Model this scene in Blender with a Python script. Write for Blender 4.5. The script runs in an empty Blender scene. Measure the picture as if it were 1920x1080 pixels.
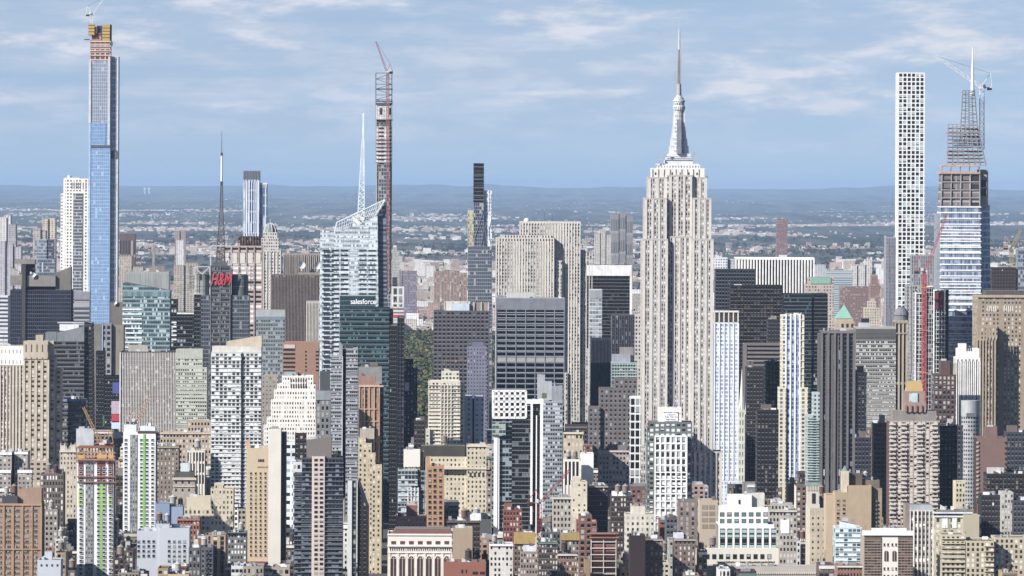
import bpy, math, random
from mathutils import Vector, noise as mnoise
R = math.radians
sc = bpy.context.scene
COL = sc.collection
# ---------------------------------------------------------------- camera, sky, sun, exposure
F = 10900.0; CH = 300.0; HY = 350.0; ROLL = 0.0048; YAW = 0.0147
cam = bpy.data.cameras.new('camera'); cam.lens = 36 * F / 1920; cam.sensor_width = 36
cam.shift_y = -(540 - HY) / 1920; cam.clip_start = 10; cam.clip_end = 260000
camo = bpy.data.objects.new('camera', cam); COL.objects.link(camo)
camo.location = (0, 0, CH); camo.rotation_euler = (R(90), -ROLL, 0)
sc.camera = camo
SAZ, SEL = R(52), R(31)
SUN = Vector((-math.sin(SAZ) * math.cos(SEL), -math.cos(SAZ) * math.cos(SEL), math.sin(SEL)))
sl = bpy.data.lights.new('sun', 'SUN'); sl.energy = 5.0; sl.angle = R(0.5); sl.color = (1, .965, .915)
slo = bpy.data.objects.new('sun', sl); COL.objects.link(slo)
slo.rotation_euler = (-SUN).to_track_quat('-Z', 'Y').to_euler(); slo.location = (0, 0, 900)
wd = bpy.data.worlds.new('World'); sc.world = wd; wd.use_nodes = True
sc.view_settings.view_transform = 'Standard'; sc.view_settings.look = 'None'
sc.view_settings.exposure = 0.62; sc.view_settings.gamma = 1
sc.cycles.max_bounces = 5; sc.cycles.diffuse_bounces = 2; sc.cycles.glossy_bounces = 2
sc.cycles.transmission_bounces = 1; sc.cycles.volume_bounces = 0; sc.cycles.transparent_max_bounces = 4

class NT:
    """short helper for node trees"""
    def __init__(s, t): s.t = t
    def n(s, typ, **k):
        o = s.t.nodes.new(typ)
        for a, b in k.items(): setattr(o, a, b)
        return o
    def put(s, sock, v):
        if isinstance(v, bpy.types.NodeSocket): s.t.links.new(v, sock)
        elif v is not None: sock.default_value = v
    def m(s, op, a, b=None, c=None, clamp=False):
        o = s.n('ShaderNodeMath', operation=op, use_clamp=clamp)
        for i, v in enumerate((a, b, c)): s.put(o.inputs[i], v)
        return o.outputs[0]
    def mix(s, f, a, b, bt='MIX'):
        o = s.n('ShaderNodeMix', data_type='RGBA', blend_type=bt)
        s.put(o.inputs[0], f); s.put(o.inputs[6], a); s.put(o.inputs[7], b)
        return o.outputs[2]
    def xyz(s, x, y, z):
        o = s.n('ShaderNodeCombineXYZ')
        for i, v in enumerate((x, y, z)): s.put(o.inputs[i], v)
        return o.outputs[0]
    def noise(s, v, sc_=1, det=2, ro=.5):
        o = s.n('ShaderNodeTexNoise'); s.put(o.inputs['Vector'], v); o.inputs['Scale'].default_value = sc_
        o.inputs['Detail'].default_value = det; o.inputs['Roughness'].default_value = ro
        return o.outputs[0]
    def mr(s, v, a, b, c, d):
        o = s.n('ShaderNodeMapRange')
        for i, q in enumerate((v, a, b, c, d)): s.put(o.inputs[i], q)
        return o.outputs[0]

def lin(h):
    c = [int(h[i:i + 2], 16) / 255 for i in (0, 2, 4)]
    return tuple(x / 12.92 if x <= .04045 else ((x + .055) / 1.055) ** 2.4 for x in c)
def alb(h, k=.78):
    c = lin(h); g = sum(c) / 3
    return tuple(min(.92, (g + (x - g) * .64) ** 1.25 * k * 1.12) for x in c) + (1,)

def build_world():
    t = NT(wd.node_tree); wd.node_tree.nodes.clear()
    g = t.n('ShaderNodeTexCoord').outputs['Generated']
    s = t.n('ShaderNodeSeparateXYZ'); t.put(s.inputs[0], g); x, y, z = s.outputs
    za = t.m('ABSOLUTE', z)
    sky = t.n('ShaderNodeTexSky', sky_type='NISHITA'); sky.sun_disc = False
    sky.sun_elevation = SEL; sky.sun_rotation = R(230); sky.altitude = 300
    sky.air_density = 1.0; sky.dust_density = .6; sky.ozone_density = 2.2
    t.put(sky.inputs[0], t.xyz(x, y, t.m('MULTIPLY_ADD', za, .9, .17)))
    hl = t.m('SQRT', t.m('ADD', t.m('MULTIPLY', x, x), t.m('MULTIPLY', y, y)))
    el = t.m('DIVIDE', z, t.m('MAXIMUM', hl, .02)); az = t.m('ARCTAN2', x, y)
    # broken stratocumulus sheets, stretched towards the horizon
    p = t.xyz(t.m('MULTIPLY', az, 21), t.m('MULTIPLY', el, 112), 3.7)
    q = t.xyz(t.m('MULTIPLY', az, 60), t.m('MULTIPLY', el, 230), 8.1)
    c1 = t.noise(p, 1, 8, .52); c2 = t.noise(q, 1, 7, .6)
    band = t.mr(el, .006, .016, 0, 1)
    a = t.mr(t.m('ADD', c1, t.mr(el, (.016), .034, 0, .05)), .435, .56, 0, 1); b = t.mr(c2, .46, .6, 0, 1)
    cl = t.m('MULTIPLY', t.m('MULTIPLY_ADD', a, .5, t.m('MULTIPLY', t.m('MULTIPLY', b, a), .42)), band, clamp=True)
    veil = t.mr(t.noise(t.xyz(t.m('MULTIPLY', az, 9), t.m('MULTIPLY', el, 170), 1.3), 1, 5, .55), .36, .6, 0, .62)
    cl = t.m('MAXIMUM', cl, t.m('MULTIPLY', veil, t.mr(el, .002, .02, .25, 1)))
    low = t.mr(el, .05, .3, 1, .0)      # cloud sheets are only seen edge-on near the horizon
    cl = t.m('MULTIPLY', cl, low)
    base = t.mix(1.0, sky.outputs[0], t.mix(low, (.7, .8, .95, 1), (1.48, 1.29, 1.2, 1)), 'MULTIPLY')
    white = (7.0, 7.2, 8.0, 1)
    shade = t.mix(t.mr(c2, .42, .62, 0, 1), (4.6, 5.5, 6.9, 1), white)
    colr = t.mix(cl, base, shade)
    bg = t.n('ShaderNodeBackground'); t.put(bg.inputs[0], colr); bg.inputs[1].default_value = SKYS
    o = t.n('ShaderNodeOutputWorld'); t.put(o.inputs[0], bg.outputs[0])
SKYS = .07
build_world()

# ---------------------------------------------------------------- facade shader (one group, many settings)
def facade_group():
    ng = bpy.data.node_groups.new('facade', 'ShaderNodeTree'); t = NT(ng)
    ins = [('wall', 'c'), ('glass', 'c'), ('spandrel', 'c'), ('blind', 'c'), ('bw', 3), ('fh', 3.6), ('ww', .5), ('wh', .5), ('bp', .2),
           ('gw', 1e6), ('pw', -1.), ('met', 0), ('ro', .3), ('tilt', 0.), ('seed', 0), ('dirt', .25), ('gvar', .6)]
    for nm, d in ins:
        k = ng.interface.new_socket(nm, in_out='INPUT', socket_type='NodeSocketColor' if d == 'c' else 'NodeSocketFloat')
        if d != 'c': k.default_value = d
    for nm, ty in (('Color', 'NodeSocketColor'), ('Metallic', 'NodeSocketFloat'), ('Roughness', 'NodeSocketFloat'), ('Normal', 'NodeSocketVector')):
        ng.interface.new_socket(nm, in_out='OUTPUT', socket_type=ty)
    gi = t.n('NodeGroupInput').outputs; go = t.n('NodeGroupOutput').inputs
    uv = t.n('ShaderNodeUVMap').outputs[0]
    s = t.n('ShaderNodeSeparateXYZ'); t.put(s.inputs[0], uv); u, v = s.outputs[0], s.outputs[1]
    cu = t.m('DIVIDE', u, gi['bw']); cv = t.m('DIVIDE', v, gi['fh'])
    fu, fv, iu, iv = t.m('FRACT', cu), t.m('FRACT', cv), t.m('FLOOR', cu), t.m('FLOOR', cv)
    mw = t.m('LESS_THAN', t.m('ABSOLUTE', t.m('SUBTRACT', fu, .5)), t.m('MULTIPLY', gi['ww'], .5))
    mh = t.m('LESS_THAN', t.m('ABSOLUTE', t.m('SUBTRACT', fv, .5)), t.m('MULTIPLY', gi['wh'], .5))
    g = t.m('GREATER_THAN', t.m('FRACT', t.m('DIVIDE', u, gi['gw'])), gi['pw'])
    c = t.m('MULTIPLY', mw, g); win = t.m('MULTIPLY', c, mh)
    wn = t.n('ShaderNodeTexWhiteNoise', noise_dimensions='3D'); t.put(wn.inputs[0], t.xyz(iu, iv, gi['seed']))
    r = wn.outputs[0]; rs = t.n('ShaderNodeSeparateColor'); t.put(rs.inputs[0], wn.outputs[1])
    wf = t.n('ShaderNodeTexWhiteNoise', noise_dimensions='3D'); t.put(wf.inputs[0], t.xyz(t.m('FLOOR', t.m('DIVIDE', cu, 5)), iv, t.m('ADD', gi['seed'], 7.3)))
    # blinds: whole panes or upper halves, clustered by floor
    bp = t.m('MULTIPLY', gi['bp'], t.m('MULTIPLY_ADD', wf.outputs[0], 1.6, .2))
    isb = t.m('LESS_THAN', r, bp)
    half = t.m('GREATER_THAN', fv, t.m('MULTIPLY', rs.outputs[0], .75))
    isb = t.m('MULTIPLY', isb, half)
    gl = t.mix(1, gi['glass'], t.xyz(*[t.m('MULTIPLY_ADD', t.m('SUBTRACT', rs.outputs[1], .5), gi['gvar'], 1.0)] * 3), 'MULTIPLY')
    glc = t.mix(isb, gl, gi['blind'])
    big = t.noise(t.xyz(u, v, gi['seed']), .045, 4, .6); fine = t.noise(t.xyz(t.m('MULTIPLY', u, .6), t.m('MULTIPLY', v, .07), gi['seed']), 1, 3, .6)
    k = t.m('MULTIPLY_ADD', t.m('SUBTRACT', t.m('ADD', big, fine), 1.0), t.m('MULTIPLY', gi['dirt'], 3.0), t.m('MULTIPLY_ADD', t.m('SUBTRACT', rs.outputs[2], .5), .16, 1.0))
    k3 = t.xyz(k, k, k)
    wl = t.mix(1, gi['wall'], k3, 'MULTIPLY'); spn = t.mix(1, gi['spandrel'], k3, 'MULTIPLY')
    sil = t.m('MULTIPLY', t.m('LESS_THAN', t.m('ABSOLUTE', t.m('SUBTRACT', fv, t.m('SUBTRACT', .45, t.m('MULTIPLY', gi['wh'], .5)))), .05), c)
    spn = t.mix(t.m('MULTIPLY', sil, .35), spn, (.6, .58, .54, 1))
    col = t.mix(win, t.mix(c, wl, spn), glc)
    t.put(go['Color'], col)
    clr = t.m('MULTIPLY', win, t.m('SUBTRACT', 1, isb))
    t.put(go['Metallic'], t.m('MULTIPLY', clr, t.m('MULTIPLY', gi['met'], .65)))
    t.put(go['Roughness'], t.m('ADD', .8, t.m('MULTIPLY', clr, t.m('SUBTRACT', gi['ro'], .8))))
    nm = t.n('ShaderNodeNewGeometry').outputs['Normal']
    cc = t.n('ShaderNodeVectorMath', operation='SUBTRACT'); t.put(cc.inputs[0], wn.outputs[1]); cc.inputs[1].default_value = (.5, .5, .5)
    s2 = t.n('ShaderNodeVectorMath', operation='SCALE'); t.put(s2.inputs[0], cc.outputs[0]); t.put(s2.inputs[3], t.m('MULTIPLY', clr, gi['tilt']))
    ad = t.n('ShaderNodeVectorMath', operation='ADD'); t.put(ad.inputs[0], nm); t.put(ad.inputs[1], s2.outputs[0])
    nn = t.n('ShaderNodeVectorMath', operation='NORMALIZE'); t.put(nn.inputs[0], ad.outputs[0])
    t.put(go['Normal'], nn.outputs[0])
    return ng
FG = facade_group()
_seed = [0]; _fc = {}
def fac(wall, glass='22252c', bw=3., fh=3.6, ww=.5, wh=.55, sp=None, bl='b4b2aa', bp=.25, gw=1e6, pw=-1., met=0., ro=.3, tilt=0., dirt=.2, gvar=.7, key=None):
    kk = (wall, glass, bw, fh, ww, wh, sp, bl, bp, gw, pw, met, ro, tilt, dirt, gvar)
    if kk in _fc: return _fc[kk]
    m = bpy.data.materials.new('facade'); m.use_nodes = True; nt = m.node_tree
    g = nt.nodes.new('ShaderNodeGroup'); g.node_tree = FG; _seed[0] += 1
    for n, v in dict(wall=alb(wall), glass=alb(glass), spandrel=alb(sp or wall), blind=alb(bl), bw=bw, fh=fh, ww=ww, wh=wh, bp=bp, gw=gw, pw=pw,
                     met=met, ro=ro, tilt=tilt, seed=_seed[0] * 1.37, dirt=dirt, gvar=gvar).items(): g.inputs[n].default_value = v
    p = nt.nodes['Principled BSDF']
    for a, b in (('Color', 'Base Color'), ('Metallic', 'Metallic'), ('Roughness', 'Roughness'), ('Normal', 'Normal')): nt.links.new(g.outputs[a], p.inputs[b])
    _fc[kk] = m
    return m
_pc = {}
def plain(h, ro=.85, met=0., var=.38, sc_=.12, k=.78):
    kk = (h, ro, met, var, sc_, k)
    if kk in _pc: return _pc[kk]
    m = bpy.data.materials.new('painted'); m.use_nodes = True; t = NT(m.node_tree); p = m.node_tree.nodes['Principled BSDF']
    c = alb(h, k)
    nz = t.noise(t.n('ShaderNodeTexCoord').outputs['Object'], sc_, 5, .65)
    oc = t.n('ShaderNodeSeparateXYZ'); t.put(oc.inputs[0], t.n('ShaderNodeTexCoord').outputs['Object']); a_, b_, c_ = oc.outputs
    st = t.noise(t.xyz(t.m('MULTIPLY', a_, .9), t.m('MULTIPLY', b_, .9), t.m('MULTIPLY', c_, .06)), 1, 4, .6)
    f = t.m('MULTIPLY_ADD', t.m('SUBTRACT', t.m('ADD', nz, t.m('MULTIPLY', st, .8)), .9), var * 2, 1.0)
    t.put(p.inputs['Base Color'], t.mix(1, c, t.xyz(f, f, f), 'MULTIPLY'))
    p.inputs['Roughness'].default_value = ro; p.inputs['Metallic'].default_value = met
    _pc[kk] = m
    return m

# ---------------------------------------------------------------- mesh builder
class MB:
    def __init__(s): s.v = []; s.f = []; s.m = []; s.uv = []
    def quad(s, pts, m=0, uvs=None):
        i = len(s.v); s.v += [tuple(p) for p in pts]; s.f.append(tuple(range(i, i + len(pts)))); s.m.append(m)
        s.uv += uvs or [(p[0], p[1]) for p in pts]
    def box(s, x0, x1, y0, y1, z0, z1, m=0, mt=None, z1r=None, tp=None, zr=None, bottom=False, ms=None, flat=False):
        """tp = (x0,x1,y0,y1) of the top; z1r = right-hand top height; mt = material of the top; ms = of the sides"""
        X0, X1, Y0, Y1 = tp or (x0, x1, y0, y1); zr = z1 if zr is None else zr
        a = z1; b = z1 if z1r is None else z1r
        P = [(x0, y0, z0), (x1, y0, z0), (x1, y1, z0), (x0, y1, z0), (X0, Y0, a), (X1, Y0, b), (X1, Y1, b), (X0, Y1, a)]
        w = max(x1 - x0, X1 - X0); v0 = z0 - zr; ms = m if ms is None else ms
        s.quad([P[0], P[1], P[5], P[4]], m, [(x0 - X0, v0), (x1 - X0, v0), (X1 - X0, b - zr), (0, a - zr)])
        s.quad([P[1], P[2], P[6], P[5]], ms, [(0, v0), (y1 - y0, v0), (y1 - y0, b - zr), (0, b - zr)])
        s.quad([P[2], P[3], P[7], P[6]], ms, [(0, v0), (w, v0), (w, a - zr), (0, b - zr)])
        s.quad([P[3], P[0], P[4], P[7]], ms, [(0, v0), (y1 - y0, v0), (y1 - y0, a - zr), (0, a - zr)])
        s.quad([P[4], P[5], P[6], P[7]], m if mt is None else mt, [(.01, .01)] * 4 if mt is None else None)
        if bottom: s.quad([P[3], P[2], P[1], P[0]], m, [(.01, .01)] * 4)
        if flat: s.uv[-20 - 4 * bottom:] = [(.01, .01)] * (20 + 4 * bottom)
    def bar(s, p, q, r, m=0):
        p, q = Vector(p), Vector(q); d = q - p
        if d.length < 1e-6: return
        d.normalize(); a = d.cross(Vector((0, 1, 0)) if abs(d.y) < .9 else Vector((1, 0, 0))).normalized(); b = d.cross(a)
        c = [a * r + b * r, -a * r + b * r, -a * r - b * r, a * r - b * r]
        for i in range(4):
            j = (i + 1) % 4
            s.quad([p + c[i], p + c[j], q + c[j], q + c[i]], m, [(.01, .01)] * 4)
        s.quad([q + x for x in c], m, [(.01, .01)] * 4); s.quad([p + x for x in reversed(c)], m, [(.01, .01)] * 4)
    def cyl(s, cx, cy, z0, z1, r0, r1=None, n=12, m=0, cap=True, zr=None):
        r1 = r0 if r1 is None else r1; zr = z1 if zr is None else zr
        for i in range(n):
            a, b = 2 * math.pi * i / n, 2 * math.pi * (i + 1) / n
            pa, pb = (math.cos(a), math.sin(a)), (math.cos(b), math.sin(b))
            ua, ub = a * r0, b * r0
            s.quad([(cx + pa[0] * r0, cy + pa[1] * r0, z0), (cx + pb[0] * r0, cy + pb[1] * r0, z0), (cx + pb[0] * r1, cy + pb[1] * r1, z1), (cx + pa[0] * r1, cy + pa[1] * r1, z1)],
                   m, [(ua, z0 - zr), (ub, z0 - zr), (ub, z1 - zr), (ua, z1 - zr)])
        if cap and r1 > .01: s.quad([(cx + math.cos(2 * math.pi * i / n) * r1, cy + math.sin(2 * math.pi * i / n) * r1, z1) for i in range(n)], m, [(.01, .01)] * n)
    def lathe(s, cx, cy, prof, n=16, m=0):
        for (r0, z0), (r1, z1) in zip(prof, prof[1:]): s.cyl(cx, cy, z0, z1, r0, r1, n, m, cap=False)
    def lattice(s, p, q, w0, w1, n, r, m=0, sides=4):
        """four chords from p to q, width w0 to w1, with n bays of zigzag braces"""
        p, q = Vector(p), Vector(q); d = (q - p).normalized()
        a = d.cross(Vector((0, 1, 0))).normalized(); b = d.cross(a)
        def c(t, k):
            w = (w0 + (w1 - w0) * t) / 2; sx, sy = ((1, 1), (-1, 1), (-1, -1), (1, -1))[k]
            return p + (q - p) * t + a * (sx * w) + b * (sy * w)
        for k in range(4): s.bar(c(0, k), c(1, k), r, m)
        for i in range(n):
            for k in range(4):
                j = (k + 1) % 4
                s.bar(c(i / n, k if i % 2 else j), c((i + 1) / n, j if i % 2 else k), r * .7, m)
                s.bar(c(i / n, k), c(i / n, j), r * .6, m)
    def build(s, name, mats, parent=None, smooth=False):
        me = bpy.data.meshes.new(name); me.from_pydata(s.v, [], s.f)
        if not isinstance(mats, (list, tuple)): mats = [mats]
        for x in mats: me.materials.append(x)
        me.polygons.foreach_set('material_index', s.m)
        uvl = me.uv_layers.new(name='UVMap'); uvl.data.foreach_set('uv', [c for p in s.uv for c in p])
        if smooth: me.polygons.foreach_set('use_smooth', [True] * len(s.f))
        o = bpy.data.objects.new(name, me); COL.objects.link(o)
        if parent: o.parent = parent
        return o

def unroll(px, py):
    dx, dy = px - 960, py - HY
    return dx + dy * ROLL, dy - dx * ROLL
def WX(px, py, D): return unroll(px, py)[0] / F * D
def WZ(px, py, D): return CH - unroll(px, py)[1] / F * D
def scrx(X, D): return 960 + F * X / D       # approximate, for planning only
def tag(o, label, cat, group=None, kind=None):
    if label: o['label'] = label
    if cat: o['category'] = cat
    if group: o['group'] = group
    if kind: o['kind'] = kind
    return o

ROOFC = ['8f8d88', 'b9b8b4', '6b6660', '4c4a48', 'd2d2d0', '7d6a60']
FOOT = []      # footprints already taken: (x', y0, x1', y1)
SEEN = []      # (px0, px1, D, ytop, yvisible)
HOST = []      # roofs for tanks: (root, label, D, px0, px1, z, y0, y1)
ALLB = []
class B:
    """one building (or crane, or mast): an Empty at its base and its parts, measured in photo pixels at distance D"""
    def __init__(s, name, label, cat, D, x0, x1, yt, yv=0, dep=30, group=None, foot=True, rot=YAW, z=0):
        s.D = D; s.x0, s.x1, s.yt = x0, x1, yt; s.xc = (WX(x0, yt, D) + WX(x1, yt, D)) / 2
        r = bpy.data.objects.new(name, None); COL.objects.link(r); r.location = (s.xc, D, z); r.rotation_euler = (0, 0, rot); r.empty_display_size = 5
        tag(r, label, cat, group); s.r = r; s.label = label; s.zb = z; s.dep = dep
        if foot:
            FOOT.append((WX(x0, yt, D) + D * YAW, D, WX(x1, yt, D) + D * YAW, D + dep))
            SEEN.append((x0, x1, D, yt, yv or 1080)); ALLB.append(s)
    def L(s, px, py, dy=0): return WX(px, py, s.D + dy) - s.xc, WZ(px, py, s.D + dy) - s.zb
    def pbox(s, mb, x0, x1, yt, yb, dy=0, dep=1, m=0, **k):
        ym = yt if yb is None else yt
        X0, Z1 = s.L(x0, ym, dy); X1, _ = s.L(x1, ym, dy); Z0 = 0 if yb is None else s.L((x0 + x1) / 2, yb, dy)[1]
        Z1 = s.L((x0 + x1) / 2, yt, dy)[1]; Z0 = max(Z0, 0) if s.zb == 0 else Z0
        mb.box(X0, X1, dy, dy + dep, Z0, Z1, m, **k)
    def w(s, x0, x1, yt, mat, dep=None, dy=0, yb=None, name='wall', roof='8f8d88', par=.8, ytr=None, xb=None, side=None, base=None, roofon=True, depb=None):
        dep = s.dep if dep is None else dep
        X0, Z1 = s.L(x0, yt, dy); X1, Z1r = s.L(x1, ytr if ytr is not None else yt, dy)
        if ytr is None: Z1 = Z1r = (Z1 + Z1r) / 2
        Z0 = 0 if yb is None else s.L((x0 + x1) / 2, yb, dy)[1]
        mb = MB(); mats = [mat, plain(roof, sc_=.2), side or mat]
        if xb:
            XB0 = s.L(xb[0], yb or 1000, dy)[0]; XB1 = s.L(xb[1], yb or 1000, dy)[0]
            mb.box(XB0, XB1, dy, dy + (depb or dep), Z0, Z1, 0, 1, tp=(X0, X1, dy, dy + dep), z1r=Z1r, ms=2)
        elif ytr is not None or not par:
            mb.box(X0, X1, dy, dy + dep, Z0, Z1, 0, 1, z1r=Z1r, ms=2)
        else:
            mb.box(X0, X1, dy, dy + dep, Z0, Z1, 0, 1, ms=2)
            t_ = .5; ptop = Z1 + par
            for q in ((X0, X1, dy, dy + t_), (X0, X1, dy + dep - t_, dy + dep), (X0, X0 + t_, dy + t_, dy + dep - t_), (X1 - t_, X1, dy + t_, dy + dep - t_)):
                mb.box(*q, Z1, ptop, 0, flat=True)
        o = mb.build(name, mats, s.r)
        s.top = Z1; s.tx = (X0, X1, dy, dy + dep)
        if par: s.__dict__.setdefault('tops', []).append((Z1, s.tx))
        else: s.__dict__.setdefault('caps', []).append((Z1, s.tx))
        return o
    def bars(s, name, mat, items, **k):
        """items: (x0,x1,ytop,ybot,dy,dep)"""
        if 1 < len(items) <= 40:
            for it in items:
                mb = MB(); s.pbox(mb, *it, bottom=True, **k); o = mb.build(name, mat, s.r)
            return o
        mb = MB()
        for it in items: s.pbox(mb, *it, bottom=True, **k)
        return mb.build(name, mat, s.r)
    def ribs(s, mat, x0, x1, yt, yb, n, wpx, out=.8, dy=0, name='pier', skip=()):
        it = []
        for i in range(n + 1):
            if i in skip: continue
            c = x0 + (x1 - x0) * i / n
            it.append((c - wpx / 2, c + wpx / 2, yt, yb, dy - out, out - .02))
        return s.bars(name, mat, it)
    def slabs(s, mat, x0, x1, yt, yb, n, hpx, out=.7, dy=0, name='ledge'):
        it = []
        for i in range(n + 1):
            c = yt + (yb - yt) * i / n
            it.append((x0, x1, c - hpx / 2, c + hpx / 2, dy - out, out - .02))
        return s.bars(name, mat, it)
    def hosts(s, n=1, x=None):
        z, (X0, X1, Y0, Y1) = s.top, s.tx
        HOST.append((s, n, z, X0, X1, Y0, Y1))
    def clutter(s, rng, mat=None, n=2, big=True):
        z, (X0, X1, Y0, Y1) = s.top, s.tx; W = X1 - X0; d = Y1 - Y0
        if W < 8 or d < 8: return
        if big:
            w = rng.uniform(.25, .5) * W; h = rng.uniform(3, 7); x = rng.uniform(X0 + 1, X1 - w - 1); y = Y0 + rng.uniform(.25, .5) * d
            mb = MB(); mb.box(x, x + w, y, y + .3 * d, z - .2, z + h, 0, 1); mb.build('bulkhead', [mat or plain(rng.choice(['9c948a', 'b8b2a6', '85766a', 'c9c7c2'])), plain(rng.choice(ROOFC))], s.r)
        for i in range(n):
            w = rng.uniform(2, 5); x = rng.uniform(X0 + 1, X1 - w - 1); y = Y0 + rng.uniform(.06, .8) * d
            k = rng.random(); mb = MB()
            if k < .45:
                h = rng.uniform(1.5, 3); mb.box(x, x + w, y, y + 3, z - .1, z + h)
                nm = 'cooling_unit'; mm = plain(rng.choice(['c4c8cc', '9aa0a6', 'e4e6e8']), ro=.5)
            elif k < .7:
                mb.cyl(x + 1, y + 1, z - .1, z + 2.2, .8, n=8); mb.cyl(x + 1, y + 1, z + 2.2, z + 2.8, 1.2, .2, n=8); nm = 'roof_vent'; mm = plain('aab0b4', ro=.5)
            elif k < .85:
                h = rng.uniform(5, 9); mb.bar((x, y, z - .1), (x, y, z + h), .12); mb.bar((x - .8, y, z + h * .8), (x + .8, y, z + h * .8), .08); nm = 'antenna'; mm = plain('7c7c80')
            else:
                h = rng.uniform(2.5, 3.5); mb.box(x, x + 3, y, y + 4, z - .1, z + h, z1r=z + h * .55); nm = 'stair_hut'; mm = plain(rng.choice(['a89c8e', '8a6a5c', 'd8d6d0']))
            mb.build(nm, mm, s.r)

def text(s, body, px, py, hpx, mat, dy=-.6, shear=0, sx=1, ext=.25, name='lettering', bold=0):
    c = bpy.data.curves.new(name, 'FONT'); c.body = body; c.extrude = ext; c.align_x = 'CENTER'; c.shear = shear; c.offset = bold
    c.size = hpx / F * s.D * 1.38; c.materials.append(mat)
    tmp = bpy.data.objects.new(name, c); COL.objects.link(tmp); bpy.context.view_layer.update()
    me = bpy.data.meshes.new_from_object(tmp); COL.objects.unlink(tmp); bpy.data.objects.remove(tmp)
    me.materials.clear(); me.materials.append(mat); me.polygons.foreach_set('material_index', [0] * len(me.polygons))
    o = bpy.data.objects.new(name, me); COL.objects.link(o); o.parent = s.r
    x, z = s.L(px, py, dy); o.location = (x, dy, z); o.rotation_euler = (R(90), 0, 0); o.scale = (sx, 1, 1)
    return o
# ---------------------------------------------------------------- far and middle distance towers
rg = random.Random(4)
W_ = 'white'
steel = plain('6a6e74', ro=.6); dark = plain('2a2b30'); whitep = plain('e8e8e6', ro=.5); redm = plain('b0383c', ro=.5); yel = plain('d8b23a', ro=.5)
conc = plain('c4bcb0')

# Central Park Tower under construction
b = B('supertall_tower', 'tallest glass tower in blue protective film, bare concrete top with yellow formwork', 'skyscraper', 6900, 167, 222, 104, 607, 34)
b.w(168, 207, 230, fac('a4c2e2', '82b0e0', 2.4, 4.2, .86, .86, bp=.05, bl='a4c4ea', met=.25, ro=.25, tilt=.02, dirt=.2, gvar=.2), dy=0, side=fac('b4bccb', '9db0cc', 2.4, 4.2, .8, .8, met=.3), roof='9a9a9a', par=0, name='film_wrapped_shaft')
b.w(168, 206, 113, fac('b4bccb', 'a0aec4', 2.4, 4.2, .8, .86, bp=.05, bl='b8c0ce', met=.4, ro=.25, tilt=.02, dirt=.2, gvar=.2), yb=230, dy=.3, name='upper_shaft', par=0)
b.bars('film_patch', fac('94badf', '7cacdc', 2.4, 4.2, .86, .86, bp=0, met=.2, tilt=.02, gvar=.2), [(171, 198, 231, 275, -.6, .5)])
b.bars('corner_strip', plain('a9cdf2', ro=.3), [(166.5, 170, 232, 600, -.7, 3)])
b.bars('corner_pier', plain('d2d4da', ro=.4), [(166.5, 171, 113, 231, -.6, 3), (203, 206.6, 106, 275, -.6, 2)])
b.w(207, 222, 106, fac('c8d0dc', '949cac', 9.5, 8.4, .62, .7, bp=.3, bl='a8b0c0', met=.3, ro=.3, gvar=.3), dy=5, dep=30, name='wing', par=0, side=fac('b0b8c6', '7c8698', 2.4, 4.2, .7, .7))
b.ribs(plain('d4d8e0', ro=.4), 207.6, 221.5, 106, 600, 3, 1.2, .7, 5)
b.slabs(plain('c9ced8', ro=.4), 208, 221, 110, 600, 46, 1, .5, 5)
b.bars('belt_storey', plain('70737c'), [(207, 222, 283, 297, 3.8, 1), (170, 206, 272, 276, -.9, .5)])
b.w(169, 207, 76, fac('d0a898', '8c4a3a', 6, 4.6, .72, .6, bp=.25, bl='5a4640', dirt=.4), yb=113, dy=1, dep=26, name='bare_concrete_storeys', par=0)
b.slabs(plain('d8c8bc'), 168, 208, 78, 112, 4, 2, 1.2, 1, 'floor_slab')
b.w(172, 190, 62, fac('c86a4c', '8a4434', 4, 4, .6, .6), yb=77, dy=3, dep=18, name='core', par=0)
b.w(190, 201, 70, plain('d8d4d0'), yb=77, dy=5, dep=14, name='core', par=0)
b.bars('formwork_panel', yel, [(166, 177, 44, 66, -1, 9), (192, 206, 46, 77, 0, 9), (177, 181, 50, 62, 1, 6)])
b.bars('formwork_rail', plain('4a4640'), [(165, 178, 47 + i * 6, 47.7 + i * 6, -1.4, 1) for i in range(4)] + [(191, 208, 52 + i * 6, 52.7 + i * 6, -.4, 1) for i in range(4)])
b.bars('formwork_shaft', plain('5c544e', var=.5), [(182, 191, 48, 76, 4, 8), (206, 209, 46, 80, 2, 9)])
b.bars('work_platform', plain('70665c'), [(158, 168, 73, 75, -1, 5), (206, 211, 78, 86, 0, 5)])

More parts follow.
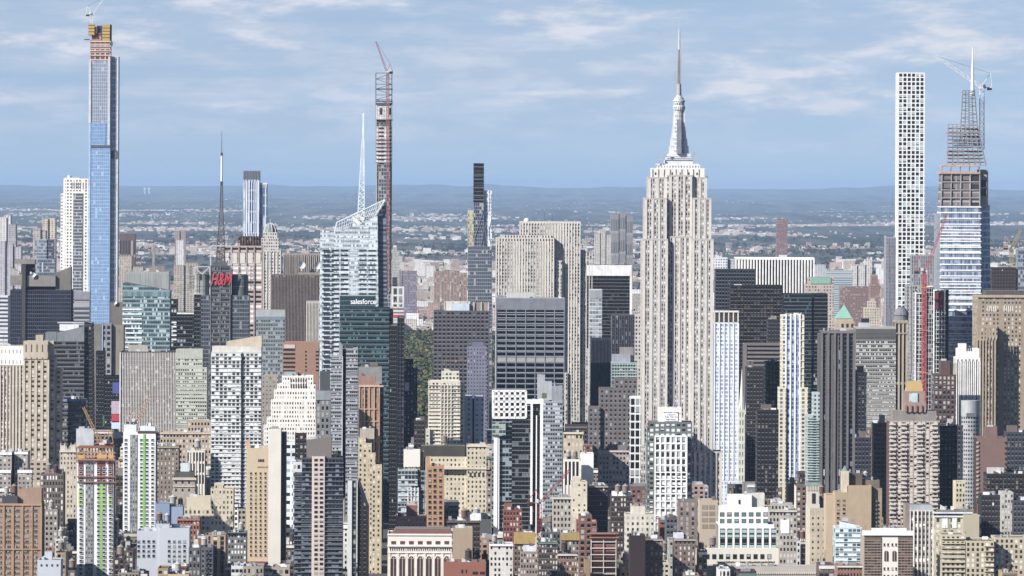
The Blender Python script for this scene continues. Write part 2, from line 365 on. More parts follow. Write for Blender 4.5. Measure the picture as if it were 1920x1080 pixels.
def crane(label, D, mast, cab, tip, col, jw=1.8, mw=2.2, back=10, aft=None, hoist=True, masttop=None, group=None, cw=6):
    """luffing tower crane; mast=(px, py_bottom), cab=(px,py), tip=(px,py); aft=(px,py) top of the A-frame"""
    k = B('tower_crane', label, 'crane', D, cab[0] - 2, cab[0] + 2, cab[1], foot=False, rot=0, z=WZ(mast[0], mast[1], D))
    mt = plain(col, ro=.5); x0, _ = k.L(*mast); x1, z1 = k.L(*cab)
    mb = MB(); h = z1; mb.lattice((x0, 0, 0), (x1, 0, z1), mw, mw, max(3, int(h / mw / 1.1)), .22); mb.build('mast', mt, k.r)
    sgn = 1 if tip[0] > cab[0] else -1
    mb = MB(); mb.box(x1 - mw * .9, x1 + mw * .9, -2, 2, z1, z1 + 1.6, bottom=True); mb.box(x1 - sgn * 2 - 1.2, x1 - sgn * 2 + 1.2, -3.4, -2.05, z1 + 1, z1 + 3.6, bottom=True); mb.build('cab', plain('d8d8d8', ro=.4), k.r)
    mb = MB(); xb = x1 - sgn * back; mb.bar((x1, -1, z1 + .8), (xb, -1, z1 + 1.2), .35); mb.bar((x1, 1, z1 + .8), (xb, 1, z1 + 1.2), .35); mb.build('counter_jib', mt, k.r)
    mb = MB(); mb.box(min(xb, xb + sgn * 4), max(xb, xb + sgn * 4), -2, 2, z1 - 1.5, z1 + .6, bottom=True); mb.build('counterweight', plain('3c3a3a'), k.r)
    ax, az = k.L(*aft) if aft else (x1 - sgn * back * .5, z1 + 9)
    mb = MB()
    for y in (-1, 1): mb.bar((x1 + sgn * 1.2, y, z1 + 1.2), (ax, y * .4, az), .25); mb.bar((xb, y, z1 + 1), (ax, y * .4, az), .22)
    mb.build('a_frame', mt, k.r)
    tx, tz = k.L(*tip)
    L_ = math.hypot(tx - x1, tz - z1)
    mb = MB(); mb.lattice((x1 + sgn * 1.5, 0, z1 + 1.8), (tx, 0, tz), jw, jw * .6, max(4, int(L_ / jw / 1.2)), .17); mb.build('jib', mt, k.r)
    mb = MB(); mb.bar((ax, 0, az), (tx, 0, tz), .1)
    if hoist: mb.bar((tx, 0, tz), (tx, 0, tz - 14), .07); mb.box(tx - .6, tx + .6, -.6, .6, tz - 16, tz - 14, bottom=True)
    mb.build('hoist_cable', plain('484848'), k.r)
    return k
crane('white luffing crane on the yellow formwork of the tallest glass tower', 6902, (172, 62), (172.5, 28), (197, -6), 'd8dade', jw=1.6, mw=2.6, back=7, aft=(163, 12), hoist=False)

# 220 Central Park South
b = B('stone_tower', 'slender white limestone apartment tower beside the tallest blue glass tower', 'skyscraper', 6950, 114, 168, 335, 545, 28)
lime = 'ebe6de'
b.w(119, 168, 336, fac(lime, '33363c', 3.6, 3.9, .48, .5, bp=.1, gw=22, pw=.1), roof='c8c4be', yb=None)
b.w(114, 126, 364, fac(lime, '33363c', 3.2, 3.9, .45, .5, bp=.1), dep=22, dy=3, name='wing')
b.bars('crown_slot', plain('8a8884'), [(x, x + 1.6, 342, 354, -.3, .4) for x in (134, 138, 142, 146, 150, 155, 160)])
b.bars('bay_window', fac('aeb4bc', '474c56', 1.6, 3.9, .8, .7, bp=.1), [(137.5, 155, 362, 600, -.8, .9)])
b.w(121, 150, 333, plain('d8d4cc'), yb=336.5, dy=6, dep=10, par=0, name='bulkhead')
b.clutter(rg, n=3, big=False)
# One57
b = B('glass_tower', 'blue and white striped glass tower with a lower right shoulder behind the antenna mast', 'skyscraper', 6800, 456, 501, 320, 445, 30)
o57 = fac('c8d4e4', '5d7ca6', 3.4, 12.5, .55, .82, sp='7f9cc4', bp=.3, bl='b4c4dc', met=.4, ro=.2, tilt=.03, gvar=1)
b.w(456, 487, 337, o57, yb=None, par=0); b.w(456.5, 487, 320, fac('8d93a0', '4e525c', 1.8, 30, .5, .95, bp=0), yb=338, dy=.2, par=0, name='crown_screen', xb=(456, 487))
b.w(487.05, 501, 346, o57, dy=3, dep=24, name='wing', par=0); b.bars('crown_frame', whitep, [(487, 501.4, 343, 345.5, 2.6, 1)] + [(487 + i * 3, 487.9 + i * 3, 345, 352, 2.5, 1) for i in range(5)])
b.ribs(plain('e6ecf4', ro=.4), 459, 485, 340, 560, 6, 1.1, .5)
# CitySpire
b = B('domed_tower', 'pale stone tower with a ribbed green dome between two brown office slabs', 'skyscraper', 6500, 487, 527, 440, 600, 30)
cs = fac('cfc9c0', '4a4c52', 2.6, 3.6, .5, .5, bp=.3)
b.w(487, 527, 470, cs, par=.5); b.w(490, 523, 447, cs, dy=3, dep=24, yb=471, par=.4)
b.w(493, 520, 436, cs, dy=6, dep=16, yb=448, par=.3, name='upper_tier')
x, z = b.L(507, 437, 14); mb = MB(); rr = 12 / F * 6514 + .3; mb.lathe(x, 14, [(rr * math.cos(a * .157), z + 11 * math.sin(a * .157)) for a in range(11)], 20); mb.build('dome', plain('8c9a94'), b.r, True)
mb = MB()
for i in range(10):
    a = i * .628; prev = None
    for k in range(7):
        t = k * .26; p = (x + math.cos(a) * (rr + .25) * math.cos(t), 14 + math.sin(a) * (rr + .25) * math.cos(t), z + 11.3 * math.sin(t))
        if prev: mb.bar(prev, p, .3)
        prev = p
mb.bar((x, 14, z + 10), (x, 14, z + 16), .2); mb.build('dome_rib', plain('dedcd6'), b.r)
b.ribs(plain('d8d2c8'), 488, 526, 472, 640, 6, 1.6, .8)
# salmon framed tower
b = B('office_tower', 'salmon granite tower with big framed top bays behind the red lettered tower', 'skyscraper', 6300, 418, 492, 462, 640, 30)
b.w(418, 492, 462, fac('c6b2a6', '4a3c3c', 100, 5.2, 1, .5, bp=.35, bl='eee6dc'), roof='98887c')
b.w(418, 492, 497, plain('d8b8a4'), yb=None, dy=-1.5, dep=1.4, name='podium_face', par=0) if 0 else None
b.bars('top_bay', plain('dcd6cc'), [(434 + i * 14.5, 445 + i * 14.5, 474, 494, -.5, .5) for i in range(4)] + [(420, 430, 474, 494, -.5, .5)])
b.ribs(plain('b8a094'), 418.6, 491.6, 462, 640, 5, 2.6, 1.0)
b.w(446, 488, 443, fac('8a6a58', '3c3030', 4, 6, .6, .5), yb=462.5, dy=8, dep=16, name='crown', par=0)
b.bars('crown_fin', plain('6c564a'), [(450 + i * 5, 451.2 + i * 5, 438, 463, 7, 1) for i in range(8)])
# H&M tower
b = B('office_tower', 'grey glass tower carrying red letters and a tall lattice antenna mast', 'skyscraper', 5900, 365, 467, 498, 690, 36)
b.w(377, 467, 555, fac('6e747e', '59616e', 2.6, 4.2, .8, .75, bp=.12, bl='98a0ac', met=.3, ro=.25, tilt=.04), roof='6a6a6c', name='wall')
b.w(364, 376.9, 552, fac('3a3d44', '22242a', 3, 4.2, .7, .7, bp=.05), dy=2, name='wing', par=0)
b.w(394, 432, 500, fac('5e6066', '33353b', 1.6, 4.5, .75, .5, bp=.3, bl='8c9098'), dy=-1.2, dep=24, name='bay', roof='505054')
b.ribs(plain('8c9098'), 395, 431.5, 500, 690, 2, 1.2, .6, -1.2)
x, z = b.L(379, 555, 10); x2, zt = b.L(379, 514, 10)
for nm, px in (('drum', 378), ('drum', 450)):
    x, _ = b.L(px, 555, 12); mb = MB(); mb.cyl(x, 12, b.top - 1 if 0 else z - 2, zt, 8, n=24, zr=zt); mb.build(nm, fac('b0b0aa' if px < 400 else '7c7e84', '5a5c60', 60, 1.9, 1, .25, bp=.3), b.r)
mb = MB(); y = -1
for xa, xb_ in ((364, 394), (432, 465)):
    for yy in (-1, 20):
        p = [b.L(xa, 500, yy), b.L(xb_, 500, yy), b.L(xa, 516, yy), b.L(xb_, 516, yy)]
        for i, j in ((0, 1), (0, 2), (1, 3)): mb.bar((p[i][0], yy, p[i][1]), (p[j][0], yy, p[j][1]), .5)
        m_ = b.L((xa + xb_) / 2, 514, yy); mb.bar((p[0][0], yy, p[0][1]), (m_[0], yy, m_[1]), .4); mb.bar((m_[0], yy, m_[1]), (p[1][0], yy, p[1][1]), .4)
mb.build('roof_truss', plain('c8c8ca', ro=.4), b.r)
mb = MB()
for xa in (356, 470):
    for i in range(7):
        x, z0 = b.L(xa, 500 + i * 6, 0); x2 = b.L(xa + 8, 500, 0)[0]; mb.bar((x, 0, z0), (x2, 0, z0), .2); mb.bar((x, 0, z0), (x2, 0, z0 - 3), .2)
    for xx in (xa, xa + 8):
        x, z0 = b.L(xx, 500, 0); x, z1 = b.L(xx, 542, 0); mb.bar((x, 0, z0), (x, 0, z1), .25)
mb.build('sign_scaffold', plain('4c4a4c'), b.r)
redl = plain('d41c38', ro=.4, k=1)
text(b, 'H&M', 413, 534, 23, redl, dy=-2.2, shear=.4, sx=.56, bold=.3)
b.w(402, 426, 492, steel, yb=500, dy=4, dep=12, name='mast_base', par=0)
mb = MB(); x, z0 = b.L(414, 492, 10); x1, z1 = b.L(415.5, 398, 10); x2, z2 = b.L(416, 340, 10); x3, z3 = b.L(416, 290, 10); x4, z4 = b.L(416, 246, 10)
mb.lattice((x, 10, z0), (x1, 10, z1), 9, 3.4, 9, .35); mb.lattice((x1, 10, z1), (x2, 10, z2), 3.2, 1.8, 12, .3)
mb.build('lattice_mast', plain('6c5c5a'), b.r)
for i, (rad, za, zb_) in enumerate([(8.5, 448, 456), (6.5, 470, 474)]):
    pass
mb = MB()
for i in range(26):
    a = rg.uniform(0, 6.28); t = rg.random(); zz = z0 + (z1 - z0) * t * .35; rr = rg.uniform(3, 10) * (1 - t * .4)
    mb.bar((x, 10, zz), (x + math.cos(a) * rr, 10 + math.sin(a) * rr, zz), .15); mb.cyl(x + math.cos(a) * rr, 10 + math.sin(a) * rr, zz - 1, zz + 1.2, .5, n=6)
mb.build('transmitter_array', plain('8c8a8c'), b.r)
mb = MB(); mb.cyl(x2, 10, z2, z3, 1.1, 1.0, 10); mb.build('antenna_tube', whitep, b.r)
mb = MB(); mb.cyl(x3, 10, z3, z4, .35, .15, 8); mb.cyl(x2, 10, z2 - 4, z2, 1.3, n=8); mb.cyl(x3, 10, z3 - 1, z3 + 2, 1.2, n=8); mb.build('antenna_tip', plain('5c5c60'), b.r)
mb = MB()
for px in (395, 434): 
    xa, za = b.L(px, 498, 6); _, zb_ = b.L(px, 461, 6); mb.bar((xa, 6, za), (xa, 6, zb_), .6)
xa, za = b.L(395, 461, 6); xb_, _ = b.L(434, 461, 6); mb.bar((xa, 6, za), (xb_, 6, za), .6); mb.build('sign_frame', plain('c4c4c8'), b.r)

def dish(b, px, py, rpx, dy=-2, parent=None):
    x, z = b.L(px, py, dy); r = rpx / F * b.D; mb = MB(); n = 16
    pr = [(0.01, 0), (r * .5, r * .08), (r * .8, r * .22), (r, r * .36)]
    for (r0, h0), (r1, h1) in zip(pr, pr[1:]):
        for i in range(n):
            a, c = 6.2832 * i / n, 6.2832 * (i + 1) / n
            def P(rr, hh, t): v = Vector((math.cos(t) * rr, -hh, math.sin(t) * rr)); v.rotate(Vector((1, 0, 0)).rotation_difference(Vector((1, .3, .2)).normalized())); return (x + v.x, dy + v.y, z + v.z)
            mb.quad([P(r0, h0, a), P(r0, h0, c), P(r1, h1, c), P(r1, h1, a)], 0)
    mb.bar((x, dy + 1, z - r * 1.6), (x, dy + .3, z), .35)
    return mb.build('satellite_dish', whitep, b.r, True)
# brown ribbed slabs left of the BoA tower
b = B('office_slab', 'grey ribbed slab with two white satellite dishes on its front terrace', 'skyscraper', 6300, 532, 602, 476, 520, 30)
b.w(532, 602, 477, fac('a89c92', '5a5250', 3.2, 60, .45, .97, bp=0)); b.ribs(plain('beb2a6'), 532.5, 601, 480, 530, 18, 1.3, .8); dish(b, 565, 497, 7, -8); dish(b, 595, 498, 7, -8)
b = B('office_slab', 'brown ribbed slab below the two white satellite dishes', 'skyscraper', 5900, 508, 602, 516, 640, 30)
b.w(508, 602, 516, fac('8a7a74', '4a4040', 2.45, 3.8, .5, .72, sp='6e6260', bp=.3, bl='a09490')); b.ribs(plain('a29088'), 509, 601.5, 519, 650, 34, 1.1, .7)
b.w(560, 603, 511, plain('a89c90'), yb=516, dy=3, dep=12, par=0, name='bulkhead')
b = B('office_slab', 'narrow pale ribbed block in front of the brown ribbed slab', 'office building', 5800, 574, 603, 566, 640, 24)
b.w(574, 603, 566, fac('c6beb2', '6c6460', 3, 60, .4, .97, bp=0)); b.ribs(plain('d6cec2'), 575, 602.5, 568, 650, 10, 1.4, .7)

# 111 West 57th under construction
b = B('supertall_tower', 'pencil thin tower wrapped in scaffold with a red hoist mast up its face', 'skyscraper', 6850, 705, 735, 190, 560, 22)
b.w(705.5, 734.5, 308, fac('9aa0a8', '5c6470', 3, 4.4, .72, .8, bp=.15, met=.35, ro=.25, tilt=.03), par=0, side=plain('6a6460'))
b.ribs(plain('c8b8a6'), 706, 734, 308, 580, 1, 2.2, 1)
b.w(705.5, 734.5, 237, fac('e8e4de', '7a3c34', 12, 4.6, .5, .45, bp=.1, sp='ded8d2', dirt=.35), yb=308, dy=.3, dep=20, par=0, name='concrete_storeys')
b.slabs(plain('4c484a'), 705, 735, 262, 305, 6, 1.2, 1, .3, 'floor_slab')
b.w(706, 734, 196, fac('ece8e2', '4a4444', 11, 16, .28, .5, bp=0, dirt=.35), yb=225, dy=1, dep=18, par=0, name='concrete_storeys')
b.w(706, 734, 225, fac('8c8884', '3c3a3c', 2.5, 3, .7, .5, bp=.3, dirt=.5), yb=237, dy=.6, dep=19, par=0, name='work_storey')
def frame3(b, name, mat, x0, x1, ys, dy, dep, nx, r, xtop=None, brace=True):
    """open steel frame between photo rows ys[0] (top) and ys[-1]; xtop=(x0,x1) at the top"""
    mb = MB(); T = xtop or (x0, x1); n = len(ys) - 1
    def pt(i, k, yy):
        t = k / n; xa = T[0] + (x0 - T[0]) * t; xb = T[1] + (x1 - T[1]) * t
        x, z = b.L(xa + (xb - xa) * i / nx, ys[k], yy); return Vector((x, yy, z))
    for yy in (dy, dy + dep):
        for i in range(nx + 1):
            for k in range(n): mb.bar(pt(i, k, yy), pt(i, k + 1, yy), r)
        for k in range(n + 1):
            mb.bar(pt(0, k, yy), pt(nx, k, yy), r)
            if brace and k < n:
                if k % 2: mb.bar(pt(0, k, yy), pt(nx, k + 1, yy), r * .7)
                else: mb.bar(pt(nx, k, yy), pt(0, k + 1, yy), r * .7)
    for k in range(n + 1):
        for i in range(nx + 1): mb.bar(pt(i, k, dy), pt(i, k, dy + dep), r * .8)
    return mb.build(name, mat, b.r)
frame3(b, 'scaffold', plain('5c6068'), 705, 735, [137, 148, 158, 167, 178, 187, 196], 0, 18, 1, .32)
b.bars('work_platform', plain('4c4c50'), [(705, 736, y, y + 1.6, -1.5, 20) for y in (166, 189, 193, 224)])
frame3(b, 'scaffold', plain('6a5c5c'), 704.5, 735.5, [196 + i * 8.5 for i in range(14)], -2.2, 1.6, 3, .1, brace=False)
mb = MB(); x, z1 = b.L(727, 140, -5); x0, z0 = b.L(727, 545, -5); mb.lattice((x0, -5, z0), (x, -5, z1), 3, 3, 70, .35); mb.build('hoist_mast', plain('b06c70'), b.r)
crane('red luffing crane on the pencil thin scaffolded tower', 6845, (727, 145), (727, 136), (705, 78), 'b45a64', jw=2, mw=2.6, back=6, aft=(732, 120), hoist=False)

# Bank of America tower
b = B('glass_tower', 'crystalline white glass tower with slanted crown and tapering white spire', 'skyscraper', 5700, 600, 722, 405, 700, 40)
boa = fac('d4dee2', 'a4b2bc', 1.7, 4.3, .9, .5, sp='c6d2d8', bp=.5, bl='dfe8ee', met=.5, ro=.2, tilt=.03, gvar=.6, dirt=.4)
b.w(601, 633, 430, boa, ytr=437, xb=(593, 640), name='west_facet', dy=1.5, yb=None, dep=36, depb=40); 
b.w(626, 708, 440, boa, ytr=403, xb=(626, 712), name='shaft', dy=0, dep=38, side=fac('6c7486', '5c6478', 1.7, 4.3, 1, .55, bp=.1, met=.3), yb=None)
b.w(707.6, 724, 403, fac('7c8496', '5a6276', 40, 4.3, 1, .6, bp=.1, bl='8088a0', met=.3), ytr=378, name='east_facet', dy=4, dep=34, xb=(711, 729), side=plain('3c404c'))
b.bars('window_band', fac('aab6be', '4a545e', 9, 2.6, .82, .9, bp=.4, bl='ccd6dc', met=.3, tilt=.02), [(603, 707, y, y + 3.6, -.25, .3) for y in range(468, 700, 9)])
mb = MB()
def P3(px, py, yy): x, z = b.L(px, py, yy); return (x, yy, z)
for yy in (-.2, 16, 30):
    mb.bar(P3(627, 437, yy), P3(632, 417, yy), .5); mb.bar(P3(632, 417, yy), P3(722, 374, yy), .5); mb.bar(P3(722, 374, yy), P3(704, 404, yy), .5)
for i in range(19):
    t = i / 18; a = P3(632 + 88 * t, 417 - 42.5 * t, -.2); c = P3(632 + 74 * t, 436 - 32 * t, -.2); mb.bar(a, c, .22)
for i in range(10):
    t = i / 9; mb.bar(P3(632 + 88 * t, 417 - 42.5 * t, -.2), P3(632 + 88 * t, 417 - 42.5 * t, 30), .3)
for t in (.35, .7): mb.bar(P3(629 + 3 * t, 437 - 20 * t, -.2), P3(705 + 14 * t, 405 - 28 * t, -.2), .2)
mb.build('crown_screen', plain('dfe6ea', ro=.3), b.r)
b.w(662, 700, 404, plain('e8e6e2'), yb=430, dy=16, dep=10, name='plant_room', par=0)
mb = MB(); mb.lattice(P3(677, 412, 14), P3(680, 300, 14), 6.5, 3.2, 16, .4); mb.lattice(P3(680, 300, 14), P3(681, 262, 14), 3.2, 1.8, 10, .35)
mb.bar(P3(681, 262, 14), P3(681.5, 212, 14), .7); mb.build('spire', plain('e4eef2', ro=.4), b.r)
# salesforce tower
b = B('glass_tower', 'dark green glass office tower with white lettering on its top band', 'skyscraper', 5200, 637, 735, 556, 720, 36)
tg = fac('2c5a62', '1a343c', 1.5, 4.1, .86, .5, sp='316068', bp=.2, bl='4c8088', met=.35, ro=.2, tilt=.03, gvar=1.2)
b.w(637, 704, 556, fac('2c5962', '2c5962', 1.5, 4, .8, .8, bp=0, met=.2), dep=30, yb=581, dy=-.4, name='sign_band', par=.3)
b.w(637, 730, 578, tg, roof='4c5054', side=fac('28323c', '1c242c', 1.5, 4.1, .8, .5))
b.w(729.9, 737, 580, fac('36404a', '22303a', 1.5, 4.1, .8, .5), dy=4, name='side_bay', par=0)
text(b, 'salesforce', 681, 570, 10, plain('eef2f2', k=1), dy=-1, sx=.86, ext=.15, bold=.04)

# Times-Square side canyon pair right of the green tower
b = B('office_tower', 'white framed roof structure on a dark tower right of the green glass tower', 'skyscraper', 5350, 735, 757, 537, 600, 30)
b.w(735, 757, 576, fac('d6d2cc', '7c7a7a', 100, 3.4, 1, .45, bp=.2), dy=0, par=.4); 
b.w(736, 746, 520, fac('50505a', '2c2c34', 2, 3, .5, .5), yb=577, dy=14, dep=10, par=0, name='plant_tower')
b.ribs(plain('dcdad6'), 736, 756, 537, 577, 2, 3.4, 2, 2, 'portal_post'); b.slabs(plain('dcdad6'), 735, 757.5, 539, 569, 2, 3.2, 2.1, 2, 'portal_beam')
b.bars('red_sign', plain('c83c3c', k=1), [(737, 755, 590, 595, -.6, .4)])
b = B('office_tower', 'near black glass tower at the edge of the dark avenue canyon', 'skyscraper', 5000, 735, 757, 597, 900, 60)
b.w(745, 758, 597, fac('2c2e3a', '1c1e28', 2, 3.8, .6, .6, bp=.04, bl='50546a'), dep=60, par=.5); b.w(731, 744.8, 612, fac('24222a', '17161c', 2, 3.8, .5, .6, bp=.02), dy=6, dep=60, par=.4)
b.ribs(plain('454a60'), 746, 757.5, 600, 1000, 2, .8, .5)
b = B('brick_tower', 'shaded brown tower with a white wall sign beside the park view', 'office building', 5250, 757, 783, 672, 790, 50)
b.w(757, 775, 674, fac('4c4450', '26242c', 3, 3.6, .45, .5), par=.5); b.w(775, 783, 694, fac('4c4450', '26242c', 3, 3.6, .45, .5), dy=5, par=.5)
b.bars('wall_sign', plain('d8d8d8'), [(759, 767, 717, 733, -.5, .4)])

# MoMA tower
b = B('supertall_tower', 'dark slender tower with diagonal bracing, pale tapering legs on both sides', 'skyscraper', 6500, 888, 908, 305, 560, 22)
b.w(888, 907.5, 380, fac('8a93a4', '5a6478', 2.2, 4, .8, .8, bp=.1, met=.4, ro=.2, tilt=.03), par=0, xb=(889, 906))
b.w(888, 907.5, 306, fac('3c3c46', '1c1c24', 100, 4.6, 1, .6, bp=.05), yb=380, dy=.3, par=0, name='open_top', dep=20)
b.slabs(plain('5c5c68'), 887.8, 907.8, 320, 376, 10, 1, .5, .3, 'floor_slab')
b.w(877, 887.9, 394, fac('c8c2a0', 'a09878', 2.4, 4, .6, .8, bp=.4, bl='d0caa8', met=.2), dy=3, dep=16, name='west_leg', par=0, xb=(877, 889))
b.w(908, 922, 357, fac('e0e6ee', '98a8bc', 2.4, 4, .6, .8, bp=.5, bl='eef2f6', met=.3), dy=3, dep=16, name='east_leg', par=0, xb=(906.5, 923))
mb = MB()
for p in [((888, 385), (906, 440)), ((906, 440), (889, 520)), ((889, 520), (905, 562)), ((907, 392), (889, 450)), ((889, 450), (906, 540)), ((921, 372), (909, 430)), ((909, 430), (920, 500)), ((878, 430), (886, 470)), ((886, 470), (878, 540))]:
    mb.bar(P3.__call__(*p[0], -.6) if 0 else (b.L(*p[0], -.6)[0], -.6, b.L(*p[0], -.6)[1]), (b.L(*p[1], -.6)[0], -.6, b.L(*p[1], -.6)[1]), .2)
mb.build('diagonal_brace', plain('98a0b0', ro=.4), b.r)
b.w(877.5, 921.5, 462, fac('8a93a2', '66707e', 2.2, 4, .8, .8, bp=.1, met=.3, tilt=.02, gvar=.3), dy=-1.4, dep=1.3, name='lower_shaft', par=0, xb=(876, 923))

# 30 Rock
b = B('stone_tower', 'broad limestone slab tower with stepped right edge and a white radome on top', 'skyscraper', 6150, 930, 1108, 418, 780, 40)
rk = lambda: fac('d8d0c4', '3c3a3e', 3.05, 3.55, .46, .55, sp='b4aca2', bp=.28, bl='c8c4bc', gvar=.8)
b.w(975, 1089, 418, rk(), dep=34, dy=8, roof='a8a298', name='rear_slab', par=1.5); b.w(930, 1039, 447, rk(), dy=0, dep=30, name='front_slab', roof='a8a298'); 
b.w(1039.1, 1054, 490, rk(), dy=3, dep=24, name='setback'); b.w(1089.1, 1098, 470, rk(), dy=12, dep=24, name='setback'); b.w(1098.2, 1111, 655, rk(), dy=10, dep=20, name='setback')
b.w(1054.2, 1064, 700, rk(), dy=5, dep=20, name='setback')
b.w(940, 1034, 441, rk(), dy=6, dep=20, yb=447, par=0, name='roof_terrace')
b.ribs(plain('e0d8cc'), 976, 1088, 420, 760, 22, 1.4, .4, 8); b.ribs(plain('e0d8cc'), 931, 1038.5, 452, 760, 22, 1.4, .4, 0); b.ribs(plain('ddd4c4'), 1090, 1110.5, 472, 760, 4, 1.5, .9, 12)
for i in range(6): b.top = b.L(0, 441, 6)[1]; b.tx = (b.L(944, 441, 6)[0], b.L(1030, 441, 6)[0], 7, 24); b.clutter(rg, n=2, big=False)
x, z = b.L(988, 414, 12); mb = MB(); mb.lathe(x, 12, [(3.2 * math.cos(a * .26), z + 3 * math.sin(a * .26)) for a in range(-6, 7)], 14); mb.bar((x, 12, z - 6), (x, 12, z), .8); mb.build('radome', whitep, b.r, True)
mb = MB()
for px, t in ((1021, 396), (1036, 402), (964, 404), (1002, 408)):
    x, z0 = b.L(px, 420, 12); mb.bar((x, 12, z0), (x, 12, b.L(px, t, 12)[1]), .2)
mb.build('antenna', steel, b.r)
# Grace-like dark grid
b = B('office_tower', 'dark glass slab with pale horizontal bars in front of the broad limestone slab tower', 'skyscraper', 5500, 930, 1059, 560, 745, 34)
b.w(930, 1059, 560, fac('7c8290', '0c0e18', 100, 5.05, 1, .8, bp=.02, ro=.15), roof='7a7c82', side=plain('74788a'))
b.bars('top_band', plain('8e929c', ro=.5), [(929.6, 1059.4, 559.5, 581, -.5, .5)])
b.ribs(plain('9096a4'), 931.2, 1058, 581, 760, 7, 1.6, .5); b.slabs(plain('a4aab6'), 930, 1059, 586, 760, 17, 1.5, .35)
b.clutter(rg, n=6); b.bars('edge_strip', plain('c0c2c6'), [(929, 930.6, 560, 760, -.8, 3)])
# dark grid left of it
b = B('office_tower', 'charcoal slab with regular dark windows and framed machine room beside the park', 'skyscraper', 5520, 813, 918, 584, 740, 34)
b.w(813, 918, 584, fac('6c6870', '1a1a20', 4.05, 3.9, .62, .55, bp=.08, bl='6c6458', dirt=.2), roof='5c5a5a', side=plain('3a383e'))
b.w(834, 882, 566, plain('d8d2c6'), yb=584, dy=5, dep=14, par=.3, name='machine_room'); b.w(846, 880, 569, plain('c8dce6', ro=.4), yb=583.5, dy=2, dep=2.6, par=0, name='glass_screen')
b.ribs(plain('ddd6ca'), 834, 916, 566, 585, 6, 1.4, .6, 5, 'frame_post'); b.w(882.1, 916, 568, plain('a89c90'), yb=584, dy=6, dep=12, par=.2, name='machine_room')
b.bars('bright_floor', fac('8a8072', '4a4640', 2, 3, .5, .5), [(829, 876, 675, 679, -.3, .3)])
# far pale block behind it
b = B('apartment_slab', 'pale lavender slab rising in shade in front of the charcoal slab', 'apartment building', 5200, 876, 913, 650, 742, 26)
b.w(876, 913, 652, fac('8688a0', '34364a', 2.6, 3.3, .35, .45, bp=.1)); b.w(886, 906, 643, plain('7c7e96'), yb=652, dy=6, dep=10, name='bulkhead')
# black and white framed
b = B('office_tower', 'black slab framed by a broad white top and right edge', 'skyscraper', 6700, 1100, 1185, 497, 640, 30)
b.w(1100, 1183, 498, fac('2c2c32', '17181e', 2.2, 4, .8, .7, bp=.1, bl='44484e')); b.bars('white_frame', plain('eeecea', ro=.5), [(1099.5, 1184.5, 497, 517, -.8, .8), (1181, 1185, 517, 592, -.8, .8)])
b.clutter(rg, n=3, big=False)
b = B('glass_tower', 'small silver glass block left of the black and white framed slab', 'office building', 6000, 1106, 1129, 544, 640, 24)
b.w(1106, 1129, 544, fac('c8ccd2', '8e969e', 3, 4.2, .9, .7, bp=.5, bl='aeb4ba', met=.3, tilt=.03)); b.bars('top_band', plain('a8aaae'), [(1105.8, 1129.2, 544, 560, -.4, .4)])
b = B('office_tower', 'dark ribbed block behind the left shoulder of the tall spired tower', 'office building', 5800, 1147, 1200, 592, 720, 28)
b.w(1147, 1190, 592, fac('5c5a66', '26262e', 3.3, 4, .5, .85, bp=.12)); b.w(1190.1, 1203, 592, fac('cfc8bc', '4a484c', 3.3, 4, .5, .55), dy=-2)
b.ribs(plain('686672'), 1148, 1189, 594, 700, 12, 1.1, .6)
b = B('office_tower', 'dark blue ribbed tower below the silver glass block', 'office building', 5600, 1105, 1147, 634, 760, 30)
b.w(1108, 1146, 636, fac('3e4252', '23252f', 2.2, 60, .5, .97, bp=0)); b.ribs(plain('4c5264'), 1109, 1145.5, 638, 800, 14, .9, .6)

# GM building and neighbours
b = B('office_slab', 'white marble slab with black vertical window stripes', 'skyscraper', 6900, 1378, 1527, 484, 535, 34)
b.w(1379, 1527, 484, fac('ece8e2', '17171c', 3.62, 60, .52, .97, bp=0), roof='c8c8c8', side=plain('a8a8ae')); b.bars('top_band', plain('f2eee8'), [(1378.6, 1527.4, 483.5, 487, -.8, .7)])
b.ribs(plain('f4f0ea'), 1380, 1526, 487, 560, 26, 2.5, 1.1)
b.w(1462, 1476, 478, plain('d6d6d6'), yb=484, dy=8, dep=9, par=0, name='bulkhead')
b = B('apartment_slab', 'white banded apartment house left of the striped marble slab', 'apartment building', 7000, 1338, 1378, 482, 520, 24)
b.w(1341, 1364, 484, fac('dee0e4', '8c94a4', 3, 3.3, .6, .5)); b.w(1364.1, 1379, 487, fac('c8ccd4', '8c94a4', 3, 3.3, .6, .5), dy=3)
b = B('office_tower', 'black grid tower right of the tall spired tower', 'skyscraper', 6200, 1342, 1417, 506, 585, 30)
b.w(1342, 1417, 506, fac('444858', '1a1c26', 3.2, 3.9, .65, .65, bp=.03, bl='4c5262'), roof='4c4c50')
b = B('office_tower', 'brown black tower with bronze windows and a short white beacon box', 'skyscraper', 6000, 1370, 1466, 534, 645, 34)
b.w(1370, 1466, 536, fac('2e2628', '17141a', 3.4, 4, .7, .6, bp=.2, bl='5a4638'), roof='58504c', side=plain('38302e')); b.w(1377, 1391, 533, whitep, yb=536, dy=3, dep=6, par=0, name='beacon_box'); b.clutter(rg, n=3)
b = B('office_block', 'taupe office block with dark horizontal window bands', 'office building', 5500, 1396, 1466, 646, 900, 34)
b.w(1396, 1466, 646, fac('8c807c', '242228', 100, 3.9, 1, .5, bp=.04), side=plain('80746e'), roof='6a625e'); b.ribs(plain('94867f'), 1397.5, 1399, 646, 900, 1, 3, .4)
b = B('glass_tower', 'dark teal glass tower with lighter upper left floors', 'skyscraper', 6000, 1468, 1552, 551, 690, 34)
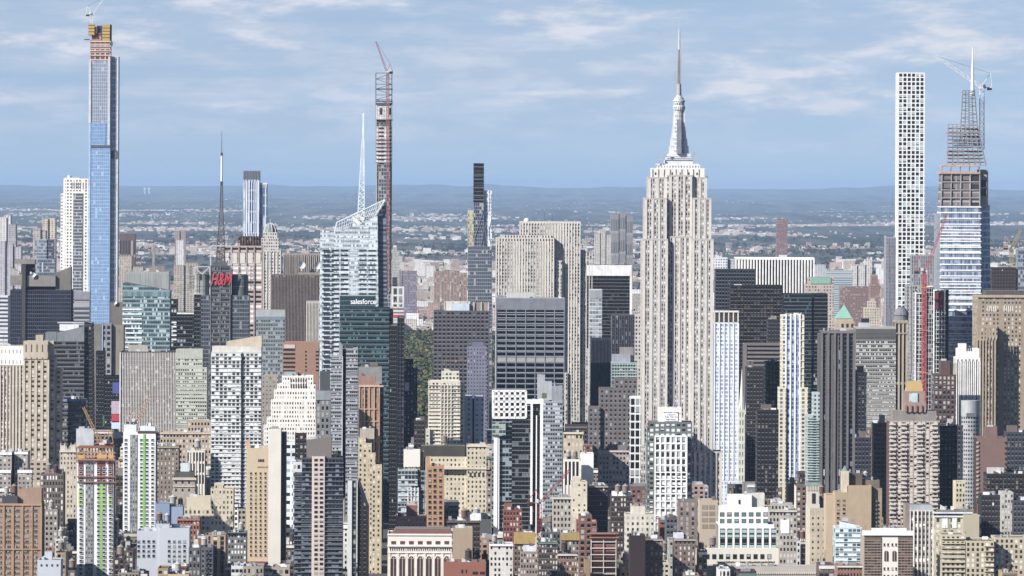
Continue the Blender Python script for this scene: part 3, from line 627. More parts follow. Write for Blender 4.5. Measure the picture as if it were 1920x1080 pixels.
b.w(1469, 1522, 552, fac('2c4850', '1c343c', 2, 3.9, .8, .7, bp=.1, bl='3c666c', met=.3, ro=.2, tilt=.02)); b.w(1522.1, 1552, 552, fac('1e2a36', '141c26', 2, 3.9, .8, .7, bp=.05), dy=2)
b = B('stone_block', 'pink stone block with a green copper roof behind the teal glass tower', 'office building', 6700, 1513, 1565, 517, 552, 26)
b.w(1510, 1563, 535, fac('cbb8ac', '6a605c', 3.4, 3.7, .45, .5)); b.w(1515, 1563, 522, fac('cbb8ac', '6a605c', 3.4, 3.7, .45, .5), yb=536, dy=4, dep=18); b.w(1520, 1558, 518, plain('8fc4ac'), yb=530, dy=-.5 + 4, dep=10, name='copper_roof', par=0) if 0 else b.bars('copper_roof', plain('90c2ac'), [(1520, 1558, 519, 532, 3.2, 8)])
b = B('pyramid_tower', 'tan tower with a bright green copper pyramid roof', 'skyscraper', 6500, 1565, 1602, 600, 625, 24)
tn = fac('cdb896', '4c4440', 5.5, 8, .5, .55, bp=.1)
b.w(1566, 1602, 604, tn); b.w(1568, 1600, 596, plain('cdb896'), yb=604, dy=1.5, dep=19, par=0, name='upper_tier'); 
x0, z0 = b.L(1567, 597, 1); x1, _ = b.L(1598, 597, 1); xc, z1 = b.L(1583, 571.5, 10); mb = MB(); mb.box(x0, x1, 1, 20, z0, z1, tp=(xc - .3, xc + .3, 10, 10.6)); mb.build('copper_roof', plain('8fcbb2', var=.15), b.r)
b = B('stone_tower', 'cream stepped apartment house with small turret beyond the green pyramid', 'apartment building', 7200, 1621, 1650, 575, 600, 20)
b.w(1621, 1650, 578, fac('d6c8b2', '6c6058', 3, 3.4, .4, .5)); b.w(1627, 1643, 566, fac('d6c8b2', '6c6058', 3, 3.4, .4, .5), yb=578, dy=2, dep=12); b.w(1632, 1640, 560, plain('cbbca6'), yb=566, dy=4, dep=6, par=0, name='turret')
b = B('office_block', 'grey office block with white and black window bands', 'office building', 5400, 1605, 1680, 615, 795, 36)
b.w(1605, 1680, 615, fac('b4b2ac', '2e2e34', 1.55, 3.75, .8, .48, bp=.35, bl='c8c8c6'), roof='6c6c6c', side=plain('8c8a86')); b.slabs(plain('c6c4be'), 1605, 1680, 630, 800, 23, 1.5, .5)
b.bars('louvre_band', fac('7c7a78', '4c4a4a', 100, 1.2, 1, .5, bp=0), [(1604.8, 1680.2, 617, 637, -.7, .7)]); b.w(1612, 1632, 605, plain('c4ced6'), yb=615, dy=4, dep=14, par=0, name='plant_room'); b.w(1616, 1630, 597, plain('33323a'), yb=606, dy=6, dep=9, par=0, name='cooling_tower')
b = B('office_tower', 'narrow tower with dark window strips and a grey domed crown', 'skyscraper', 5600, 1677, 1702, 598, 780, 26)
b.w(1678, 1702, 602, fac('b8a890', '241e24', 3.7, 60, .6, .96, bp=0)); b.ribs(plain('c6b69c'), 1679, 1701.5, 602, 800, 3, 2, .8); b.slabs(plain('b4a48c'), 1678, 1702, 605, 625, 1, 2.6, 1)
x, z = b.L(1690, 600, 12); mb = MB(); mb.lathe(x, 12, [(6.8, z - 2), (6.8, z + 4), (7.6, z + 5), (6.4, z + 8), (4.5, z + 11), (2, z + 12.6), (.05, z + 13)], 14); mb.build('dome', plain('8c8c92'), b.r)

# 432 Park
b = B('supertall_tower', 'very tall slender white tower of square window grid', 'skyscraper', 6600, 1684, 1734, 136, 610, 28.5)
b.w(1684.4, 1733.6, 136, fac('dfe4e4', '33383f', 4.84, 4.874, .99, .99, bp=.3, bl='b4c6c8', met=.1, ro=.2, gvar=.9, tilt=.02), dep=28, par=0, dy=.5)
b.ribs(plain('f0efec', ro=.6, var=.1), 1685, 1733, 136, 640, 6, 2.2, .3, .5); b.slabs(plain('f0efec', ro=.6, var=.1), 1684, 1734.2, 137, 620, 60, 2.0, .28, .5, 'floor_band')
mb = MB()
X0, _ = b.L(1684, 140)
for i in range(7): mb.box(X0 - .4, X0 + .05, .6 + i * 4.5, 1.9 + i * 4.5, 0, b.top)
for i in range(84): mb.box(X0 - .3, X0 + .02, .6, 28, b.top - 1 - i * 4.85 - 1.2, b.top - 1 - i * 4.85)
mb.build('side_grid', plain('f0efec', ro=.6, var=.1), b.r)
for (nm, lb, D, x0, x1, yt, c, g) in (('office_tower', 'narrow grey tower tucked left of the very tall white grid tower', 6300, 1661, 1680, 446, 'a8aab4', '5c5e6c'),
        ('office_tower', 'grey stone tower right of the very tall white grid tower', 6000, 1700, 1752, 536, 'b4b2b0', '5c5c62')):
    b = B(nm, lb, 'skyscraper', D, x0, x1, yt, 700, 26); b.w(x0, x1, yt, fac(c, g, 2.9, 3.8, .5, .6, bp=.2)); 
    if x0 > 1690: b.w(1709, 1752, 480, fac('a6a8ac', '70747e', 2.4, 3.8, .5, .9, bp=.2), yb=537, dy=5, dep=18, name='upper_tier')
    b.ribs(plain(c), x0 + 1, x1 - 1, yt, 700, 7, 1.1, .5)

# tower with red hoist under construction
b = B('glass_tower', 'white framed glass tower under construction behind a tall red hoist mast', 'skyscraper', 5250, 1717, 1775, 545, 775, 30)
b.w(1717, 1733, 551, fac('e4e6e8', '4a5a5e', 3.2, 3.9, .84, .86, bp=.3, bl='8c9a9c', met=.2, tilt=.03), dep=26, ytr=545); b.w(1733.1, 1751, 532, fac('c8ccd0', '2c3438', 2.2, 3.9, .82, .88, bp=.2, bl='8c9a9c', met=.2), dy=3, dep=22, ytr=540, name='core_bay')
b.w(1751.1, 1774, 545, fac('e4e6e8', '2c3236', 2.4, 3.9, .84, .86, bp=.2, bl='6c787c', met=.2, tilt=.03), dep=26, name='east_bay'); b.w(1774.1, 1779, 543, plain('25242e'), dy=2, dep=30, par=0, name='side_wall')
b.bars('white_mullion', plain('f2f2f0', ro=.4), [(1715.6, 1718, 547, 850, -.8, 1), (1750, 1752.4, 540, 850, -1, 1.2), (1770, 1772.6, 545, 590, -1, 1)])
b.bars('rust_panel', plain('8c3a34', var=.6, sc_=.4), [(1752.6, 1770, 548, 580, -.5, .4)])
b.bars('slanted_crown', plain('ececea'), [(1717, 1733, 549, 551, -1, 1), (1736, 1752, 536, 538, 2, 1), (1752, 1773, 543, 545, -1.3, 1)])
k = B('construction_hoist', 'tall red lattice hoist mast standing against the white framed glass tower', 'crane', 5235, 1729, 1737, 515, foot=False)
mb = MB(); mb.lattice((0, 0, 0), (0, 0, WZ(1733, 515, 5235)), 3.4, 3.4, 66, .42); mb.build('mast', plain('c4484c', k=.95), k.r)
mb = MB()
for py in (540, 620, 700, 745):
    z = WZ(1733, py, 5235); mb.box(-4.5, 5, -2.6, 3, z, z + .8, bottom=True)
mb.build('wall_tie', plain('c8a070'), k.r)
crane('red luffing crane rising above the red hoist mast', 5236, (1733, 516), (1733, 510), (1776, 400), 'c85a60', jw=2.2, mw=2.6, back=9, aft=(1720, 477), hoist=False)

# One Vanderbilt
b = B('supertall_tower', 'tapering glass tower with white floor bands and an unfinished steel lattice top', 'skyscraper', 5300, 1765, 1855, 310, 700, 44)
ov = fac('e4e8ee', '7f95b8', 1.8, 5.9, .96, .74, bp=.25, bl='9fb2cc', met=.45, ro=.15, tilt=.04, gvar=.9)
zc = 387
b.w(1764, 1838, zc, ov, xb=(1772 - 14, 1842), yb=None, name='south_face', par=0, roof='8a8a8a', dep=38, depb=40)
b.w(1838.05, 1856, 384, ov, dy=8, dep=30, xb=(1842, 1862), name='east_bay', par=0)
b.w(1758, 1764.5, 400, plain('9ca0a8'), dy=4, dep=34, xb=(1750, 1762), name='west_bay', par=0)
b.slabs(plain('f4f4f2', ro=.4), 1763, 1840, 388, 690, 28, 2.2, .8, 0, 'floor_band')
b.w(1767, 1836, 326, fac('b4a8a0', '4c464c', 12.5, 8.4, .9, .8, bp=.5, bl='8c8284', gvar=1), yb=zc, dy=.5, dep=34, name='unclad_storeys', par=0, xb=(1764, 1837))
b.w(1838, 1853, 318, fac('b0a49c', '2c2a32', 6, 8.4, .8, .8, bp=.2), yb=384, dy=6, dep=30, name='unclad_storeys', par=0)
frame3(b, 'steel_frame', plain('b8b2b0'), 1764, 1837, [310, 326, 341, 356, 371, 387], -.3, 36, 4, .42, brace=False, xtop=(1767, 1837))
b.bars('floor_slab', plain('d8a890'), [(1763, 1838, 322, 326, -1.4, 36), (1766, 1838, 310, 312.5, -1.2, 34), (1838, 1854, 320, 323, 5, 30)])
frame3(b, 'steel_frame', plain('a8a6a8'), 1777, 1850, [233 + i * 7 for i in range(12)], 3, 28, 7, .32, xtop=(1779, 1833))
b.bars('metal_deck', plain('5c5a60', var=.5), [(1781 - (y - 233) * .02, 1832 + (y - 233) * .2, y, y + 1.8, 5 + (y % 2), 22) for y in range(240, 308, 7)])
frame3(b, 'steel_frame', plain('8c8c92'), 1800, 1836, [170 + i * 7.3 for i in range(15)], 10, 14, 4, .3, xtop=(1806, 1828))
b.bars('rusty_deck', plain('c48a7c', var=.5), [(1778, 1842, y, y + 1.6, 4 + (y % 3), 24) for y in (284, 291, 297, 304)] + [(1778, 1838, 247, 250, 3, 26)])
b.bars('rusty_deck', plain('4c5060'), [(1790, 1836, y, y + 1.2, 5, 20) for y in (256, 264, 272)])
mb = MB(); x, z0 = b.L(1824, 180, 17); x1, z1 = b.L(1824.5, 88, 17); mb.cyl(x, 17, z0, z1, 1.9, .3, 10); mb.build('spire', plain('f2f4f4', ro=.4), b.r)
crane('white luffing crane beside the spire of the unfinished lattice top', 5330, (1841, 280), (1841, 166), (1754, 105), 'e2e4e6', jw=3, mw=4, back=9, aft=(1857, 137), hoist=False)

# tan masonry blocks at right
b = B('stone_tower', 'wide tan masonry tower with arched top windows and grey hipped roof', 'skyscraper', 5200, 1833, 1925, 552, 900, 50)
mt_ = fac('b4a084', '4a4442', 3.3, 3.7, .42, .52, bp=.35, bl='dcd4c4', gw=20, pw=.12)
b.w(1833, 1935, 556, mt_, roof='8a7c6a'); b.w(1848, 1935, 545, plain('6c6664'), yb=556, dy=3, dep=30, par=0, name='hipped_roof'); b.bars('cornice', plain('c4b092'), [(1832, 1936, 553, 558, -1.4, 1.3)])
b.bars('arched_window', plain('e6e0d4'), [(1850 + i * 4, 1852.2 + i * 4, 573, 584, -.3, .3) for i in range(5)] + [(1882 + i * 4, 1884.2 + i * 4, 573, 584, -.3, .3) for i in range(5)])
b.w(1831, 1870, 614, mt_, dy=-8, dep=8, name='stepped_wing', yb=None); b.w(1828, 1868, 640, mt_, dy=-16, dep=8, name='stepped_wing'); b.ribs(plain('c0ac8e'), 1832, 1866, 616, 900, 6, 1.8, 1, -16)
b = B('office_tower', 'plain dark brown slab behind the hipped roof of the tan tower', 'office building', 5900, 1862, 1905, 503, 545, 26)
b.w(1860, 1905, 503, fac('4c3a3c', '2c2226', 3, 3.6, .4, .4, bp=.02)); b = B('office_tower', 'blue grey glass edge of a tower at the frame, beside the yellow crane', 'skyscraper', 5900, 1908, 1925, 470, 545, 24)
b.w(1909, 1930, 470, fac('8a98ac', '5c6a80', 2.4, 4, .8, .7, met=.3))
crane('yellow luffing crane above the dark brown slab', 6100, (1897, 505), (1896, 466), (1914, 430), 'c8a860', jw=3, mw=3.2, back=8, aft=(1885, 442), hoist=False)
b = B('stone_tower', 'stark white stepped tower with black window strips', 'office building', 4900, 1793, 1838, 646, 780, 28)
wd_ = fac('f0eee8', '26262c', 3.2, 60, .48, .97, bp=0)
b.w(1793, 1838, 672, wd_, side=plain('cfcac4')); b.w(1796, 1836, 655, plain('f0eee8'), yb=672, dy=3, dep=20, name='upper_tier'); b.w(1798, 1812, 646, plain('f0eee8'), yb=655, dy=5, dep=9, name='turret'); b.ribs(plain('f4f2ee'), 1794, 1837.4, 676, 800, 11, 1.8, .9)
b.bars('crown_slot', dark, [(1812 + i * 4, 1814 + i * 4, 652, 658, 2.7, .3) for i in range(3)])
b = B('brick_tower', 'brown brick tower with light window pairs in front of the white framed glass tower', 'office building', 4850, 1752, 1793, 703, 870, 30)
b.w(1752, 1793, 704, fac('6c5450', '2c2426', 3.4, 4.1, .5, .55, bp=.45, bl='c8beb4')); b.w(1764, 1782, 678, plain('7c5c54'), yb=704, dy=6, dep=14, name='bulkhead'); b.w(1783, 1794, 683, plain('cfbfa4'), yb=704, dy=8, dep=10, name='bulkhead')
b = B('curved_tower', 'silver grey rounded tower with small square windows', 'office building', 4700, 1804, 1836, 750, 855, 24)
x, z1 = b.L(1820, 752, 10); mb = MB(); mb.cyl(x, 10, 0, z1, 7.3, n=32, zr=z1 - 14.6 * 3.3); mb.build('wall', fac('b0b2b6', '33363e', 2.1, 3.3, .6, .5, bp=.05, dirt=.1), b.r); mb = MB(); mb.cyl(x, 10, z1 - 12, z1 + .6, 7.6, n=32); mb.build('drum_crown', plain('b8babc', ro=.4), b.r, False)
mb = MB(); mb.box(x - 4, x + 4, 2.2, 3, z1 - 12.5, z1 - 9.4); mb.build('louvre', plain('7c7e82'), b.r)
# ---------------------------------------------------------------- the tall spired limestone tower
b = B('spired_skyscraper', 'tallest limestone skyscraper with setbacks, silver crown and needle mast', 'skyscraper', 4900, 1205, 1338, 450, 905, 58)
EF = lambda g=0: fac('c8c2bb', '36343a', 1.98, 3.78, .56, .5, sp='9c948e', bp=.33, bl='e4dcd6', gvar=.8, dirt=.1)
est = plain('dbd4cb', var=.2)
def etier(x0, x1, yt, dy, dep, ribs, yb=None):
    b.w(x0, x1, yt, EF(), dy=dy, dep=dep, yb=yb, roof='b8b0a4', par=1.0, side=fac('d8ccbc', '3a3034', 1.98, 3.78, .5, .5, sp='8c7c78', bp=.3, bl='dcd4cc', gw=9.9, pw=.25))
    if ribs: b.bars('pier', est, [(p, q, yt + 1, yb or 1010, dy - .45, .43) for p, q in ribs])
def pier_set(x0, x1, n, w): return [(x0 + (x1 - x0 - w) * i / n, x0 + (x1 - x0 - w) * i / n + w) for i in range(n + 1)]
etier(1205, 1252.5, 450, 0, 50, pier_set(1205, 1252.5, 3, 5.2)); etier(1297.5, 1338, 450, 0, 50, pier_set(1297.5, 1338, 3, 4.8))
etier(1252.6, 1297.4, 445, 4.2, 42, pier_set(1262, 1297, 3, 4.2))
etier(1209, 1250.5, 373, 2.5, 44, pier_set(1209, 1250.5, 3, 4.6), 451); etier(1299, 1334, 373, 2.5, 44, pier_set(1299, 1334, 3, 4.4), 451)
etier(1250.6, 1298.9, 330, 6.2, 37, pier_set(1256, 1298, 3, 4), 446)
etier(1215, 1250.5, 334, 9, 30, pier_set(1215, 1250.5, 2, 6), 374); etier(1299, 1326, 334, 9, 30, pier_set(1299, 1326, 2, 5), 374)
b.w(1222, 1322, 317, fac('e8e0d8', '5a4c4a', 7, 8, .2, .3, bp=.1), dy=10, dep=28, yb=335, name='upper_storeys', par=.8); b.ribs(est, 1223, 1321, 317, 332, 9, 1.6, .7, 10)
b.bars('arched_top', plain('b4aeb0', ro=.5), [(1259 + i * 13.5, 1262 + i * 13.5, 338, 352, 6.4, 1) for i in range(3)])
b.w(1188, 1212, 838, EF(), dy=-9, dep=8, name='lower_wing'); b.w(1301, 1354, 848, EF(), dy=-9, dep=30, name='lower_wing'); b.bars('pier', est, [(p, q, 849, 1010, -9.9, .88) for p, q in pier_set(1301, 1354, 5, 4.2)])
b.w(1239, 1300, 812, EF(), dy=-3, dep=9, name='lower_wing')
al = plain('dcdee4', ro=.35, var=.25); gr = plain('9da0a6', ro=.4, met=.3)
b.w(1233, 1313, 309, fac('e9ebf0', '8c90a0', 2.4, 3, .5, .6, bp=.4), dy=13, dep=20, yb=317.5, par=0, name='observatory_deck', roof='dcdcdc')
for i, (x0, x1, y0, y1) in enumerate([(1231, 1312, 307, 309.2), (1247, 1300, 300, 307), (1249, 1298, 294, 300), (1252, 1296, 288, 294)]):
    b.w(x0, x1, y0, al, dy=13.5 + i * 1.2, dep=19 - 2 * i, yb=y1, par=0, name='crown_step', roof='dcdcdc')
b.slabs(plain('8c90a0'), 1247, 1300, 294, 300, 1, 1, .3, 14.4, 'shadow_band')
cx, _ = b.L(1273.5, 250, 22)
def pz(py): return b.L(1273, py, 22)[1]
mb = MB(); mb.cyl(cx, 22, pz(289), pz(207), 5.4, 4.4, 16); mb.build('mast_core', fac('c8cace', '6c7078', 1.5, 3.3, .5, .7, bp=.3, met=.3), b.r)
mb = MB()
for sx in (-1, 1):
    for (w0, w1, ya, yb_) in ((8.4, 8.2, 289, 274), (7.4, 7.1, 274, 260), (6.4, 5.4, 260, 238), (5.2, 4.4, 238, 207)):
        mb.box(*sorted((cx + sx * 3, cx + sx * w0)), 19, 25, pz(ya), pz(yb_), tp=(min(cx + sx * 3, cx + sx * w1), max(cx + sx * 3, cx + sx * w1), 19.4, 24.6))
mb.build('mast_wing', al, b.r)
mb = MB()
for (w0, w1, ya, yb_) in ((9, 8, 289, 262), (7.5, 5, 262, 225)): mb.box(cx - 2, cx + 2, 22 - w0, 22 + w0, pz(ya), pz(yb_), tp=(cx - 1.8, cx + 1.8, 22 - w1, 22 + w1))
mb.build('mast_wing', gr, b.r)
mb = MB(); mb.lathe(cx, 22, [(4.9, pz(207)), (5.3, pz(204)), (5.3, pz(199)), (4.6, pz(198)), (4.7, pz(192)), (5.2, pz(191)), (5.2, pz(188)), (4.2, pz(187)), (3.9, pz(184)), (2.6, pz(181)), (2.4, pz(179))], 18); mb.build('mooring_drum', fac('d4d6dc', '70747e', 2.1, 3, .6, .55, bp=.4, met=.3), b.r)
mb = MB(); mb.cyl(cx, 22, pz(179), pz(157), 2.1, 1.8, 10); mb.build('antenna_base', plain('b8b2b0'), b.r)
mb = MB(); mb.lattice((cx, 22, pz(157)), (cx, 22, pz(93)), 2.6, 1.8, 16, .3); mb.cyl(cx, 22, pz(157), pz(93), .6, n=8)
for i in range(12):
    z = pz(155 - i * 5); mb.bar((cx - 2.2, 22, z), (cx + 2.2, 22, z), .16)
mb.bar((cx - 3.4, 22, pz(155)), (cx - 3.4, 22, pz(133)), .4); mb.build('antenna_lattice', plain('b4b2b6'), b.r)
mb = MB(); mb.cyl(cx, 22, pz(93), pz(57), .9, .7, 8); mb.cyl(cx, 22, pz(57), pz(38), .3, .12, 6); mb.build('antenna_needle', plain('c8ccd2'), b.r)
b.top = b.L(1240, 300, 16)[1]; dishx = [(1304, 285, 3), (1241, 300, 2), (1248, 288, 2)]
mb = MB()
for px, py in ((1236, 298), (1241, 296), (1306, 292), (1309, 296), (1302, 284), (1250, 284), (1217, 332), (1325, 330)):
    x, z0 = b.L(px, py + 8, 12); mb.bar((x, 12, z0 - 1), (x, 12, b.L(px, py, 12)[1]), .35); mb.box(x - .9, x + .9, 11.4, 12.6, b.L(px, py + 4, 12)[1], b.L(px, py + 1, 12)[1], bottom=True)
mb.build('roof_antenna', plain('b8bac0'), b.r)

# pale blue white tower right of it
b = B('apartment_tower', 'slender pale blue and white tower with flared fin crown', 'skyscraper', 5150, 1339, 1385, 583, 885, 26)
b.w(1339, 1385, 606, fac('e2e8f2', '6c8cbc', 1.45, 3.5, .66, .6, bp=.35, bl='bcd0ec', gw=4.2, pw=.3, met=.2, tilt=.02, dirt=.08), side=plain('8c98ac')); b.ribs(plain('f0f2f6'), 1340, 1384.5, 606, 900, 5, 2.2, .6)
b.ribs(plain('e4ddd0'), 1340, 1384, 584, 607, 5, 2, 3, 3, 'crown_fin'); b.w(1341, 1384, 588, plain('a8a29a'), yb=606, dy=3.4, dep=14, par=0, name='crown_drum'); b.bars('crown_rim', plain('ece8e0'), [(1338, 1386, 583, 585.5, 0, 16)])
# tower of cream strips
b = B('apartment_tower', 'cream and blue striped tower widening in steps towards its base', 'apartment building', 4850, 1466, 1507, 588, 880, 24)
cb = fac('eadcb8', '5c6c88', 4.5, 3.4, .5, .62, bp=.3, bl='98a8c0', dirt=.1)
b.w(1466, 1508, 592, cb); b.ribs(plain('f4f6fa', ro=.4, var=.1), 1474, 1500, 588, 900, 3, 2.8, .9); b.bars('blue_strip', fac('9cb0d4', '5c7098', 3, 3.4, .8, .7, bp=.4, bl='b8c8e4', met=.3), [(1476, 1499, 592, 900, -.3, .3)])
b.w(1460, 1474, 728, cb, dy=-2, dep=16, name='lower_wing'); b.w(1501, 1515, 728, cb, dy=-2, dep=16, name='lower_wing'); b.slabs(plain('f0e4c4'), 1466, 1473, 600, 880, 22, 1.3, .8); b.slabs(plain('f0e4c4'), 1501, 1508, 600, 880, 22, 1.3, .8)
# dark ribbed
b = B('office_tower', 'dark bronze tower with grey vertical ribs standing right in front of the green pyramid', 'skyscraper', 4650, 1537, 1605, 620, 905, 30)
b.w(1540, 1603, 622, fac('7a7474', '262a3c', 4.35, 3.7, .56, .9, sp='30344a', bp=.08, bl='8890a4', met=.15, ro=.2, gvar=.6), side=plain('4a4646'), roof='6c6868'); b.ribs(plain('86807e'), 1541, 1602, 622, 930, 5, 4.2, 1.1)
b.w(1537, 1540, 626, plain('6c6868'), dy=2, dep=28, par=0, name='side_bay'); b.bars('cap_band', plain('8c8684'), [(1539.5, 1603.5, 620, 625, -1.3, 1.2)]); b.clutter(rg, n=5)
b.bars('light_shaft', plain('c8d4dc'), [(1544 + i * 9.6, 1546.5 + i * 9.6, 880, 892, -.4, .35) for i in range(6)])
# mint glass slab
b = B('apartment_tower', 'narrow mint green tower squeezed against the dark bronze ribbed tower', 'apartment building', 4560, 1514, 1535, 736, 905, 20)
b.w(1525, 1537, 738, fac('b8ccc8', '486068', 3, 3.3, .5, .5, bp=.2, met=.1)); b.w(1513, 1524.9, 780, fac('b0c6c2', '4c646c', 3, 3.3, .5, .5, bp=.2), dy=-2); b.slabs(plain('c8dad6'), 1513, 1536, 784, 900, 24, 1.3, 1.2, -2, 'balcony_slab')
# pink balcony tower
b = B('apartment_tower', 'pink brick apartment tower with rows of balconies and gold sloped crown', 'apartment building', 4500, 1668, 1762, 790, 985, 30)
pk = fac('b8a292', '352c2e', 3.1, 3.25, .66, .5, bp=.5, bl='dcd4c6', gvar=.9, sp='cfc2b4')
b.w(1668, 1762, 790, pk, roof='8c8480', side=plain('7c5850')); b.w(1674, 1756, 772, plain('a09890'), yb=790, dy=5, dep=18, name='setback')
b.w(1694, 1734, 735, fac('b49484', 'c8dcd8', 12, 8, .25, .7, bp=0), yb=773, dy=7, dep=14, name='crown_storeys'); b.w(1698, 1736, 755, plain('b8988a'), yb=773, dy=4, dep=12, name='crown_storeys', par=.3)
x0, z0 = b.L(1699, 733, 8); x1, z1 = b.L(1731, 715, 8); mb = MB(); mb.box(x0, x1, 8, 20, z0, z1, tp=(x0 + 1.5, x1 - 1, 11, 17)); mb.build('gold_roof', plain('cfae58', ro=.45, var=.1), b.r)
b.bars('crown_window', plain('c4dcdc', ro=.3), [(1711, 1721, 737, 770, 6.2, .6)]); b.ribs(plain('a88474'), 1699, 1728, 760, 772, 3, 3, 1, 3.8, 'crown_post')
bl_ = None
for xa, xb_ in ((1667, 1679), (1688, 1700), (1718, 1730), (1746, 1763)):
    for i in range(23):
        y = 797 + i * 7.9
        if bl_ is None:
            mb = MB(); mb.box(0, 5.2, -1.5, -.05, 0, .25, bottom=True); mb.box(0, 5.2, -1.52, -1.4, .25, 1.2); mb.box(0, .1, -1.4, -.05, .25, 1.2); mb.box(5.1, 5.2, -1.4, -.05, .25, 1.2)
            bl_ = mb.build('balcony', plain('d6cdc0'), b.r); o = bl_
        else: o = bl_.copy(); COL.objects.link(o); o.parent = b.r
        x, z = b.L(xa, y, -1); o.location = (x, 0, z)
# sign building
def winparts(b, xs, ys, wpx, hpx, glass='2c313a', frame_c='d8d8d4', dy=0, blp=.25, rng=rg, sill=True):
    """real windows: pane and frame (and blind), the first hundred as parts"""
    W = wpx / F * b.D; H = hpx / F * b.D; a = .12 * W
    def frame(mb):
        mb.box(-W / 2, W / 2, -.12, .05, 0, H, 0, bottom=True)
        if sill: mb.box(-W / 2 - .12, W / 2 + .12, -.4, .02, -.15, 0, 0, bottom=True)
        return mb
    def pane(kind, mb, m0=0):
        mb.box(-W / 2 + a, W / 2 - a, -.16, -.12, a, H - a, m0 if kind != 2 else m0 + 1, bottom=True)
        if kind == 1: mb.box(-W / 2 + a, W / 2 - a, -.18, -.16, H * .5, H - a, m0 + 1, bottom=True)
        return mb
    fm, gm, bm = plain(frame_c, ro=.6), plain(glass, ro=.15), plain('b4b2aa')
    protos = {}; cnt = 0; rest = MB()
    for y in ys:
        for x in xs:
            k = 2 if rng.random() < blp * .4 else (1 if rng.random() < blp else 0)
            X, Z = b.L(x, y, dy)
            if cnt < 100:
                if 'f' not in protos: o = protos['f'] = frame(MB()).build('window', fm, b.r)
                else: o = protos['f'].copy(); COL.objects.link(o); o.parent = b.r
                if k not in protos: c = protos[k] = pane(k, MB()).build('pane', [gm, bm], o)
                else: c = protos[k].copy(); COL.objects.link(c); c.parent = o
                o.location = (X, dy, Z)
            else:
                t = pane(k, frame(MB()), 1); n0 = len(rest.v); rest.v += [(p[0] + X, p[1] + dy, p[2] + Z) for p in t.v]
                rest.f += [tuple(i + n0 for i in f) for f in t.f]; rest.m += t.m; rest.uv += t.uv
            cnt += 1
    if rest.v: tag(rest.build('window', [fm, gm, bm], b.r), None, None, kind='stuff')
def ar(a, b_, n): return [a + (b_ - a) * i / (n - 1) for i in range(n)]

b = B('apartment_tower', 'white grid apartment tower with green glass sides and rental sign on its roof box', 'apartment building', 4450, 1213, 1298, 792, 960, 28)
gp = fac('7c8482', '3a4442', 4.1, 3.7, .6, .55, bp=.55, bl='dce8e2', gvar=.9)
b.w(1217, 1298, 793, gp, roof='9a9a98', side=plain('4c5450')); b.w(1213, 1217, 800, gp, dy=2, dep=20, name='side_bay', par=0)
b.w(1228, 1288, 818, fac('f0eee8', '4c5250', 4, 5.6, .62, .66, bp=.5, bl='b8c2be', gvar=.9, dirt=.08), dy=-2.2, dep=2.1, name='white_grid', par=.6, yb=883); b.w(1229, 1288, 893, fac('f0eee8', '4c5250', 4, 5.6, .62, .66, bp=.5, bl='c4cecc', gvar=.9, dirt=.08), dy=-2.2, dep=2.1, name='white_grid', par=.3)
b.ribs(plain('f6f4f0', var=.1), 1228.5, 1287.5, 818, 1000, 6, 2.6, .6, -2.2); b.slabs(plain('f6f4f0', var=.1), 1228, 1288.5, 818, 980, 12, 2.4, .55, -2.2)
b.w(1235, 1278, 765, plain('ece8e0', var=.1), yb=793, dy=4, dep=12, name='roof_box', par=.5)
b.bars('sign_board', plain('f8f8f6', k=1, var=.03), [(1245, 1271, 772, 789, 3.3, .5)])
for tx_, py, h, c in (('MANHATTAN', 774.6, 2.6, '34343c'), ('NOW', 779, 2.8, '50505a'), ('RENTING', 783.2, 3, '8c8c94'), ('RENTALS', 787.5, 2.4, '34343c')): text(b, tx_, 1258, py, h, plain(c, k=1), dy=3.1, ext=.05, sx=1.35)
b = B('office_block', 'narrow white grid block at the left foot of the tall spired tower', 'office building', 4840, 1181, 1202, 745, 835, 24)
b.w(1182, 1202, 746, fac('ecebe8', '2c2e34', 4, 6.6, .78, .8, bp=.3, bl='a8acac', dirt=.1), roof='c8c8c8')

# left middle band
b = B('office_tower', 'navy glass slab with grey stone roof blocks at the left', 'skyscraper', 5800, 14, 133, 545, 645, 40)
b.w(19, 133, 545, fac('3e4560', '141a34', 1.9, 3.9, .78, .75, bp=.02, bl='3c466a', met=.15, ro=.2, gvar=.5), side=plain('2a2a34'), roof='5c5856'); b.ribs(plain('585e78'), 20, 132, 545, 660, 30, .8, .5)
b.w(41, 48, 497, plain('5c5856'), dy=-1.5, dep=12, name='service_shaft', par=.5); st = '9a948c'
b.w(27, 66, 487, plain(st), yb=495, dy=5, dep=18, name='roof_slab', par=.3); b.w(42, 65, 495, plain('58544f'), yb=545, dy=9, dep=12, name='roof_tower', par=0)
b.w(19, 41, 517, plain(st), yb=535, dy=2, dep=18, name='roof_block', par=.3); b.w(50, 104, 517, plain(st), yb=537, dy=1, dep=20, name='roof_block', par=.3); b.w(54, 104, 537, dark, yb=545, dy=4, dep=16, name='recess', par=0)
b.w(104, 133, 512, plain('8c857c'), ytr=500, yb=545, dy=4, dep=20, name='roof_wedge'); b.w(19, 41, 500, plain('b4aea6'), ytr=512, yb=517, dy=6, dep=10, name='roof_wedge')
b.bars('roof_strut', whitep, [(34, 35, 498, 512, 4, 1), (38, 39, 500, 512, 4, 1), (79, 80.5, 492, 510, 3, 1)]); dish(b, 62, 515, 4.5, -1); dish(b, 57, 511, 2.2, -1)
b = B('office_tower', 'pale banded office tower cut by the frame beside the navy slab', 'skyscraper', 5900, -14, 15, 556, 640, 30)
b.w(-20, 15, 556, fac('d8dce2', '5c6478', 100, 4, 1, .5, bp=.2)); b = B('glass_tower', 'grey blue glass tower with darker right half behind the navy slab', 'skyscraper', 7200, 65, 100, 449, 515, 24)
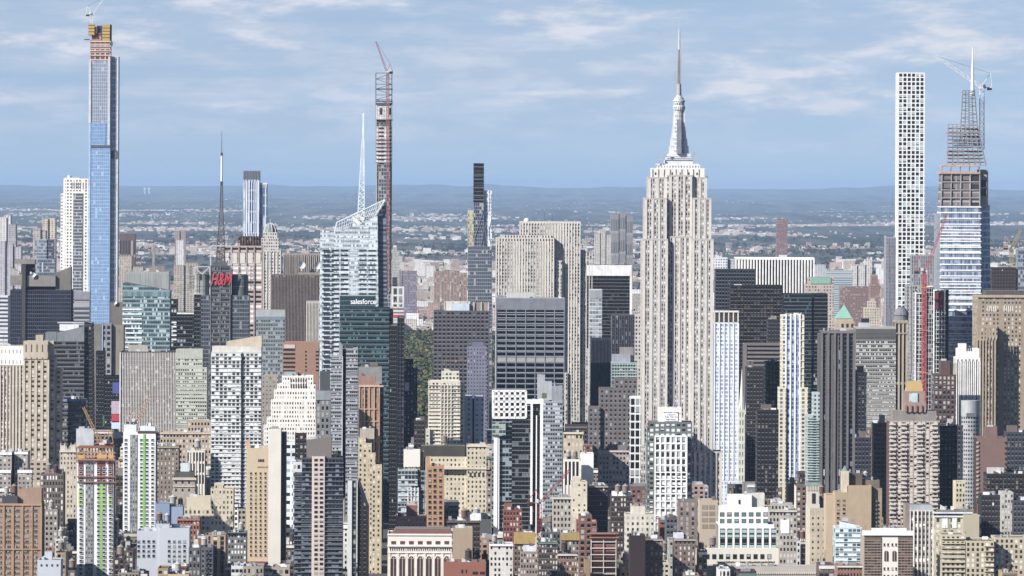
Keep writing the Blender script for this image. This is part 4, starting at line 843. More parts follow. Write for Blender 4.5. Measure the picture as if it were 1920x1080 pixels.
b.w(65, 88, 450, fac('a4b0c0', '74849c', 2.6, 3.9, .8, .7, bp=.3, met=.3)); b.w(88.1, 100, 450, fac('6c7690', '48546e', 2.6, 3.9, .8, .7, bp=.1), dy=1); b.w(70, 104, 487, fac('8c98ac', '56647c', 2.6, 3.9, .8, .7, bp=.2), dy=-3, dep=20)
b = B('office_block', 'grey block with dark ribbon windows between limestone and blue towers', 'office building', 6400, 139, 168, 548, 605, 24)
b.w(139, 168, 549, fac('a8a8ae', '5c606c', 100, 5, 1, .6, bp=.1)); b.bars('top_band', plain('9c9ca2'), [(138.6, 168.4, 548, 562, -.6, .5)])
b = B('office_block', 'taupe block with a round white dish right of the blue filmed tower', 'office building', 6100, 207, 231, 566, 600, 24)
b.w(207, 231, 568, plain('8a8078')); dish(b, 215, 567, 4, -2)
b = B('office_block', 'grey block with paired dark windows and a bright corner strip under the blue filmed tower', 'office building', 5500, 172, 212, 609, 690, 26)
b.w(172, 190, 610, fac('8f8a82', '4c4844', 20, 5, .1, .3, bp=0)); b.w(190.1, 209, 609, fac('9a9a9c', '2e3440', 4.6, 5.2, .6, .6, bp=.1), dy=1); b.bars('corner_strip', plain('a8bcd4'), [(190, 193, 609, 690, .3, .6)])
b.w(209.1, 232, 612, plain('a09484'), dy=4, name='side_block')
b = B('glass_tower', 'teal glass tower with white bands on its left and a sloped top', 'skyscraper', 5650, 230, 318, 529, 658, 34)
b.w(230, 319, 529, fac('94aab0', '56727c', 1.7, 4.1, .92, .62, sp='86a4aa', bp=.25, bl='b8d0d4', met=.4, ro=.2, tilt=.04, gvar=1), ytr=545, side=plain('3c484e'))
b.slabs(plain('eceff0', ro=.4), 229.6, 266, 580, 660, 9, 2.6, .7, 0, 'white_band'); b.bars('top_glass', fac('8fb0b4', '86a8ae', 1.7, 8, .9, .9, bp=0, met=.4), [(230, 318, 546, 556, -.3, .3)])
b = B('ribbed_block', 'grey ribbed machine hall behind the sloped teal glass tower', 'office building', 5750, 235, 317, 510, 545, 24)
b.w(235, 317, 511, fac('b0b2ae', '98a09c', 1.6, 60, .4, .97, bp=0)); b.clutter(rg, n=2)
b = B('office_tower', 'dark block with white roof band and scattered light panels left of the lettered tower', 'office building', 5750, 321, 363, 587, 655, 26)
b.w(332, 363, 587, fac('23252f', '14161e', 3, 4.2, .7, .6, bp=.2, bl='98b0b8')); b.w(320, 331.9, 563, fac('2c2e38', '181a22', 3, 4.2, .7, .6, bp=.25, bl='c8ccd0'), dy=2); b.bars('white_band', whitep, [(331.8, 363.4, 586, 589, -.6, .5)])
b.bars('light_panel', plain('e8eaec'), [(320, 331, 603 + i * 8, 606 + i * 8, 1.3, .4) for i in range(5)])
b = B('office_tower', 'dark grey tower with glass skylight wedge on its sloping roof', 'skyscraper', 5150, 85, 172, 626, 790, 36)
dk = fac('5c5e64', '2a2d35', 1.6, 3.8, .88, .55, bp=.15, bl='6c7078', met=.3, ro=.2, tilt=.02)
b.w(106, 158, 640, dk, side=fac('24242c', '18181e', 2, 3.8, .6, .5, bp=.02), par=0); b.w(106, 158, 624, plain('94979c', ro=.4), ytr=612, yb=640, dy=.5, dep=30, name='sloped_crown'); b.w(85, 106, 624, plain('8e9196', ro=.4), yb=640, dy=.2, dep=26, name='crown_band', par=.4); b.w(85, 105.9, 640, dk, dy=1, dep=26, name='wing', par=0)
b.w(158.1, 172, 603, fac('2c2e36', '1c1e26', 2, 3.8, .6, .5, bp=.03), ytr=606, dy=3, dep=34, name='side_wing', xb=(158.1, 176)); b.bars('skylight', plain('dfe3e6', ro=.2), [(112, 148, 608, 620, 12, 6)]); b.bars('skylight_rim', plain('c8cacc'), [(108, 172, 604, 606, 14, 8)])
b = B('office_block', 'cream ribbed block cut by the left edge with scalloped white top', 'office building', 4950, -12, 45, 649, 845, 30)
b.w(-14, 45, 650, fac('c4b8a8', '6c605c', 3.3, 3.5, .48, .5, sp='9a8c80', bp=.4, bl='e0dcd2', gvar=.8)); b.bars('white_crown', fac('f4f2ec', 'b0a8a0', 3.2, 9, .25, .35, bp=0), [(-14, 45.3, 649, 685, -.7, .6)]); b.ribs(plain('d6ccbc'), -12, 44, 686, 860, 9, 2.2, .8)
b = B('stone_tower', 'beige stepped masonry tower with small square turret at the left', 'office building', 4900, 42, 115, 642, 850, 34)
bg = fac('c8b69c', '4c4440', 5.2, 4.1, .5, .5, bp=.4, bl='e0d8ca', dirt=.12)
b.w(44, 92, 656, bg, roof='b4a48c'); b.w(44, 90, 641, fac('d2c0a6', '6c605a', 4.6, 11, .22, .6, bp=0), yb=673, dy=-.8, dep=28, name='plain_crown', par=.6); b.w(92.1, 104, 672, bg, dy=4, dep=24, name='setback'); b.w(104.1, 115, 694, bg, dy=7, dep=22, name='setback')
b.w(67, 81, 630, plain('c8b69c'), yb=641, dy=8, dep=12, name='turret'); b.w(92, 101, 640, plain('d2c0a6'), yb=672, dy=9, dep=12, name='setback', par=.4); b.ribs(plain('d4c4aa'), 46, 91, 675, 860, 4, 2.6, .5)
b = B('office_block', 'dark block with blue roof band and grey ribbon windows below the skylight tower', 'office building', 4960, 116, 161, 748, 820, 24)
b.w(117, 161, 750, fac('6c6e74', '24262e', 1.8, 3.8, .85, .5, bp=.3, bl='a8aaac')); b.bars('blue_band', plain('7c94cc'), [(116.6, 161.4, 748, 753, -.5, .4)])
b = B('billboard_tower', 'dark theatre district block carrying stacked illuminated billboards', 'office building', 5300, 200, 226, 705, 800, 22)
b.w(196, 226, 706, fac('1c1e2c', '12131c', 2.5, 3.6, .5, .5, bp=.05)); b.w(180, 196, 660, fac('20202c', '12131c', 2.5, 3.6, .5, .5, bp=.1, bl='6c6058'), dy=4, name='wing')
for nm, c, q in (('billboard', '4458a8', (211, 225, 717, 738)), ('billboard', 'b8a4b8', (209, 225, 752, 776)), ('billboard', 'c8243c', (209, 225, 777, 790)), ('billboard', 'b8ccf4', (209, 225, 792, 804)), ('billboard', '3c8c50', (193, 203, 779, 799))):
    b.bars(nm, plain(c, k=1, var=.25, sc_=.5), [(*q, -1 if q[0] > 200 else 3, .6)])
b = B('office_slab', 'broad slab of thin black and white vertical stripes', 'skyscraper', 5100, 225, 329, 661, 800, 34)
b.w(226, 329, 661, fac('3c3236', '30282c', 1.39, 3.7, .98, .6, sp='5c4e52', bp=.07, bl='e4ded6', gvar=.5, dirt=.05), side=plain('e4e0da'), roof='a4a09c'); b.ribs(plain('e4dcd6'), 227, 328.3, 661, 810, 34, 1.25, .3); b.bars('edge_pier', plain('ece8e2'), [(224.5, 226.4, 661, 810, -.8, 4)]); b.clutter(rg, n=6)
b = B('office_block', 'pale green office block of punched windows right of the striped slab', 'office building', 5050, 328, 390, 657, 800, 30)
pg = fac('c2c6b4', '3a3e3c', 1.9, 3.5, .6, .45, bp=.3, bl='dcdccc', dirt=.1); b.w(330, 388, 690, pg, roof='b4b4a8'); b.w(330, 380, 656, pg, yb=690.5, dy=3, dep=24, name='upper_tier', par=.5); b.bars('blank_band', plain('c4c8b6'), [(329.8, 380.2, 656, 673, 2.5, .45)]); b.slabs(plain('d0d2c2'), 330, 388, 697, 800, 15, 1.2, .4)
b = B('apartment_tower', 'wide white and grey glass apartment slab with beige roof house', 'apartment building', 4650, 395, 490, 655, 935, 28)
ap = fac('d4d6d2', '565c62', 3.3, 3.05, .68, .68, bp=.42, bl='e6eae8', gvar=1, met=.15, ro=.2, tilt=.03, dirt=.1)
b.w(396, 453, 662, ap, roof='c8c4ba', dep=28); b.w(453.1, 490, 662, ap, dy=1.5, dep=26, name='east_bay'); b.w(398, 490, 651, plain('dcd8cc'), yb=662, dy=3, dep=20, name='top_band', par=.6); b.w(425, 491, 640, plain('d8c6aa'), ytr=629, yb=652, dy=6, dep=14, name='roof_house')
b.slabs(plain('e4e6e4'), 395.5, 452, 668, 950, 39, 1.1, .7, 0, 'floor_slab'); b.slabs(plain('e4e6e4'), 454, 490, 668, 950, 39, 1.1, .7, 1.5, 'floor_slab'); b.bars('dark_slot', dark, [(452.4, 454, 664, 950, -.4, 2)])
b = B('office_tower', 'plain grey glass tower with pale blank top between the lettered and brown towers', 'office building', 5500, 480, 534, 581, 700, 28)
b.w(480, 534, 583, fac('949ea2', '6c787e', 2.3, 3.8, .75, .65, bp=.2, bl='a8b0b4', met=.25, ro=.3, gvar=.5)); b.bars('top_band', plain('b4b8b8'), [(479.6, 534.4, 581, 594, -.5, .45)]); b.bars('glass_band', plain('8c9eac', ro=.3), [(480, 534, 594, 600, -.3, .28)]); b.w(480, 490, 630, plain('d4c0a0'), yb=660, dy=-3, dep=3, name='side_wall', par=0) if 0 else None
b = B('brick_block', 'terracotta coloured block with a pale framed window at its corner', 'office building', 5300, 530, 599, 641, 705, 28)
b.w(530, 598, 643, plain('b98c70', var=.15), roof='c8b8a8'); b.bars('window_band', dark, [(531, 553, 654 + i * 8, 657.5 + i * 8, -.25, .3) for i in range(6)]); b.bars('pale_frame', plain('d8c8b8'), [(533, 553, 646, 653, -.4, .35)])
b.bars('slot_window', dark, [(572, 575, 658 + i * 7, 661 + i * 7, -.2, .25) for i in range(6)] + [(592, 598, 658 + i * 7, 661 + i * 7, -.2, .25) for i in range(6)])
b = B('stone_block', 'bright white wedding cake block stepping down on both sides', 'office building', 4850, 495, 592, 707, 815, 34)
wc = fac('eee8de', '5c5452', 2.15, 3.7, .5, .5, bp=.35, bl='c8c0b8', gw=9.5, pw=.12, dirt=.07)
for x0, x1, yt, dy in ((529, 588, 706, 12), (520, 592, 722, 9), (514, 592, 733, 6), (508, 592, 752, 3), (500, 592, 785, 0), (494, 592, 800, -3)): b.w(x0, x1, yt, wc, dy=dy, dep=22, par=.7, name='tier', roof='d8d4cc')
b.bars('tall_window', plain('4c4442'), [(545 + i * 4.6, 547.2 + i * 4.6, 711, 716, 11.7, .3) for i in range(7)] + [(545 + i * 4.6, 547.2 + i * 4.6, 719.5, 728, 11.7 - 3, .3) for i in range(7)]); b.w(533, 556, 697, plain('a8b0b6'), yb=707, dy=18, dep=8, name='cooling_plant', par=0)
b = B('stone_block', 'plain greyish stone block behind the white wedding cake block', 'office building', 5050, 491, 522, 704, 800, 26); b.w(491, 522, 705, fac('b0a696', '6c645c', 3, 3.6, .35, .4, bp=.2))
b = B('office_tower', 'slim banded tower with a dark central slot and slanted grey fin', 'office building', 4600, 620, 672, 640, 900, 28)
bd = fac('a4a6ac', '3c3e46', 1.5, 3.55, .85, .58, bp=.22, bl='c4c8cc', gvar=.8)
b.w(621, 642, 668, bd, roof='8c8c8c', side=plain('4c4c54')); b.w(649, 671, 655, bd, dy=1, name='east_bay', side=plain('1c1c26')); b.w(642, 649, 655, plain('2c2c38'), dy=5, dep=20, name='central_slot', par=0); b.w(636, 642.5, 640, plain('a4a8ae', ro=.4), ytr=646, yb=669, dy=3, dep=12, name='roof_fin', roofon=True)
b.w(651, 662, 645, plain('4c4c54'), ytr=652, yb=655.5, dy=6, dep=10, name='roof_plant'); b.slabs(plain('b8babe'), 621, 642, 672, 900, 37, 1.6, .5); b.slabs(plain('b8babe'), 649, 671, 664, 900, 38, 1.6, .5, 1); b.bars('white_edge', plain('c4c6ca'), [(641, 643, 668, 900, -.6, 1)])
b = B('office_block', 'dark block with pale curved tiles and grey roof plant left of the slim banded tower', 'office building', 4750, 593, 620, 745, 850, 24)
b.w(593, 620, 748, fac('8c8e92', '33363c', 3.6, 5, .5, .6, bp=.3)); b.bars('top_band', plain('a4a8ac', ro=.4), [(592.6, 620.4, 733, 750, -.6, 20)]); b.w(600, 619, 698, plain('5c6468'), yb=733, dy=8, dep=10, name='plant_tower'); b.w(600, 621, 680, plain('c8ccd0'), yb=692, dy=8, dep=10, name='plant_cap') if 0 else None
b = B('office_tower', 'tan ribbed tower with pink penthouse left of the dark avenue canyon', 'office building', 4900, 672, 719, 725, 880, 30)
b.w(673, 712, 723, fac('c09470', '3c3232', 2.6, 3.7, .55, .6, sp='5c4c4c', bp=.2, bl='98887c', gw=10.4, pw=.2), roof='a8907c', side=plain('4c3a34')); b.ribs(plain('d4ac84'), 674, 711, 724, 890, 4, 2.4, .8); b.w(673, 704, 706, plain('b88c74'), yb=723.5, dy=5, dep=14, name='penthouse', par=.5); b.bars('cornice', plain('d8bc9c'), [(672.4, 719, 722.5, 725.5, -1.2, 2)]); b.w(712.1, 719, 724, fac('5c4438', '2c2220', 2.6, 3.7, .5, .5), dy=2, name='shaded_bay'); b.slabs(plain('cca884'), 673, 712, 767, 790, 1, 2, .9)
b = B('office_block', 'light grey machine hall between tan ribbed and green glass towers', 'office building', 5080, 672, 716, 690, 725, 24); b.w(672, 716, 690, plain('9c9c9c')); b.clutter(rg, n=4)
b = B('stone_block', 'cream ziggurat block stepping down to the right beside the dark avenue canyon', 'apartment building', 4500, 672, 716, 825, 1000, 40)
zg = fac('d2c09c', '4c4238', 3.6, 3.75, .38, .48, bp=.3, bl='e4dcc8', dirt=.12)
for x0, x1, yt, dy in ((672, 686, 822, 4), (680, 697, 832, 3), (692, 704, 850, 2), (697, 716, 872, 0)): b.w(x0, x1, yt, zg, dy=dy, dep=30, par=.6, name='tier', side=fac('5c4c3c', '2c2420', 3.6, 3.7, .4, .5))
b.w(675, 702, 806, plain('c0b4a0'), yb=823, dy=9, dep=14, name='bulkhead')
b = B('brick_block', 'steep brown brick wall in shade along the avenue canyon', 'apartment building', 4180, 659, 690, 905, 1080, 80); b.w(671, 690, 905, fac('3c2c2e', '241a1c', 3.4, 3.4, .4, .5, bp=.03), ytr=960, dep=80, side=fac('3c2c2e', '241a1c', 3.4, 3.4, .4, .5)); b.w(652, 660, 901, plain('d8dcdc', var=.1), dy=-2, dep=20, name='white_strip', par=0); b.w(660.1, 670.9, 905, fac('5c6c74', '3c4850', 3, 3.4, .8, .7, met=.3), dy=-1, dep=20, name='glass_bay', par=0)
b.bars('bright_edge', plain('d8d2c6'), [(668.6, 670.6, 900, 1055, -1.6, .5)])
b = B('apartment_tower', 'cream balcony apartment tower with small turret beside the park view', 'apartment building', 4700, 803, 870, 716, 835, 26)
cr = fac('dcd4c0', '5c544c', 2.9, 3.15, .6, .5, bp=.4, bl='c4bcae', dirt=.08)
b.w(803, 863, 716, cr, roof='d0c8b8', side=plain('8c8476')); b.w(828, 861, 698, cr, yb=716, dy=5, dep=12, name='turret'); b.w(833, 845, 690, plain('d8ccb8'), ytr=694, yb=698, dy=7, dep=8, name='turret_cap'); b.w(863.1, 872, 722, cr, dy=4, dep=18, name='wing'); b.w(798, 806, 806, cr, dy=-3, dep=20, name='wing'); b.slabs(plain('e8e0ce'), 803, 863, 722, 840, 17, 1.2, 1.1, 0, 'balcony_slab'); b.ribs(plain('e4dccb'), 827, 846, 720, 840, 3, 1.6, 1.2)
b = B('apartment_slab', 'lavender grey paired slabs with porthole windows right of the cream balcony tower', 'apartment building', 4720, 865, 908, 742, 830, 24)
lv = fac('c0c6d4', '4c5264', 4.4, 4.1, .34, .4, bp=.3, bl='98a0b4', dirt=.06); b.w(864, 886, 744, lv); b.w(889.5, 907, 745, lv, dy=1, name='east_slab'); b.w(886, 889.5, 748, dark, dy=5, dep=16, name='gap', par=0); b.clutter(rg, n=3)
# white fin tower cluster
b = B('glass_tower', 'dark glass tower with bright white vertical fins and open white roof frame', 'apartment building', 4500, 924, 1018, 752, 1000, 30)
b.w(923, 960, 783, fac('8c9aa4', '2c3840', 2.6, 3.4, .9, .75, bp=.2, bl='98a8b0', met=.35, tilt=.03), dy=1, name='glass_bay', dep=24); b.w(960.1, 996, 779, fac('4c545c', '20262e', 2.6, 3.4, .9, .8, bp=.15, bl='6c7c84', met=.3, tilt=.03), dy=0, dep=26, name='glass_bay'); b.w(996.1, 1018, 755, fac('3a3436', '1e1a1c', 3, 3.4, .6, .6, bp=.1), dy=2, dep=24, name='brown_bay')
b.bars('white_fin', plain('f2f2f0', var=.06), [(995, 999, 757, 983, -1.6, 3), (1005, 1007, 779, 1000, -.2, 2), (1013, 1018, 757, 972, -1.6, 3), (926, 933, 817, 1000, -1.4, 3), (933.5, 936.5, 817, 1000, -.9, 2)])
b.bars('white_cap', plain('f2f2f0'), [(986, 1019, 749, 757, -1.2, 22)])
frame3(b, 'roof_frame', plain('f0efec', var=.1), 925, 986, [733, 743, 753, 763, 772, 783], 0, 16, 6, .85, brace=False); b.w(930, 982, 762, plain('c4a08c', var=.3), yb=783, dy=6, dep=14, name='roof_storey')
b.w(923, 948, 797, fac('a8bcb4', '5c706c', 2.6, 3.4, .9, .7, bp=.3, met=.3), dy=-3, dep=4, name='green_bay', yb=817)
b = B('office_tower', 'grey banded glass block behind the white finned tower with tall blank roof screens', 'office building', 4620, 1013, 1055, 752, 905, 28)
b.w(1014, 1055, 754, fac('b4bac0', '4c545e', 1.9, 3.4, .85, .5, sp='98a4ae', bp=.3, bl='c8d0d6', met=.25, tilt=.02)); b.w(1008, 1035, 715, plain('b8bcc2', ro=.5), yb=750, dy=6, dep=14, name='roof_screen', par=.3); b.w(1008, 1022, 701, plain('b8bcc2', ro=.5), ytr=703, yb=716, dy=6.5, dep=12, name='roof_screen'); b.w(1035.2, 1055, 724, plain('a4a8b0', ro=.5), yb=754, dy=5, dep=15, name='roof_screen', par=.3); b.bars('green_panel', plain('7c8c3c'), [(1016, 1024, 737, 746, 5.6, .3)])
b = B('stone_block', 'large grey brown masonry block with paired windows left of the tall spired tower', 'office building', 5100, 1125, 1196, 729, 870, 40)
gb = fac('847c7c', '2c2a30', 3.9, 4.1, .42, .5, bp=.06, gw=7.8, pw=.12); b.w(1125, 1190, 730, gb, roof='6c6868'); b.w(1153, 1195, 712, gb, yb=730, dy=5, dep=26, name='upper_tier'); b.w(1104, 1125.5, 765, gb, dy=-3, dep=30, name='west_wing')
b = B('office_block', 'block with pale teal window bands and grey roof boxes left of the spired tower', 'office building', 5250, 1147, 1196, 680, 712, 28)
b.w(1147, 1194, 681, fac('b4ccc8', '4c5c5c', 2.4, 4, .8, .55, sp='6c7c7c', bp=.1)); b.w(1148, 1182, 665, plain('a8b0bc'), yb=681, dy=4, dep=12, name='roof_box', par=.3); b.w(1163, 1188, 652, plain('a49c98'), yb=666, dy=8, dep=12, name='roof_box', par=.3); b.slabs(plain('c0d4d0'), 1147, 1194, 683, 712, 5, 1.3, .5)
# church spire
b = B('church', 'pale gothic church spire rising in the shaded gap right of the pale blue tower', 'church', 5125, 1384, 1398, 690, 778, 14)
b.w(1385.3, 1396.7, 770, fac('d8dacc', '4c504c', 2.4, 7, .3, .6, bp=0), dep=7, par=.3); x, z0 = b.L(1391, 770, 3.5); mb = MB(); mb.cyl(x, 3.5, z0, b.L(1391, 691, 3.5)[1], 2.7, .12, 8); mb.build('spire', plain('dde0d2'), b.r)
mb = MB()
for sx in (-3, 3):
    for sy in (.5, 6.5): mb.cyl(x + sx, sy, z0 - 3, z0 + 7, .7, .05, 6)
mb.build('pinnacle', plain('dde0d2'), b.r)

# ---------------------------------------------------------------- front band: buildings with real windows
b = B('apartment_tower', 'white and grey tower under construction with lime green stripes and orange scaffold crown', 'apartment building', 4250, 145, 213, 862, 1080, 26)
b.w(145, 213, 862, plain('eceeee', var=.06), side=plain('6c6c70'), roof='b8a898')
b.bars('centre_bay', fac('9a9a98', '55585c', 1.9, 2.95, .5, .6, bp=.5, bl='b8bcbc', dirt=.3), [(160.5, 175, 866, 1100, -.5, .5)])
b.bars('bare_storeys', plain('9a4440', var=.5, sc_=.3), [(147, 156, 863, 905, -.35, .35), (182, 197, 863, 903, -.35, .35), (203, 211, 863, 925, -.35, .35)])
b.bars('lime_stripe', plain('a6e83c', var=.1), [(187.5, 191.5, 903, 1100, -.45, .44)]); b.bars('lime_panel', plain('c8ec3c', var=.3), [(147, 156, 916, 950, -.3, .29), (183, 199, 905, 960, -.3, .29), (203, 211, 930, 948, -.3, .29)])
winparts(b, [151.5, 184.6, 195, 206.8], [880 + i * 7.9 for i in range(27)], 6.2, 4.6, glass='252a34', frame_c='c4c8c8', dy=-.46, blp=.1)
b.slabs(plain('c8906c', var=.4), 143, 216, 849, 862, 2, 2.4, 2, 0, 'work_deck'); b.bars('yellow_panel', plain('e0b048'), [(147, 159, 853, 860, -2.2, .4), (182, 200, 852, 860, -2.2, .4), (203, 213, 853, 860, -2.2, .4)])
frame3(b, 'scaffold', plain('8c5c44'), 144, 215, [840, 849, 858, 866], -1.6, 22, 12, .16); b.bars('work_deck', plain('b4643c'), [(146, 213, 838, 840, 0, 24)]); b.bars('debris_net', plain('b87858', var=.5), [(144, 216, 893, 895, -1.6, 1), (144, 218, 903, 905, -1.6, 1)])
crane('yellow luffing crane on the scaffold crown of the lime striped tower', 4262, (196, 862), (192, 834), (156, 763), 'c89a4c', jw=2.2, mw=2.4, back=8, aft=(208, 806), hoist=False)
b = B('apartment_tower', 'finished white tower with one lime green stripe right of the tower under construction', 'apartment building', 4450, 230, 292, 812, 1000, 26)
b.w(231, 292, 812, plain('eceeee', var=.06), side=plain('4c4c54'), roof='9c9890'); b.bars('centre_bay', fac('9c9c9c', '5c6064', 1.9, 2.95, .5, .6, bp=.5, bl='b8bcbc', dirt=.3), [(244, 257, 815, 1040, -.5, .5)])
b.bars('lime_stripe', plain('92e03c', var=.1), [(268.5, 272.3, 814, 1000, -.45, .44)])
winparts(b, [236, 265.2, 275.6, 286], [827 + i * 7.4 for i in range(24)], 6, 4.3, glass='252a34', frame_c='c4c8c8', dy=-.05, blp=.05)
b.w(232, 256, 797, plain('dfe6ea'), yb=812, dy=4, dep=12, name='roof_box', par=.3); b.w(262, 291, 800, plain('dce4ea'), yb=812, dy=6, dep=12, name='roof_box', par=.3); b.bars('rust_band', plain('7c4c44'), [(258, 292.4, 808, 812.5, -.4, 1)])
crane('tan luffing crane behind the roof boxes of the finished lime striped tower', 4500, (256, 800), (255, 793), (283, 742), 'c8a468', jw=2, mw=2.2, back=7, hoist=False)
b = B('brick_block', 'tan brick loft filling the lower left corner with regular window rows', 'office building', 4150, -10, 80, 945, 1080, 34)
b.w(-12, 78, 946, plain('b8967a', var=.14), roof='8c8074', side=plain('5c4436')); winparts(b, [x0 + i * 3.4 for x0 in (-8, 8.5, 25, 42, 58.6) for i in range(4)], [960 + i * 9.7 for i in range(13)], 2.6, 5, frame_c='b0a08c', blp=.45)
b.ribs(plain('c49a70', var=.14), -10, 77.5, 946, 1100, 5, 2.6, .7, name='pier'); b.slabs(plain('c8a47c'), -12, 78, 947, 1030, 1, 2, 1, name='cornice'); b.w(34, 78, 918, plain('b8967a'), yb=946, dy=8, dep=20, name='upper_tier'); b.w(4, 33, 932, plain('5c5a60'), yb=946, dy=5, dep=10, name='bulkhead'); b.hosts(2)
b = B('office_block', 'white and grey stepped block at the left edge with bright white band tops', 'office building', 4500, -8, 60, 850, 935, 30)
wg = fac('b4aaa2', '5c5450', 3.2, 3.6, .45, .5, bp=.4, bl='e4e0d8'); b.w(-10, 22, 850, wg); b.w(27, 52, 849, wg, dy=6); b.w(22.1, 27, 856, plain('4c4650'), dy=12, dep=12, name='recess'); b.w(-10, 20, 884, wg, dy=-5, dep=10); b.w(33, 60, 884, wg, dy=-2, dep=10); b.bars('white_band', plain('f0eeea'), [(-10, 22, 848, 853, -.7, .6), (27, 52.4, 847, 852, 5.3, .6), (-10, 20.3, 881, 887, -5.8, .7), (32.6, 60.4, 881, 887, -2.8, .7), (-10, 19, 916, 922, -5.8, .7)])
b = B('apartment_tower', 'sandy blank topped tower with two window columns per side and white wall beside it', 'apartment building', 4180, 462, 537, 806, 1055, 30)
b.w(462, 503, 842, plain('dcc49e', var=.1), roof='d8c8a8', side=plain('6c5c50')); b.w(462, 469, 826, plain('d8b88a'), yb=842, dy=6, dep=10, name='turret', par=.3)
winparts(b, [470.5, 479.5, 488.5, 497.5], [890 + i * 8.05 for i in range(20)], 4.2, 4.6, frame_c='c8b490', dy=0, blp=.15); b.bars('vent_slot', dark, [(484 + i * 3, 486 + i * 3, 861, 866, -.2, .3) for i in range(4)]); b.bars('ledge', plain('c8a878'), [(482, 502, 874, 876.5, -.4, .5)])
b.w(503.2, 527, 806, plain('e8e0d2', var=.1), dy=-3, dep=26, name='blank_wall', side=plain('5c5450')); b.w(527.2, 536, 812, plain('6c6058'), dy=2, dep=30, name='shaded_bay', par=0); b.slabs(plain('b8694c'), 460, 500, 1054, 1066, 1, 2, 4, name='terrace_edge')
b = B('office_block', 'pale blue white block between the blank wall and the dark glass tower', 'office building', 4380, 536, 556, 828, 900, 24)
b.w(536, 555, 830, fac('dce4e8', '33424c', 4, 6, .7, .42, bp=.2, bl='a8b8c0')); b.w(549, 570, 868, fac('d8dcdc', '33424c', 3, 6, .7, .5, bp=.4), dy=-6, dep=14, name='wing')
b = B('apartment_tower', 'dark glass balcony tower with a cream central window strip and blank grey roof house', 'apartment building', 4050, 550, 645, 860, 1080, 28)
dg = fac('5c6474', '2e3442', 2.5, 3.3, .88, .62, sp='3c4250', bp=.3, bl='7c8aa0', met=.3, ro=.2, tilt=.03, gvar=1)
b.w(566, 590, 860, dg, roof='6c7050'); b.w(609, 643, 860, dg, name='east_bay', dy=0, side=plain('2a2a34')); b.w(552, 565.9, 890, dg, dy=2, dep=20, name='west_bay'); b.w(585, 608.9, 858, plain('e2cfc2', var=.06), dy=-1.6, dep=12, name='cream_bay')
winparts(b, [592.5, 602.6], [866 + i * 8.85 for i in range(26)], 8, 6.6, frame_c='cbb8ac', dy=-1.6, blp=.25, sill=False)
b.w(575, 622, 826, plain('8f857c', var=.06), ytr=818, yb=860, dy=6, dep=16, name='roof_house'); b.slabs(plain('8c92a0'), 565.5, 589, 868, 1090, 26, 1, 1.3, 0, 'balcony_slab'); b.slabs(plain('8c92a0'), 609, 644, 868, 1090, 26, 1, 1.3, 0, 'balcony_slab'); b.slabs(plain('8c92a0'), 551, 565, 894, 1090, 23, 1, 1.3, 2, 'balcony_slab')
b.w(554, 575, 815, fac('3c2c30', '241c20', 3, 3.4, .5, .5), yb=862, dy=20, dep=12, name='rear_wing')
mb = MB(); rr = random.Random(3)
def leafclump(mb, x, y, z, r, n, rng, m=0, s=.35):
    for i in range(n):
        v = Vector((rng.gauss(0, 1), rng.gauss(0, 1), rng.gauss(0, 1))).normalized() * r * rng.uniform(.35, 1); a = Vector((rng.gauss(0, 1), rng.gauss(0, 1), rng.gauss(0, 1))).normalized(); c = a.cross(v).normalized() * r * s; a = a * r * s
        p = Vector((x, y, z)) + v; mb.quad([p - a, p - c, p + a, p + c], m)
leaf = plain('5c6c38', var=.6, sc_=.5, k=.6)
x, z = b.L(632, 852, 4)
leafclump(mb, x, 4, z, 2.6, 160, rr); tg_ = B('roof_tree', 'dark roof garden tree right of the blank grey roof house', 'tree', 4052, 628, 637, 858, foot=False, z=WZ(632, 862, 4052))
mb = MB(); leafclump(mb, 0, 2, 4, 2.4, 200, rr); mb.build('crown', leaf, tg_.r); mb = MB(); mb.cyl(0, 2, 0, 3, .25, .15, 6); mb.build('trunk', plain('5c4a3c'), tg_.r)
b = B('apartment_block', 'orange brick block with terrace hedge right of a glazed block', 'apartment building', 4370, 798, 835, 872, 985, 24)
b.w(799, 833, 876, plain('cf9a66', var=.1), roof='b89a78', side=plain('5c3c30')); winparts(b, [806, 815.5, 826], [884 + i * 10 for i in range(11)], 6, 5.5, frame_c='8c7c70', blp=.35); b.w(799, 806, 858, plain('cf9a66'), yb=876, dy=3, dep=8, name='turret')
b = B('apartment_block', 'grey glazed block with roof garden and large white blank roof house', 'apartment building', 4400, 745, 798, 878, 980, 26)
b.w(746, 783, 882, fac('a8b4b8', '4c5a60', 2.6, 3.5, .85, .7, sp='b8c4c8', bp=.4, bl='c8d4d8', met=.3, tilt=.03)); b.w(783.1, 798, 884, fac('8c9ca4', '38444c', 2.6, 3.5, .8, .7, bp=.3, met=.3), dy=2); b.w(757, 788, 845, plain('ece7da', var=.06), yb=880, dy=6, dep=12, name='roof_house'); b.w(788.1, 795, 846, plain('9c8c78'), yb=881, dy=8, dep=10, name='roof_house', par=.3); b.slabs(plain('c8d0d4'), 746, 783, 890, 990, 10, 1.4, .8); b.ribs(plain('e0e4e4'), 765, 784, 914, 990, 3, 2.4, .5)
mb = MB()
for i in range(14):
    x, z = b.L(750 + i * 3.4, 879, 1.5); leafclump(mb, x, 1.5, z + .7, .95, 30, rr)
tag(mb.build('hedge', leaf, b.r), None, None)
b = B('hotel_block', 'long beige hotel with dark mansard cornice half in shade', 'office building', 4600, 790, 912, 838, 935, 36)
